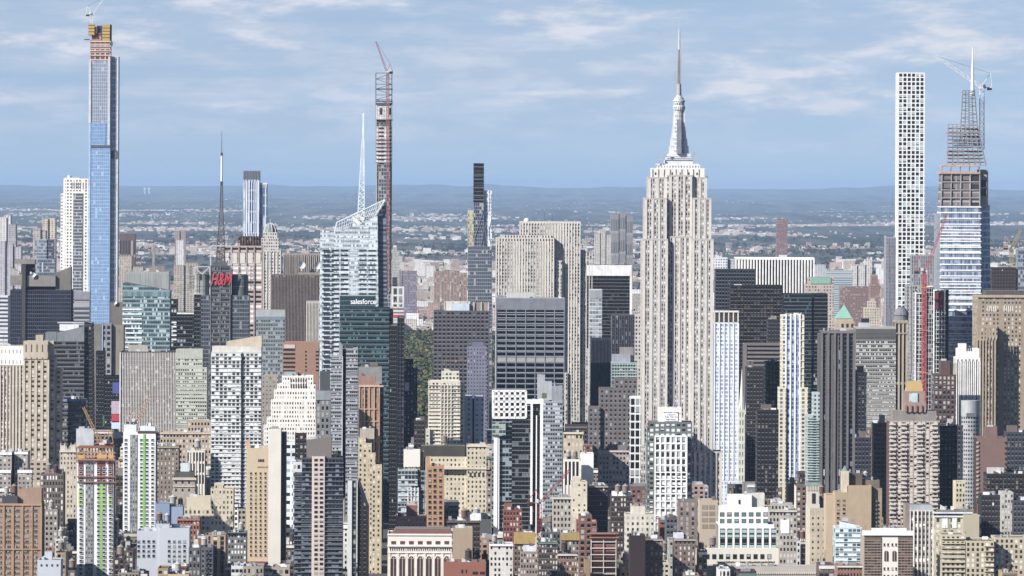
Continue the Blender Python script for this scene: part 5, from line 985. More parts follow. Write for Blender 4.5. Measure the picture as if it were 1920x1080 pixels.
ht = fac('dccfb0', '5c5248', 3.1, 3.8, .42, .5, bp=.3, bl='c4b8a4', dirt=.12); b.w(806, 876, 858, ht, roof='8c8478'); b.w(875, 912, 836, ht, dy=-4, dep=22, name='end_pavilion', roof='c8c0b0'); b.w(790, 872, 836, plain('5c564e'), yb=858, dy=8, dep=20, name='mansard', par=0); b.bars('cornice', plain('e4d8bc'), [(804, 912, 876, 880, -5, 4.9), (874.5, 912.5, 835, 838, -5, 1)]); b.bars('arched_window', plain('4c443c'), [(880 + i * 8, 883.5 + i * 8, 886, 894, -4.3, .3) for i in range(4)])
b.hosts(1)
b = B('loft_building', 'white stone and red brick loft with a row of tall arched windows', 'office building', 4000, 727, 848, 1000, 1080, 40)
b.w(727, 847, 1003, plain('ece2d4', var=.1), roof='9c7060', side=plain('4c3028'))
b.bars('cornice', plain('f2eadc', var=.08), [(726, 848, 1021.5, 1025, -1.6, 1.5), (726.4, 847.6, 1035, 1037, -1, .9), (726.4, 847.6, 1001.5, 1004, -.8, .7)])
bkm = plain('8c5040', var=.3)
for i in range(7):
    c = 737.8 + i * 16.6; mb = MB(); x, z0 = b.L(c, 1100, 0); _, z1 = b.L(c, 1047, 0); r = 4.6 / F * 4000
    mb.box(x - r, x + r, -.35, 0, z0, z1); mb.quad([(x + r * math.cos(a * .314), -.35, z1 + r * math.sin(a * .314)) for a in range(11)])
    mb.box(x - r * .12, x + r * .12, -.45, -.36, z0, z1 + r * .8, 1); mb.box(x - r, x + r, -.45, -.36, z1 - .1, z1 + .2, 1); mb.build('arched_window', [plain('5c3c34', var=.3), plain('cdbfb0')], b.r)
    mb = MB(); n = 10
    for k in range(n):
        a0, a1 = math.pi * k / n, math.pi * (k + 1) / n; mb.bar((x + (r + .25) * math.cos(a0), -.5, z1 + (r + .25) * math.sin(a0)), (x + (r + .25) * math.cos(a1), -.5, z1 + (r + .25) * math.sin(a1)), .3)
    mb.build('arch_trim', plain('f2eadc'), b.r)
    b.bars('arched_dormer', plain('7c4438'), [(c - 4.3, c + 4.3, 1014.5, 1020.5, -.3, .3)])
b.ribs(plain('ecdfce'), 729.5, 845.7, 1036, 1100, 7, 5, .6, name='pier'); winparts(b, ar(732, 843, 28), [1032.5], 2.2, 5, frame_c='cdbfb0', dy=0); b.w(742, 845, 992, plain('9c6a58', var=.2), yb=1003, dy=6, dep=30, name='tiled_roof', par=0, xb=(734, 847), depb=30)
b.top = b.L(800, 1003, 4)[1]; b.tx = (b.L(730, 1003)[0], b.L(845, 1003)[0], 1, 5)
b = B('office_block', 'white concrete grid office block with tall dark glass bays and stepped top', 'office building', 4050, 1340, 1452, 955, 1062, 34)
wh = 'f2eee6'
b.w(1347, 1452, 985, plain(wh, var=.06), roof='c8c4bc', side=plain('9c968c')); b.w(1350, 1440, 953, plain(wh, var=.06), yb=985, dy=5, dep=20, name='upper_tier'); b.w(1366, 1410, 930, plain(wh, var=.06), yb=953, dy=9, dep=14, name='roof_house'); b.w(1398, 1434, 927, plain('d8d4c8'), yb=953, dy=12, dep=10, name='roof_screen'); b.bars('slot', dark, [(1385, 1388, 937, 945, 8.6, .4)])
winparts(b, [1354 + i * 13.6 for i in range(7)], [968.5, 981], 8.6, 8, glass='6c9498', frame_c='4c5654', dy=5, blp=.2, sill=False)
b.bars('glass_bay', fac('4c5c5c', '20262a', 4, 3.6, .85, .6, sp='14161a', bp=.45, bl='a8ccc8', met=.2), [(1350 + i * 13.7, 1359 + i * 13.7, 991, 1029, -.25, .3) for i in range(8)])
b.ribs(plain(wh, var=.06), 1348, 1451, 985, 1032, 15, 1.6, .8, name='pier') if 0 else None
b.w(1305, 1460, 1031, plain('e4dccb', var=.08), dy=-8, dep=7.9, name='podium', roof='b4ae9c'); winparts(b, [1313 + i * 12.9 for i in range(11)], [1048.5], 8, 9.5, glass='2c3a3c', frame_c='586462', dy=-8, blp=.3, sill=False)
b.w(1303, 1560, 1064, plain('c4bcae', var=.15), dy=-30, dep=20, name='front_range', roof='aeb0b4'); b.bars('corbel', plain('e4dcc8'), [(1346 + i * 4, 1348 + i * 4, 1074, 1077, -30.8, .7) for i in range(52)])
mb = MB()
for i in range(60):
    x, z = b.L(1345 + i * 1.8, 1055, -14); leafclump(mb, x, -14 + rr.uniform(-1, 1), z + .2, .9, 14, rr, s=.4)
mb.build('planting', plain('7c7c44', var=.5, sc_=.5, k=.7), b.r)
b = B('office_block', 'beige recessed panel block left of the white concrete grid block', 'office building', 4250, 1308, 1345, 939, 1000, 26)
b.w(1312, 1346, 940, plain('cbb89e', var=.08), roof='bfb09a'); b.bars('inset_panel', plain('a89684'), [(1316 + i * 13.5, 1327 + i * 13.5, 947 + j * 12, 955 + j * 12, -.2, .25) for i in range(2) for j in range(4)])
b = B('office_block', 'grey brown block with tall window strips left of the beige panel block', 'office building', 4330, 1273, 1310, 940, 1000, 30); b.w(1273, 1310, 941, fac('9a8880', '4c4444', 4.2, 3.6, .4, .65, bp=.4, bl='b8b0a8'), dy=0)
b = B('stone_block', 'cream block with curved gable window under the pink balcony towers neighbour', 'office building', 4300, 1173, 1226, 965, 1030, 26); b.w(1173, 1226, 966, fac('e0d8c6', '4c4844', 3.6, 4.2, .42, .5, bp=.3)); b.w(1183, 1210, 950, plain('dfd6c4'), yb=966, dy=3, dep=12, name='gable', par=.3)
b['x'] if 0 else None
b.r['label'] = 'cream block with a raised central gable left of the rental sign tower'
b = B('apartment_block', 'tan brick block with broad blank front and stepped roof boxes', 'apartment building', 4250, 1548, 1640, 905, 1030, 34)
tb = plain('c8ae88', var=.18)
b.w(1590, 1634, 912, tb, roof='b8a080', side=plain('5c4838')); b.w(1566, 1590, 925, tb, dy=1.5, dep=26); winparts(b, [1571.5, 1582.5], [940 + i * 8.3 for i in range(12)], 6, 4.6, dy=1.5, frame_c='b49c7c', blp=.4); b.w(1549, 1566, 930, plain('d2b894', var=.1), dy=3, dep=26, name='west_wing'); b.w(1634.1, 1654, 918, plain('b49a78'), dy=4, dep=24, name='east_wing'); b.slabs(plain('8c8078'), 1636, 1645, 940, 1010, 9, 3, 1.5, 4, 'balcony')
b.w(1578, 1592, 883, plain('dccdb0'), yb=925, dy=8, dep=8, name='turret', par=0); x, z0 = b.L(1585, 883, 12); mb = MB(); mb.cyl(x, 12, z0, z0 + 4, 2.9, .05, 6); mb.build('turret_roof', plain('7c9c94'), b.r); b.w(1592, 1617, 889, plain('7c6a5c'), yb=912, dy=12, dep=10, name='roof_box'); b.w(1617.1, 1650, 902, plain('8c7868'), yb=918, dy=14, dep=10, name='roof_box'); b.hosts(1)
b = B('campanile', 'pale stone clock tower top with arched belfry opening left of the dark bronze ribbed tower', 'clock tower', 4300, 1510, 1537, 905, 1080, 16)
st2 = plain('d8d0bf', var=.1); b.w(1513, 1537, 945, st2, dep=14, par=0); b.w(1512, 1538, 905, plain('8fb4a4'), yb=911, dy=-.4, dep=15, name='copper_cornice', par=0); b.w(1514, 1536, 911, st2, yb=945, dy=.4, dep=13, par=0, name='belfry'); b.bars('arched_opening', dark, [(1522.5, 1529, 925, 944, .1, .4)]); b.bars('corbel', plain('e4dcca'), [(1513 + i * 3, 1514.6 + i * 3, 911, 920, -.2, .6) for i in range(8)]); b.w(1519, 1560, 955, fac('cdbfa6', '5c5044', 4, 4.4, .3, .4, bp=.2), dy=-6, dep=5.9, name='lower_block', par=.8)
b = B('glass_block', 'pale blue glass apartment block in front of the tan blank fronted block', 'apartment building', 4080, 1566, 1617, 985, 1050, 24)
b.w(1566, 1616, 991, fac('cfdfe4', '5c7c84', 3, 3.4, .8, .7, sp='a8c0c8', bp=.45, bl='dce8ec', met=.25, tilt=.03, gvar=1)); b.w(1576, 1606, 978, plain('dfe6ee'), ytr=984, yb=991, dy=4, dep=10, name='roof_box'); b.slabs(plain('dfeaee'), 1566, 1616, 998, 1060, 7, 1.2, .6)
b = B('loft_building', 'corner loft wrapped in brown scaffolding with white arched centre bay', 'office building', 4020, 1618, 1712, 1002, 1080, 34)
b.w(1620, 1712, 1006, plain('b8a894', var=.15), roof='a89890'); b.bars('cornice', plain('f4f0e8', var=.06), [(1617, 1714, 995, 1004, -2.6, 2.5)]); b.bars('scaffold', fac('a48874', '4c3a30', 2.2, 1.9, .86, .62, bp=.3, bl='7c6454'), [(1621, 1653, 1008, 1100, -1.6, 1.5), (1684, 1712, 1008, 1100, -1.6, 1.5)]); b.bars('white_bay', plain('ece6da', var=.06), [(1653.2, 1683.8, 1006, 1100, -1.2, 1.1)]); b.bars('parapet_panel', plain('ece8e0'), [(1634, 1700, 990, 996, 3, 1)])
for px in (1661.5, 1676.5):
    x, z0 = b.L(px, 1052, 0); _, z1 = b.L(px, 1036, 0); r = 3.8 / F * 4020; mb = MB(); mb.box(x - r, x + r, -1.5, -1.3, z0, z1); mb.quad([(x + r * math.cos(a * .314), -1.5, z1 + r * math.sin(a * .314)) for a in range(11)]); mb.box(x - r * .1, x + r * .1, -1.6, -1.51, z0, z1 + r * .8, 1); mb.build('arched_window', [plain('6c4438'), plain('d8ccbc')], b.r)
winparts(b, [1658, 1665, 1673, 1680], [1024, 1069, 1083], 3.6, 5.5, dy=-1.2, frame_c='c8bcac')
b = B('office_block', 'white and grey pier block with metal roof right of the scaffolded loft', 'office building', 4130, 1700, 1750, 955, 1080, 30)
b.w(1706, 1750, 958, fac('d4d0c8', '4c4644', 2.9, 4.1, .55, .55, sp='9c8c84', bp=.35, bl='ece8e0'), side=plain('8c847a')); b.w(1706, 1748, 946, plain('b8bcc2', ro=.5), yb=958, dy=3, dep=16, name='metal_roof', par=0); b.ribs(plain('ece8e0'), 1707, 1749.5, 958, 1100, 6, 1.5, .7); b.w(1698, 1706, 945, plain('a89484'), dy=4, dep=22, name='chimney_wall', par=0); b.hosts(1)
b = B('apartment_block', 'cream block with teal roof edge and tall white windows near the right', 'apartment building', 4120, 1752, 1840, 966, 1080, 34)
b.w(1752, 1840, 970, fac('cfc4a8', '5c564a', 5, 4.2, .4, .6, bp=.3, bl='e8e4d6'), roof='b4ac98'); b.w(1757, 1824, 957, plain('8c887c'), yb=970, dy=8, dep=14, name='roof_terrace', par=.3); b.bars('roof_edge', plain('dfe4e6'), [(1752, 1824, 960.5, 963, 4, 3), (1752, 1824, 967, 970, -1, 1)]); b.w(1806, 1836, 966, plain('c8bc9c', var=.08), dy=-3, dep=3, name='blank_bay', par=.4); b.bars('tall_window', plain('eceae2'), [(1767, 1777, 972, 990, -.4, .35), (1785, 1794, 970, 990, -.4, .35)])
b = B('apartment_block', 'sandy balcony apartment block in the lower right with planted terraces', 'apartment building', 4020, 1765, 1866, 1002, 1080, 40)
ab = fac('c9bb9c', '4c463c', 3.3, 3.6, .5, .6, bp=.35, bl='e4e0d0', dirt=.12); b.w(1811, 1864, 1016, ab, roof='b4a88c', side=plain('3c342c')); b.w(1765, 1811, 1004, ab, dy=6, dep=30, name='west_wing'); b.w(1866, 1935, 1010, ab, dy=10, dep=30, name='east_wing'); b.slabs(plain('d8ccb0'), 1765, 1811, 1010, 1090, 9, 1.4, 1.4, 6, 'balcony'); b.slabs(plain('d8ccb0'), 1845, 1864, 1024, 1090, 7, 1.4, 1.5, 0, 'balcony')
mb = MB()
for i in range(30):
    x, z = b.L(1815 + rr.random() * 46, 1015, 3); leafclump(mb, x, 3, z + .3, .9, 16, rr, s=.4)
mb.build('planting', plain('6c6c34', var=.5, sc_=.5, k=.7), b.r)
b = B('brick_tower', 'red brown brick slab with blank front in the right shadow zone', 'apartment building', 4420, 1830, 1888, 822, 945, 26)
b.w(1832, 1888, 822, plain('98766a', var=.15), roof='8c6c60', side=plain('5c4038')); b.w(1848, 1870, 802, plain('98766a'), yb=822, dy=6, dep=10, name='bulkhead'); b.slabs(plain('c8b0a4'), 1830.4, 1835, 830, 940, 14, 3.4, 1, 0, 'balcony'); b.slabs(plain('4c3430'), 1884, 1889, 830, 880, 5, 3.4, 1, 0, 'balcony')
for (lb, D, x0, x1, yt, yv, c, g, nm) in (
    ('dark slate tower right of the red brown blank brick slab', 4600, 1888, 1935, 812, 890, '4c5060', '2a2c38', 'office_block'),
    ('brick block toned near black for the deep shade under the dark slate tower', 4300, 1850, 1935, 890, 960, '3c3034', '221c20', 'brick_block'),  # dark wall colour stands in for the shadow over this block
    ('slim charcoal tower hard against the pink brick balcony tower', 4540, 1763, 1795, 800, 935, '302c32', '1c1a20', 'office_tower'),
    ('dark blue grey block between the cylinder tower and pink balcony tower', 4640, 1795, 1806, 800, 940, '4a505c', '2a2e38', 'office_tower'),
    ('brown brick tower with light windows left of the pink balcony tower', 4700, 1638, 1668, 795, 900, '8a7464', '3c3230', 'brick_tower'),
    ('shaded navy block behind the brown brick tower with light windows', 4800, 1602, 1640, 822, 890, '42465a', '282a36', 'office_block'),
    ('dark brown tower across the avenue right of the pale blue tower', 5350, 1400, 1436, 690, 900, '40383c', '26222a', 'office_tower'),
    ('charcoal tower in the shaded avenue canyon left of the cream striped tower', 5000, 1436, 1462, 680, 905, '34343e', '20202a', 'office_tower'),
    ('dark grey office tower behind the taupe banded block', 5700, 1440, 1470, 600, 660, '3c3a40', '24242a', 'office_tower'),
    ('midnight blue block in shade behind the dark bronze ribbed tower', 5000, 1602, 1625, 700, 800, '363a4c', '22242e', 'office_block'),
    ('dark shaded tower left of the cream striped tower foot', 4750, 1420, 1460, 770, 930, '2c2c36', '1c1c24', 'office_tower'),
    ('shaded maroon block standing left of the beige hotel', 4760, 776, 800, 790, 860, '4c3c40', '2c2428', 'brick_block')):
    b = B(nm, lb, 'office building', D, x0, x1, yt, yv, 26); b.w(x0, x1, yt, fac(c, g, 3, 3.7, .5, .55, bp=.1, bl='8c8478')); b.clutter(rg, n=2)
b = B('brick_block', 'red brick block with flat front at the bottom, right of the arched white loft', 'office building', 3900, 832, 912, 1052, 1080, 30); b.w(832, 911, 1056, plain('b06a4c', var=.14), roof='9c8478'); b.bars('window', dark, [(865, 868, 1068, 1075, -.2, .25), (873, 875, 1068, 1075, -.2, .25), (886, 896, 1072, 1077, -.2, .25), (900, 909, 1072, 1077, -.2, .25)]); b.hosts(1)
b = B('loft_building', 'loft under construction with open red brown floors and white slabs', 'office building', 4050, 1106, 1158, 1000, 1075, 24)
b.w(1108, 1155, 1002, fac('8c4a3c', '4c2a26', 100, 3.9, 1, .6, bp=.3, bl='a85c48', dirt=.5), par=0); b.slabs(plain('dccfc4'), 1107, 1156, 1016, 1100, 7, 1.6, 1.2, name='floor_slab'); b.slabs(plain('c87a50'), 1105, 1160, 1000, 1008, 1, 2, 2, name='work_deck'); b.ribs(plain('dccfc4'), 1108.6, 1155, 1012, 1100, 2, 1.4, 1)
crane('red luffing crane with white tip standing over the low rooftops', 4120, (1012, 1010), (1012, 945), (1069, 880), 'a43c48', jw=2, mw=2.6, back=9, aft=(1005, 918), hoist=False)
b = B('office_block', 'pale blue grey low block with square window rows at the lower left', 'office building', 4120, 256, 356, 990, 1060, 30)
b.w(257, 299, 997, plain('c6ccd6', var=.06), roof='a8acb4'); b.w(299.1, 355, 992, plain('c8ced8', var=.06), dy=-1, dep=28, roof='a8acb4'); winparts(b, [260 + i * 9.4 for i in range(4)], [1018, 1027, 1036, 1045], 5.5, 5.5, blp=.3, frame_c='a8acb4'); winparts(b, [317 + i * 9.6 for i in range(4)], [1018, 1027, 1036, 1045, 1054], 5.5, 5.5, dy=-1, blp=.5, frame_c='a8acb4'); b.w(293, 318, 984, plain('c2c8d2'), yb=998, dy=5, dep=10, name='bulkhead'); b.hosts(2)
b = B('office_block', 'matte blue painted block behind the pale blue grey low block', 'office building', 4220, 291, 342, 948, 990, 24); b.w(291, 318, 946, plain('8ea4c4', var=.06)); b.w(318.1, 343, 952, plain('9ab0ce', var=.06), dy=1); b.hosts(2)
b = B('office_block', 'cream stepped block in the low rooftops right of the blue painted block', 'office building', 4330, 345, 395, 935, 1000, 28); b.w(345, 396, 955, fac('ddd0b0', '6c6050', 3.2, 4, .5, .6, bp=.4)); b.w(350, 396, 933, plain('dccfb2', var=.1), yb=955, dy=4, dep=18, name='upper_tier')
b = B('stone_block', 'grey stone palazzo with white glass lantern on its roof', 'office building', 4450, 324, 368, 888, 950, 28); b.w(324, 366, 897, fac('b8ac9c', '4c4440', 5, 6, .3, .4, bp=.1)); b.bars('cornice', plain('d4c8b4'), [(323, 368, 896, 900, -1.4, 1.3), (324, 366, 911, 913, -.8, .8)]); b.w(339, 355, 868, plain('d4e4e8', ro=.3), yb=884, dy=7, dep=7, name='lantern', par=0); b.w(328, 364, 886, plain('6c6660'), yb=897, dy=4, dep=16, name='attic')
b = B('small_block', 'small pale painted block with stepped blank top at the bottom left', 'office building', 3930, 68, 116, 1046, 1080, 24); b.w(70, 114, 1052, plain('c8ced6', var=.06)); b.w(84, 98, 1036, plain('c8ced6'), yb=1052, dy=4, dep=6, name='bulkhead', par=.4); b.bars('window', dark, [(76 + i * 10, 79 + i * 10, 1058, 1062, -.2, .25) for i in range(4)])
# ---------------------------------------------------------------- recognisable smaller buildings of the low city
def smallb(nm, lb, D, x0, x1, yt, yv, c, bays, rows=None, g='2c2b30', dep=24, bl='d8d4ca', bp=.35, sp=None, ww=.5, wh=.52, fh=3.8, host=0, corn=None, up=None, ribs=0, dy=0, clut=2, side=None, blank=False):
    b = B(nm, lb, 'building', D, x0, x1, yt, yv, dep)
    W = (x1 - x0) / F * D; m = plain(c, var=.15) if blank else fac(c, g, W / bays, fh, ww, wh, sp=sp, bl=bl, bp=bp, dirt=.2, gvar=.9)
    b.w(x0, x1, yt, m, side=side or plain(c), roof=rg.choice(ROOFC))
    t0, x_ = b.top, b.tx
    if corn: b.bars('cornice', plain(corn), [(x0 - .6, x1 + .6, yt - .5, yt + 2, -1.1, 1.05)])
    if ribs: b.ribs(plain(c), x0 + .6, x1 - .6, yt + 2, 1100, ribs, 1.3, .5)
    if up: b.w(up[0], up[1], up[2], m if not up[3:] else plain(up[3]), yb=yt, dy=5, dep=dep * .5, name='roof_house'); b.top, b.tx = t0, x_
    b.clutter(rg, n=clut, big=False)
    if host: b.hosts(host)
    return b
SM = 'stone_block'; BR = 'brick_block'; AP = 'apartment_block'
smallb(AP, 'grey cream seven storey block with regular windows right of the red crane', 4230, 1037, 1071, 934, 985, 'c4baa8', 5, fh=4.4, corn='ddd4c4')
smallb(AP, 'white block with dark vertical strips below the grey banded glass block', 4450, 1058, 1087, 863, 920, 'ece6dc', 4, ww=.5, wh=.9, fh=20, ribs=4, host=2, g='2c2824')
smallb(SM, 'buff block with wide attic windows right of the grey banded glass block', 4620, 1056, 1093, 812, 850, 'd4c4a0', 5, wh=.4, corn='e4d8bc', fh=6)
smallb(AP, 'bright white small block with grey lower half left of the stone palazzo row', 4480, 1090, 1113, 852, 895, 'f0ede8', 2, ww=.2, wh=.3, blank=True)
smallb(SM, 'pinkish grey masonry block with cornice at the left foot of the spired tower', 4650, 1123, 1180, 846, 900, 'b8aaa0', 9, corn='d4c8bc', up=(1140, 1175, 836, '8c8682'))
smallb(BR, 'dark charcoal brick block between cream gable houses and the rental sign tower', 4420, 1102, 1140, 912, 960, '4c464c', 7, bp=.05, corn='b8a890')
smallb(SM, 'cream stepped house with shadowed archway right of the red crane tip', 4400, 1071, 1101, 905, 950, 'ddd0b4', 3, ww=.3, wh=.4, up=(1075, 1090, 896))
smallb(BR, 'brown brick block with white painted roof box on stilts beside the rental sign tower', 4350, 1146, 1186, 932, 1000, '5c4a44', 7, host=2, up=(1148, 1184, 924, 'f2f0ee'))
smallb(BR, 'red brick block with slanted roof left of the red crane mast', 4160, 944, 979, 958, 1000, '9c5444', 6, g='3c2420', up=(946, 960, 947, 'a8644c'))
smallb(BR, 'dark maroon blank walled block near the open floored loft', 3960, 1181, 1210, 1006, 1080, '4a3034', 3, blank=True)
smallb(BR, 'brown brick block with pale round arches left of its twin', 3990, 1210, 1243, 1012, 1070, '8c7468', 4, corn='c4b8a4', ww=.35, bl='c8beb0')
smallb(BR, 'brown brick block with pale round arches right of its twin', 3985, 1264, 1304, 1012, 1070, '8c7468', 5, corn='c4b8a4', ww=.35, up=(1264, 1282, 1002, 'd8dde6'))
smallb(SM, 'grey limestone block with a large white wall panel right of the white grid office block', 4120, 1442, 1494, 958, 1050, 'bdb4a8', 8, corn='d4ccc0', fh=4.2, up=(1446, 1482, 946)).bars('wall_panel', plain('ecece8', k=1), [(1464, 1480, 975, 1000, -.5, .4)])
smallb(BR, 'slim brown brick house with one window column left of the campanile', 4380, 1493, 1512, 912, 965, '8c7264', 2, side=plain('e4dccc'))
b_ = smallb(BR, 'pinkish brick block with a square brick stair tower and pyramid cap', 4130, 741, 800, 970, 1000, 'b48878', 8, ww=.2, wh=.35, bl='f0e8e0')
b_.w(762, 783, 950, plain('9c6a5c'), yb=970, dy=3, dep=8, name='stair_tower'); x0_, z0_ = b_.L(761.5, 950, 3); x1_, z1_ = b_.L(783.5, 943, 3); mb = MB(); mb.box(x0_, x1_, 2.6, 11.4, z0_ + .9, z1_ + 1, tp=((x0_ + x1_) / 2 - .2, (x0_ + x1_) / 2 + .2, 6.8, 7.2)); mb.build('pyramid_cap', plain('c4a08c'), b_.r)
smallb(BR, 'dark brown slab with white roof box right of the arched loft', 4180, 838, 900, 978, 1020, '54403c', 10, bp=.1, corn='8c7460', up=(862, 902, 966, 'e8e6e4'), host=1)
smallb(BR, 'sandy sunlit wall block behind the arched white loft corner', 4090, 849, 886, 992, 1052, 'bfa888', 3, blank=True)
smallb(AP, 'white cornice house cut between red brick block and the white finned tower', 4010, 918, 962, 1022, 1070, 'd8d4cc', 6, corn='f2f0ec', host=1)
smallb(BR, 'grey brown loft with two roof tanks right of the white stepped block', 4430, 76, 119, 890, 990, '80726a', 8, ww=.45, wh=.6, fh=4.6, bl='f0ece4', host=2, up=(84, 118, 882, 'a88c80'))
smallb(SM, 'slim grey stone house in front of the grey brown loft', 4240, 84, 108, 957, 1030, 'a89c90', 3, host=1)
g_ = smallb(SM, 'cream gothic block with twin pinnacled turrets left of the lime striped tower', 4620, 112, 150, 846, 900, 'd0c2aa', 6, ww=.35, corn='e0d4bc')
for px in (118, 137):
    x0_, z0_ = g_.L(px, 846, 2); mb = MB(); mb.box(x0_ - 2, x0_ + 2, .5, 4.5, z0_, z0_ + 4.5)
    for sx in (-1.6, 1.6): mb.cyl(x0_ + sx, 2.5, z0_ + 4.4, z0_ + 7.4, .5, .05, 5)
    mb.build('turret', plain('d8ccb8'), g_.r)
smallb(SM, 'wide cream block with grey cooling plant on top behind the gothic turrets', 4760, 130, 212, 838, 862, 'cbb99a', 12, up=(143, 176, 806, 'c4c8cc'))
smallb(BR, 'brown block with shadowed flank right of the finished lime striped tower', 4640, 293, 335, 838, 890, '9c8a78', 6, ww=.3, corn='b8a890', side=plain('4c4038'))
smallb(SM, 'white pier fronted block with arched head windows left of the white apartment slab', 4640, 350, 384, 846, 900, 'e4dccc', 6, ww=.5, wh=.8, fh=9, ribs=6, host=1)
smallb(SM, 'long tan block with paired windows behind the white pier fronted block', 4800, 300, 396, 812, 850, 'c4ae92', 16, fh=4.4, corn='d8c8ac', up=(352, 396, 790))
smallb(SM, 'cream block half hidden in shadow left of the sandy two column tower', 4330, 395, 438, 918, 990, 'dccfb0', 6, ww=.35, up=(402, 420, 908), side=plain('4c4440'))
smallb(AP, 'grey block with white window row and black cornice left of the sandy two column tower', 4110, 427, 462, 1000, 1060, '8c8c8a', 6, bl='f0f0ec', bp=.5, corn='2c2a2c', host=1)
smallb(BR, 'terracotta roof deck building with open scaffolding near the pale blue low block', 4160, 332, 374, 974, 1010, 'b07454', 7, g='4c2c24', wh=.65, sp='c88c6c', corn='c88058')
smallb(BR, 'brown loft with yellow netting round its top at the foot of the white finned tower', 4060, 964, 1003, 1002, 1030, '8c7462', 6).bars('debris_net', plain('c8a848', var=.4, sc_=.4), [(963.5, 1003.5, 998, 1020, -1.2, 1)])
smallb(BR, 'grey loft with yellow netting round its top right of the red crane', 4065, 1052, 1086, 1003, 1030, '9c948a', 5).bars('debris_net', plain('c0a04c', var=.4, sc_=.4), [(1051.5, 1086.5, 999, 1013, -1.2, 1)])
smallb(BR, 'brown office loft with window bands left of the open floored loft', 3980, 1046, 1082, 1040, 1080, 'a07c64', 7, fh=4, host=1, corn='e4dcd0')
smallb(BR, 'dark brown loft on the near row left of the brown office loft', 4000, 1010, 1046, 1018, 1070, '6c5c54', 7, bp=.5, corn='7ca08c')
smallb(BR, 'light brown loft with white roof block near the lower centre', 3960, 976, 1008, 1036, 1080, 'a89484', 6, bp=.5, up=(982, 1006, 1026, 'd8dce4'))
smallb(AP, 'arcaded red brick hall with pale cornice at the foot of the pale blue glass block', 3960, 1570, 1617, 1062, 1080, 'b07c64', 8, corn='e8e4d4', ww=.4, bl='4c4440')
smallb(SM, 'sunlit cream house in a gap of the dark avenue right of the pink balcony tower', 4380, 1792, 1810, 905, 940, 'd8cca8', 3)
smallb(SM, 'pale stone facade caught by sun in the lower right shade', 4150, 1878, 1900, 925, 980, 'c4c0b4', 4)
smallb(BR, 'rowhouse block toned charcoal for the lower right shadow', 4160, 1840, 1878, 930, 1000, '3c3a42', 6, bp=.05)  # shadow is put into the dark wall colour
smallb(BR, 'flank building toned bluish grey for shade at the lower right frame edge', 4140, 1900, 1935, 940, 1000, '565a66', 5, bp=.05)  # wall colour darkened to carry the shade of this corner

# rooftop plant on every flat roof of the nearer buildings
rc_ = random.Random(77)
for b in list(ALLB):
    if b.D > 5000: continue
    T = getattr(b, 'tops', []); allt = T + getattr(b, 'caps', [])
    for z, tx in T:
        mx, my = (tx[0] + tx[1]) / 2, (tx[2] + tx[3]) / 2
        if any(z2 > z and q[0] <= mx <= q[1] and q[2] <= my <= q[3] for z2, q in allt): continue
        b.top, b.tx = z, tx; b.clutter(rc_, n=max(1, min(5, int((tx[1] - tx[0]) / 5))), big=False)
# ---------------------------------------------------------------- terrain
def smooth(t): t = max(0, min(1, t)); return t * t * (3 - 2 * t)
def ground(x, y):
    if y < 15000: return 0
    pts = [(15000, 0), (60000, 4), (80000, 14), (100000, 46), (125000, 128), (150000, 268), (156000, 250), (190000, 150)]
    z = pts[-1][1]
    for (a, za), (c, zc) in zip(pts, pts[1:]):
        if a <= y <= c: z = za + (zc - za) * (y - a) / (c - a); break
    k = smooth((y - 17000) / 25000) * (.5 + y / 70000)
    n = mnoise.fractal(Vector((x / 9000, y / 9000, 1.7)), 1.0, 2.1, 4)
    n2 = mnoise.noise(Vector((x / 16000, y / 9000, 4.2)))
    far = 1 - .3 * smooth((y - 135000) / 14000)
    for i, (yr, A) in enumerate(((68000, 42), (92000, 60), (116000, 66), (146000, 190))):
        z += A * math.exp(-((y - yr) / 3200) ** 2) * (.3 + mnoise.noise(Vector((x / (1900 + 500 * i), 3.3 * i, .5))) + .35 * mnoise.noise(Vector((x / 600, 7.7 * i, 2.5))))
    return z + k * far * (22 * n + 20 * n2 + 3 * mnoise.noise(Vector((x / 700, y / 2600, 5.5))))
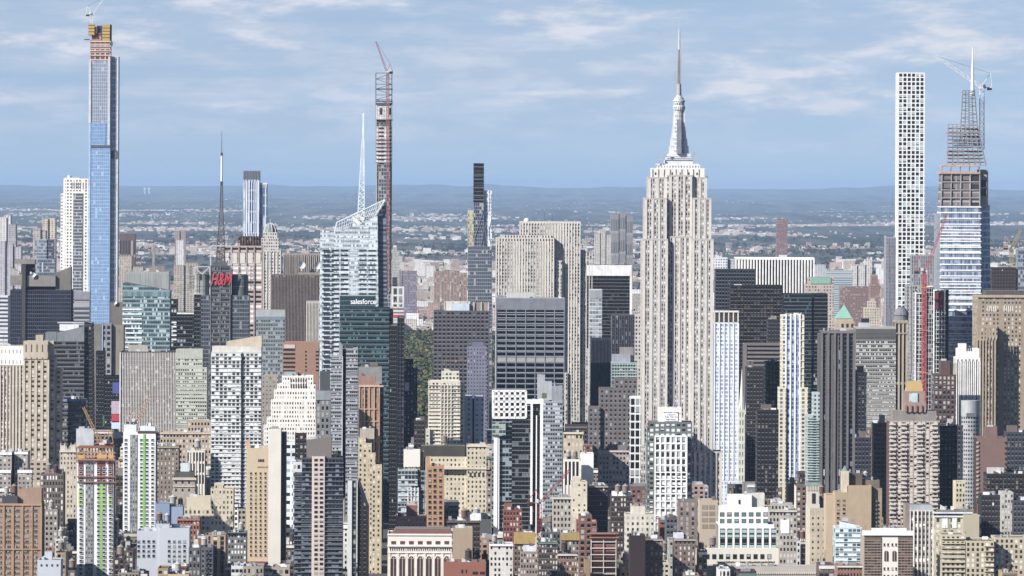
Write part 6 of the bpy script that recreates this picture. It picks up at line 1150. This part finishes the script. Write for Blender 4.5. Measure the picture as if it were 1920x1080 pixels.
def terrain():
    ys = [-6000, 0, 3000, 9000] + [14000 + i * 400 for i in range(30)] + [26000 + i * 1000 for i in range(132)] + [165000, 190000]
    nx = 260; V = []; Fc = []
    for y in ys:
        hw = max(16000, y * .25)
        for i in range(nx + 1):
            x = -hw + 2 * hw * i / nx if y < 12000 else (-y * .16 + .32 * y * (i - 5) / (nx - 10) if 5 <= i <= nx - 5 else (-hw + (hw - y * .16) * i / 5 if i < 5 else y * .16 + (hw - y * .16) * (i - nx + 5) / 5))
            V.append((x, y, ground(x, y)))
    for j in range(len(ys) - 1):
        for i in range(nx):
            a = j * (nx + 1) + i; Fc.append((a, a + 1, a + nx + 2, a + nx + 1))
    me = bpy.data.meshes.new('ground'); me.from_pydata(V, [], Fc)
    m = bpy.data.materials.new('ground'); m.use_nodes = True; t = NT(m.node_tree); p = m.node_tree.nodes['Principled BSDF']
    g = t.n('ShaderNodeNewGeometry').outputs['Position']; s = t.n('ShaderNodeSeparateXYZ'); t.put(s.inputs[0], g)
    x, y, z = s.outputs
    g2 = t.xyz(x, t.m('MULTIPLY', y, .04), 0); n1 = t.noise(g2, .0028, 7, .68); n2 = t.noise(g2, .014, 5, .65)
    wood = t.mix(t.mr(n1, .42, .62, 0, 1), (.018, .024, .020, 1), (.12, .12, .09, 1))
    town = t.mix(t.mr(n2, .42, .62, 0, 1), (.06, .06, .055, 1), (.17, .165, .16, 1))
    isT = t.m('MULTIPLY', t.mr(n1, .54, .60, 0, 1), t.mr(y, 24000, 40000, 1, .04))
    isT2 = t.m('MULTIPLY', t.mr(n1, .40, .5, 0, 1), t.mr(y, 19000, 28000, 1, 0))
    c = t.mix(t.m('MAXIMUM', isT, isT2), wood, town)
    asph = t.mix(t.mr(n2, .4, .6, 0, 1), (.05, .05, .052, 1), (.075, .073, .07, 1))
    c = t.mix(t.mr(y, 11400, 11600, 0, 1), asph, c)
    t.put(p.inputs['Base Color'], c); p.inputs['Roughness'].default_value = .9
    me.materials.append(m)
    o = bpy.data.objects.new('ground', me); COL.objects.link(o); o['kind'] = 'structure'
    me.polygons.foreach_set('use_smooth', [True] * len(Fc))
terrain()

# ---------------------------------------------------------------- park and far woods (stuff)
rn = random.Random(11)
def crowns(name, pts, mats, parent=None):
    """many tree crowns, each a rough dome of leaf-clump faces"""
    mb = MB()
    for (x, y, z, r, q) in pts:
        mi = rn.randrange(len(mats))
        mb.cyl(x, y, z - r, z, .25, .2, 3, mi, cap=False)
        for i in range(q):
            a = rn.uniform(0, 6.283); e = rn.uniform(-.25, 1.4); d = r * rn.uniform(.7, 1.05)
            c = Vector((x + math.cos(a) * math.cos(e) * d, y + math.sin(a) * math.cos(e) * d, z + math.sin(e) * d * .85))
            u = Vector((rn.gauss(0, 1), rn.gauss(0, 1), rn.gauss(0, 1))).normalized(); v = u.cross(Vector((rn.gauss(0, 1), rn.gauss(0, 1), rn.gauss(0, 1)))).normalized()
            k = r * .42; mb.quad([c - u * k, c - v * k, c + u * k, c + v * k], mi)
    return mb.build(name, mats, parent)
lf = [plain(c, var=.5, sc_=.03, k=.62) for c in ('74864a', '8c8c44', '5c6e3e', 'a08c48', '44583a')]
pts = []
for i in range(2600):
    y = 7350 + (11400 - 7350) * rn.random() ** .8; px = rn.uniform(735, 1010) if rn.random() < .6 else rn.uniform(745, 820)
    pts.append(((px - 960) / F * y, y, rn.uniform(7, 13), rn.uniform(5, 9), 26))
tag(crowns('park_woodland', pts, lf), 'green and autumn gold park trees seen through the avenue gap', 'woodland', kind='stuff')
pts = []
for i in range(15000):
    y = rn.uniform(12200, 34000); x = rn.uniform(-.095, .095) * y; n = mnoise.noise(Vector((x / 600, y / 1500, 9)))
    if n < .05: continue
    pts.append((x, y, ground(x, y) + rn.uniform(6, 12), rn.uniform(5, 11), 6))
tag(crowns('far_woodland', pts, [plain(c, var=.3, sc_=.01, k=.4) for c in ('4c6038', '5c6c3c', '3c5234')]), 'dark tree belts running between the distant northern neighbourhoods', 'woodland', kind='stuff')

# ---------------------------------------------------------------- distant city
def darkface(c, g, bw=4, fh=3.2): return fac(c, g, bw, fh, .5, .5, bp=.2, dirt=.05)
FARM = [darkface(c, '5c5c62') for c in ('dcd0c2', 'c8a494', 'c0b0a4', 'ece8e2', 'b49c90', 'd0c0ac', 'dcbcaa', 'f6f4f0')]
mb = MB()
for i in range(17000):
    y = 11600 + 21000 * rn.random() ** 1.1; x = rn.uniform(-.096, .096) * y; n = mnoise.noise(Vector((x / 700, y / 1300, 2)))
    if n < (-.15 if y < 16000 else -.02) or (y > 23000 and n < .1): continue
    w, d, h = rn.uniform(12, 38), rn.uniform(12, 40), rn.uniform(7, 17) if rn.random() < .85 else rn.uniform(18, 48)
    if y > 21000: h *= .6
    z = ground(x, y); mb.box(x - w / 2, x + w / 2, y, y + d, z - 12, z + h, rn.randrange(8), rn.choice([8, 9, 9, 9]))
for i in range(9000):
    y = 26000 + 40000 * rn.random(); x = rn.uniform(-.094, .094) * y; n = mnoise.noise(Vector((x / 2200, y / 6000, 2)))
    if n < .17: continue
    w, h = rn.uniform(14, 46), rn.uniform(7, 16); z = ground(x, y); mb.box(x - w / 2, x + w / 2, y, y + 20, z - 12, z + h, rn.randrange(8), 9)
tag(mb.build('distant_city', FARM + [plain('a8a6a4'), plain('ecebe8')]), 'thousands of low pale and brick blocks of the distant boroughs', 'city', kind='stuff')
mb = MB()
for i in range(1500):
    y = rn.uniform(30000, 120000); x = rn.uniform(-.096, .096) * y; n = mnoise.noise(Vector((x / 2600, y / 2600, 6)))
    if n < .12: continue
    for k in range(rn.randint(2, 6)):
        xx, yy = x + rn.gauss(0, 300), y + rn.gauss(0, 500); z = ground(xx, yy); w = rn.uniform(6, 22); mb.box(xx, xx + w, yy, yy + 20, z - 8, z + rn.uniform(4, 9), 0)
tag(mb.build('hill_suburb', plain('e8e6e0', k=.45)), 'scattered pale roofs among the wooded far hills', 'suburb', kind='stuff')
def far(name, label, cat, D, rects, c, g='5c5c66', grp=None, dep=30, bw=4.5, ww=.5, fh=3.2):
    x0 = min(r[0] for r in rects); x1 = max(r[1] for r in rects); yt = min(r[2] for r in rects)
    b = B(name, label, cat, D, x0, x1, yt, 0, dep, grp, foot=False, z=0)
    for i, r in enumerate(rects): b.w(r[0], r[1], r[2], fac(c, g, bw, fh, ww, .5, bp=.25, dirt=.08), dy=i * 2, dep=dep, name='wall' if i == 0 else 'wing', par=0)
    return b
far('apartment_block', 'three grey towers of a housing cooperative above the far tree belt', 'apartment building', 15500, [(1145, 1160, 401), (1161, 1173, 398), (1174, 1187, 405)], '9a9494', '6c6a70', ww=.45, fh=60)
far('apartment_block', 'pale twin slab housing left of the three grey towers', 'apartment building', 15300, [(1115, 1125, 437), (1125, 1135, 430), (1136, 1146, 440)], 'd0c8ba')
far('apartment_block', 'brown ribbed housing slab right of the blue filmed tower', 'apartment building', 12500, [(224, 254, 438)], '7a625c', '4c3e3e', bw=6, fh=60)
far('apartment_block', 'cream low housing slab below the brown ribbed slab', 'apartment building', 11900, [(224, 247, 480), (247, 268, 500)], 'c8b8a0')
far('apartment_block', 'pinkish twin towers on the far horizon left of the lettered tower', 'apartment building', 14500, [(328, 337, 433), (337, 348, 432)], 'b8a09c')
far('apartment_block', 'white housing tower below the pinkish twin towers', 'apartment building', 13500, [(331, 345, 450)], 'e0dedc')
far('apartment_block', 'slender lone chimney like tower in the trees left of the lettered tower', 'apartment building', 13000, [(286, 290, 459)], 'b8a8a0')
far('apartment_block', 'wide brick housing estate slabs beyond the park', 'apartment building', 12800, [(814, 826, 508), (828, 844, 506), (846, 862, 508), (864, 876, 512)], 'b0907c', '6c5450', bw=6)
far('apartment_block', 'shaded lavender brick slab group left of the brick estate', 'apartment building', 12300, [(735, 752, 507), (753, 782, 508)], '94869a', '5c5468', bw=6)
far('apartment_block', 'tall pale tower rising just right of the scaffolded pencil tower', 'apartment building', 11900, [(735, 749, 471), (738, 745, 464)], 'b8bcb0', bw=3)
far('apartment_block', 'dark brown lone tower on the plain left of the very tall white grid tower', 'apartment building', 15800, [(1456, 1477, 411)], '9c7878', '6c5054')
far('apartment_block', 'white apartment slab with shaded sides in front of the eastern river plain', 'apartment building', 11500, [(1597, 1607, 496), (1609, 1622, 496), (1622, 1635, 487)], 'd8d4ca', '7c7c84')
far('apartment_block', 'long glassy hospital block right of the striped marble slab', 'hospital', 10500, [(1548, 1598, 507)], 'b8c8cc', '7c90a0', fh=4, bw=50, ww=1)
far('apartment_block', 'pale block directly right of the striped marble slab', 'apartment building', 10000, [(1528, 1548, 496)], 'c8c8cc', '8c8c98')
far('apartment_block', 'red brown slender tower between river plain and the dark dome', 'apartment building', 9800, [(1632, 1650, 532), (1634, 1646, 515)], 'a88478', '6c5450')
far('apartment_block', 'low brick estate with long flat roofs before the dark dome', 'apartment building', 10200, [(1575, 1632, 537)], 'a08078', '6c5450')
far('apartment_block', 'white stepped tower at the far left edge of the skyline', 'apartment building', 9500, [(0, 12, 407), (8, 20, 404)], 'e0dcd4', '8c8c94')
far('apartment_block', 'pale lavender slab beside the white stepped tower', 'apartment building', 9300, [(16, 30, 421)], 'b8b0b4', '7c7684')
far('apartment_block', 'cream narrow tower with shaded flank left of the limestone apartment tower', 'apartment building', 9000, [(80, 90, 410), (90, 104, 409)], 'd8c8ac', '7c7070')
far('apartment_block', 'small beige stepped block below the cream narrow tower', 'apartment building', 8800, [(62, 76, 430), (72, 86, 432)], 'c8b8ac', '7c7070')
far('apartment_block', 'grey slab with twin white roof blocks left of the lettered tower', 'apartment building', 9200, [(326, 345, 497), (345, 372, 493)], 'c0b4a4', '6c6464')
far('apartment_block', 'row of lavender slabs under the left skyline', 'apartment building', 8700, [(0, 10, 452), (12, 24, 458), (26, 40, 463)], 'c4c0c8', '8c8898')
for lb, px, py, D in (('left one of the two white water towers on the far ridge', 272, 352, 118000), ('right one of the two white water towers on the far ridge', 280, 352, 118000), ('tiny white water tower near the antenna mast on the far ridge', 425, 373, 92000), ('white water tower cap on the wooded plain at the far left', 55, 391, 61000)):
    b = B('water_tower', lb, 'water tower', D, px - 2, px + 2, py, foot=False, z=WZ(px, py + 12, D) - 2)
    k = D / F; mb = MB(); mb.cyl(0, 0, 0, 10 * k, 1.2 * k, 1.1 * k, 8); mb.build('stem', whitep, b.r); mb = MB(); mb.lathe(0, 0, [(1 * k, 7 * k), (2.5 * k, 8.5 * k), (2.6 * k, 11 * k), (1.2 * k, 12 * k), (.01, 12.2 * k)], 12); mb.build('tank', whitep, b.r, True)

# ---------------------------------------------------------------- the low city between the towers
rf = random.Random(2024)
SHORT = [('white arched loft', 727, 848), ('orange brick block', 799, 833), ('blank grey roof house tower', 550, 645), ('sandy two column tower', 462, 537), ('lime striped towers', 145, 292), ('pale blue grey low block', 256, 356),
         ('white apartment slab', 395, 461), ('tan corner loft', 0, 80), ('white finned tower', 924, 1018), ('red crane', 1000, 1075), ('rental sign tower', 1213, 1298), ('white grid office block', 1340, 1452), ('tan blank fronted block', 1548, 1654),
         ('scaffolded corner loft', 1618, 1712), ('pink balcony tower', 1668, 1762), ('sandy balcony block', 1765, 1866), ('stone campanile', 1505, 1538), ('red brown blank slab', 1830, 1888), ('open floored loft', 1106, 1158), ('avenue canyon', 645, 727), ('red flat fronted block', 832, 912), ('shaded avenue', 1400, 1465), ('grey banded glass block', 1018, 1060), ('right frame edge', 1880, 1940), ('gabled cream block', 1173, 1226)]
COLS = [('tan', 'c0a078', 'brick'), ('pale cream', 'dcd2ba', 'stone'), ('red brown', '9a6654', 'brick'), ('warm grey', 'a89c90', 'stone'), ('off white', 'e6e2da', 'painted'), ('dark brown', '5c463e', 'brick'), ('buff', 'cbb792', 'brick'), ('pinkish', 'b8968a', 'brick'), ('slate grey', '74767c', 'stone'), ('brown', '80685a', 'brick'), ('light grey', 'c2c2c0', 'concrete'), ('beige', 'c8b8a0', 'stone'), ('bright white', 'f2f0ea', 'painted'), ('rust', 'a4644c', 'brick'), ('cold grey', '989ca2', 'concrete')]
WT = [12, 8, 5, 14, 6, 12, 9, 6, 10, 14, 7, 9, 5, 3, 8]
NUM = ['two', 'three', 'four', 'five', 'six', 'seven', 'eight', 'nine', 'ten', 'eleven', 'twelve', 'thirteen', 'fourteen', 'fifteen', 'sixteen', 'seventeen', 'eighteen']
sky_y = [2000.0] * 1921      # nearest-first silhouette: smallest y covered so far
order = sorted(SEEN, key=lambda s: s[2]); oi = 0
labels = set(); nfill = 0
def overlap(x0, x1, y0, y1): return any(x0 < f[2] + 1.5 and x1 > f[0] - 1.5 and y0 < f[3] + 2 and y1 > f[1] - 2 for f in FOOT)
def px_of(xp, y): return 800 + F * xp / y
cands = []
for row in range(46):
    yb = 3640 + row * 80
    for half in (0, 1):
        y0 = yb + 9 + half * 32; dep = 29
        for av in range(-4, 5):
            a0 = -30 + av * 280 + 16; a1 = a0 + 248; x = a0
            while x < a1 - 8:
                w = rf.choice([6, 7, 8, 10, 12, 14] if yb < 4060 else [8, 9, 11, 13, 15, 18, 22] if yb < 4450 else [9, 12, 14, 17, 20, 22, 26, 32]); w = min(w, a1 - x)
                if 0 < px_of(x + w, y0) and px_of(x, y0) < 1920: cands.append((y0, x, x + w, dep))
                x += w + (0 if rf.random() < .65 else rf.uniform(1.5, 6))
cands.sort(key=lambda c: (round(c[0]), c[1]))
near_by = {}
for y0, x0, x1, dep in cands:
    while oi < len(order) and order[oi][2] < y0:
        s = order[oi]; oi += 1
        for p in range(max(0, int(s[0])), min(1920, int(s[1])) + 1): sky_y[p] = min(sky_y[p], s[3])
    if overlap(x0, x1, y0, y0 + dep): continue
    p0, p1 = px_of(x0, y0), px_of(x1, y0)
    near = y0 < 4700
    h = rf.choices([rf.uniform(15, 26), rf.uniform(22, 38), rf.uniform(30, 52), rf.uniform(45, 68)], [4, 5, 3, 1.3])[0] if near else rf.uniform(25, 85)
    if y0 < 3900: h = min(h, rf.uniform(20, 38))
    lo = 0
    for s in SEEN:
        if s[2] > y0 and s[0] < p1 - 1 and s[1] > p0 + 1: lo = max(lo, s[4])
    if y0 > 4800: lo = max(lo, 790 + (10 if p0 < 1000 else 0))
    if 700 < p0 < 812 and y0 > 5200: lo = max(lo, 830)
    ty = HY + (CH - h) * F / y0
    if ty < lo + 4: h = CH - (lo + 4 + rf.uniform(0, 10) - HY) * y0 / F; ty = HY + (CH - h) * F / y0
    if h < 9: continue
    c0, c1 = max(0, int(p0)), min(1920, int(p1))
    if c1 - c0 < 3: continue
    vis = sum(max(0, min(sky_y[p], 1085) - ty) for p in range(c0, c1))
    if vis < (60 if near else 160): continue
    for p in range(c0, c1): sky_y[p] = min(sky_y[p], ty)
    nfill += 1
    cn, ch_, mt2 = rf.choices(COLS, WT)[0]
    fh = rf.choice([3.4, 3.7, 4.1, 4.5]); W = x1 - x0; nb = max(2, min(18, round(W / rf.choice([2.4, 3.0, 3.6, 4.4]))))
    style = rf.random(); v = rf.uniform(.86, 1.06); c_ = ''.join('%02x' % max(0, min(255, int(int(ch_[i:i + 2], 16) * v + rf.uniform(-5, 5)))) for i in (0, 2, 4))
    wn_, wh_ = rf.uniform(.42, .68), rf.uniform(.46, .66)
    kw = dict(bp=rf.uniform(.1, .45), bl=rf.choice(['b8b4ac', 'd4d0c8', '94928e']), dirt=rf.uniform(.12, .4), gvar=.9)
    if style < .2: mat = fac(c_, '2c2c32', W / nb, fh, wn_ * .9, .6, sp=rf.choice(['5c4c48', '7c7470', '8c8478']), gw=W / nb * 3, pw=.16, **kw); nb = nb
    elif style < .3: mat = fac(c_, '30333a', W / nb, fh, .85, .5, **kw)
    else: mat = fac(c_, '24242a', W / nb, fh, wn_, wh_, **kw)
    blank = rf.random() < .13
    side = plain(c_, var=.25) if rf.random() < .5 else mat
    root = bpy.data.objects.new('loft_building' if mt2 != 'painted' else 'apartment_block', None); COL.objects.link(root)
    xm = (x0 + x1) / 2; root.location = (xm - y0 * YAW, y0, 0); root.rotation_euler = (0, 0, YAW)
    rc = rf.choice(ROOFC); feat = ''
    mb = MB(); hw = W / 2
    mb.box(-hw, hw, 0, dep, 0, h, 2 if blank else 0, 1, ms=2)
    pr = rf.uniform(.7, 1.3)
    for q in ((-hw, hw, 0, .4), (-hw, hw, dep - .4, dep), (-hw, -hw + .4, .4, dep - .4), (hw - .4, hw, .4, dep - .4)): mb.box(*q, h, h + pr, 2, flat=True)
    o = mb.build('wall', [mat, plain(rc, sc_=.2, var=.5), side], root)
    bb = B.__new__(B); bb.r = root; bb.D = y0; bb.top = h; bb.tx = (-hw, hw, 0, dep); bb.dep = dep; bb.xc = root.location.x
    px = (p0 + p1) / 2
    vis_x = [p for p in range(c0, c1)]
    r1 = rf.random()
    if r1 < .45:
        mb = MB(); cz = h - rf.uniform(0, .6); ex = rf.uniform(.5, 1.3); mb.box(-hw - .1, hw + .1, -ex, -.02, cz - rf.uniform(.8, 1.6), cz + .6, bottom=True)
        k = rf.choice(['e6dfd2', 'd0c4b0', '8c7c6c', '6c8c80', 'f2efe8']); mb.build('cornice', plain(k), root); feat = 'with cornice'
        if k == '6c8c80': feat = 'with green cornice'
        if k == 'f2efe8': feat = 'with white cornice'
    if rf.random() < .35:
        mb = MB()
        for z in (h * .72, h * .4): mb.box(-hw, hw, -.35, -.02, z, z + .6, bottom=True)
        mb.build('string_course', plain(c_), root)
    if rf.random() < .25 and W > 14 and not blank:
        mb = MB(); n = max(2, nb // 3)
        for i in range(n + 1): x = -hw + .5 + (W - 1) * i / n; mb.box(x - .45, x + .45, -.5, -.02, 0, h - 1, flat=True)
        mb.build('pier', plain(c_), root)
    if rf.random() < .2 and near and not blank:
        mb = MB(); x = rf.uniform(-hw * .5, hw * .5)
        for k in range(int(h / fh)):
            z = k * fh + 1; mb.box(x - 2, x + 2, -1.3, -.05, z, z + .12, bottom=True); mb.bar((x - 2, -1.3, z + 1), (x + 2, -1.3, z + 1), .06); mb.bar((x - 1.6, -.7, z), (x + 1.6, -.7, z + fh), .12)
        mb.build('fire_escape', plain('2c2a2c'), root)
    if rf.random() < .3 and W > 15:
        hh = rf.uniform(3.5, 11); wx = rf.uniform(.4, .75) * W; xx = rf.uniform(-hw + .6, hw - wx - .6)
        if ty - hh * F / y0 > lo + 3:
            mb = MB(); mb.box(xx, xx + wx, 2.5, dep - 4, h, h + hh, 0, 1, ms=2); mb.build('upper_storey', [mat, plain(rc), side], root); bb.top = h + hh; bb.tx = (xx, xx + wx, 2.5, dep - 4); feat = 'and set back top'
    room = (ty - lo) / F * y0
    if near and W > 10 and rf.random() < .45 and h > 16:
        hh = h * rf.uniform(.45, .85); wx = W * rf.uniform(.3, .6); xx = -hw if rf.random() < .5 else hw - wx
        mb = MB(); mb.box(xx, xx + wx, -rf.uniform(3, 7), -.06, 0, hh, 0, 1, ms=2)
        for q in ((xx, xx + wx),): mb.box(q[0] + .05, q[1] - .05, -2.9, -2.5, hh - .1, hh + .8, 2, flat=True)
        cn2 = rf.choice([c_, c_, rf.choices(COLS, WT)[0][1]]); mb.build('front_wing', [fac(cn2, '24242a', W / nb * rf.uniform(.8, 1.2), fh, wn_, wh_, **kw), plain(rf.choice(ROOFC)), plain(cn2)], root)
    if near: bb.clutter(rf, n=rf.randint(3, 7), big=(room > 8 and rf.random() < .7))
    elif room > 8: bb.clutter(rf, n=1)
    # label
    sh = min(SHORT, key=lambda s: 0 if s[1] <= px <= s[2] else min(abs(px - s[1]), abs(px - s[2])))
    rel = 'near' if sh[1] <= px <= sh[2] else ('left of' if px < sh[1] else 'right of')
    size = 'low' if h < 28 else ('mid height' if h < 50 else 'tall')
    bn = 'blank fronted' if blank else f'{NUM[min(16, nb - 2)]} bay'
    base = f'{cn} {mt2} building {feat}'.strip()
    fl = int(h / fh)
    opts = [f'{size} {bn} {base}, {rel} the {sh[0]}', f'{size} {bn} {cn} {mt2} building, {rel} the {sh[0]}', f'{size} {fl} storey {bn} {cn} {mt2} building {rel} the {sh[0]}', f'{size} {fl} storey {bn} {cn} block, {rel} the {sh[0]}, {rf.choice(["dusty", "weathered", "plain", "flat roofed", "cluttered roof"])}',]
    lb = next((o_ for o_ in opts if o_ not in labels and len(o_.split()) <= 16), None)
    k = 0
    while lb is None or lb in labels:
        k += 1; pxr = int(round(px / 10.0)) * 10
        lb = f'{size} {fl} storey {bn} {cn} block {rel} the {sh[0]}, row {NUM[min(16, k - 1 + 0)]} back'
    labels.add(lb); tag(root, lb, 'building', 'low buildings between the towers')
    if near and room > 7: HOST.append((bb, 2 if W > 24 and rf.random() < .5 else 1, bb.top, *bb.tx)) if rf.random() < .8 else None
    bb.label = lb; bb.short = f'{bn} {cn} block {rel} the {sh[0]}'; bb.px = px
print('fillers', nfill)

# ---------------------------------------------------------------- water tanks on the roofs
TM = {'weathered grey': plain('9a8c80', var=.4, sc_=.6), 'dark brown': plain('5c4a3e', var=.4, sc_=.6), 'pale silver': plain('b4b0aa', var=.3, sc_=.6), 'reddish brown': plain('8c6450', var=.4, sc_=.6)}
tank_proto = {}
def make_tank(kind):
    r = bpy.data.objects.new('water_tank', None); m = TM[kind]
    ch = []
    mb = MB(); mb.cyl(0, 0, 2.6, 6.6, 1.95, 1.85, 14)
    for z in (3.1, 4.0, 4.9, 5.8): mb.cyl(0, 0, z, z + .12, 2.02, n=14)
    ch.append(mb.build('barrel', m)); mb = MB(); mb.cyl(0, 0, 6.6, 8.3, 2.25, .06, 14); ch.append(mb.build('conical_roof', plain({'weathered grey': 'b09c8c', 'dark brown': '6c5c50', 'pale silver': 'c8c4be', 'reddish brown': 'a88c78'}[kind])))
    mb = MB()
    for sx in (-1.3, 1.3):
        for sy in (-1.3, 1.3): mb.bar((sx, sy, -.1), (sx, sy, 2.6), .14)
    mb.box(-1.8, 1.8, -1.8, 1.8, 2.35, 2.6, bottom=True); mb.bar((-1.3, -1.3, 0), (1.3, -1.3, 2.4), .08); mb.bar((1.3, -1.3, 0), (-1.3, -1.3, 2.4), .08); ch.append(mb.build('leg_frame', plain('4c4444')))
    for c in ch: COL.objects.unlink(c)
    return r, ch
ntank = 0; tl = set()
for (h_, n, z, X0, X1, Y0, Y1) in HOST:
    for i in range(n):
        if X1 - X0 < 6: continue
        kind = rf.choice(list(TM)); 
        if kind not in tank_proto: tank_proto[kind] = make_tank(kind)
        pr, ch = tank_proto[kind]; r = pr.copy(); COL.objects.link(r); s = rf.uniform(.85, 1.25)
        x = (X0 + X1) / 2 + ((i - (n - 1) / 2) * 5.4 if n > 1 else rf.uniform(-.3, .3) * (X1 - X0)); y = min(Y1 - 3, Y0 + rf.uniform(3, 9))
        w_ = h_.r.location; r.location = (w_.x + x - y * YAW, w_.y + y, z); r.scale = (s, s, s); r.rotation_euler = (0, 0, rf.uniform(0, 1.5))
        sn = getattr(h_, 'short', None) or ' '.join(h_.label.split(' with ')[0].split()[:8])
        while sn.split()[-1] in ('of', 'the', 'in', 'and', 'on', 'behind', 'beside', 'front', 'between', 'right', 'left', 'at', 'lower', 'white', 'a'): sn = ' '.join(sn.split()[:-1])
        lb = f'{kind} wooden water tank on the {sn}'
        if n > 1: lb = f'{kind} {"left" if i == 0 else "right"} tank of two on the {sn}'
        if lb in tl: lb = lb.replace('tank', 'roof tank', 1)
        if lb in tl: lb = lb.replace(kind, f'{kind} stubby')
        tl.add(lb); tag(r, ' '.join(lb.split()[:16]), 'water tank', 'water tanks on the roofs')
        q0 = None
        for c in ch:
            q = c.copy(); COL.objects.link(q); q.parent = q0 if c.name.startswith('conical') else r
            q0 = q0 or q
        ntank += 1
print('tanks', ntank)
for pr, ch in tank_proto.values(): bpy.data.objects.remove(pr); [bpy.data.objects.remove(c) for c in ch]

# ---------------------------------------------------------------- air
hz = MB(); hz.box(-40000, 40000, -800, 195000, -1, 490, bottom=True)
m = bpy.data.materials.new('haze'); m.use_nodes = True; t = NT(m.node_tree); m.node_tree.nodes.clear()
pv = t.n('ShaderNodeVolumePrincipled'); pv.inputs['Color'].default_value = (.5, .71, 1, 1); pv.inputs['Density'].default_value = 1.0e-5; pv.inputs['Anisotropy'].default_value = 0
o = t.n('ShaderNodeOutputMaterial'); t.put(o.inputs['Volume'], pv.outputs[0])
ho = hz.build('haze', m); ho['kind'] = 'stuff'; ho['label'] = 'pale blue haze lying over the whole city'
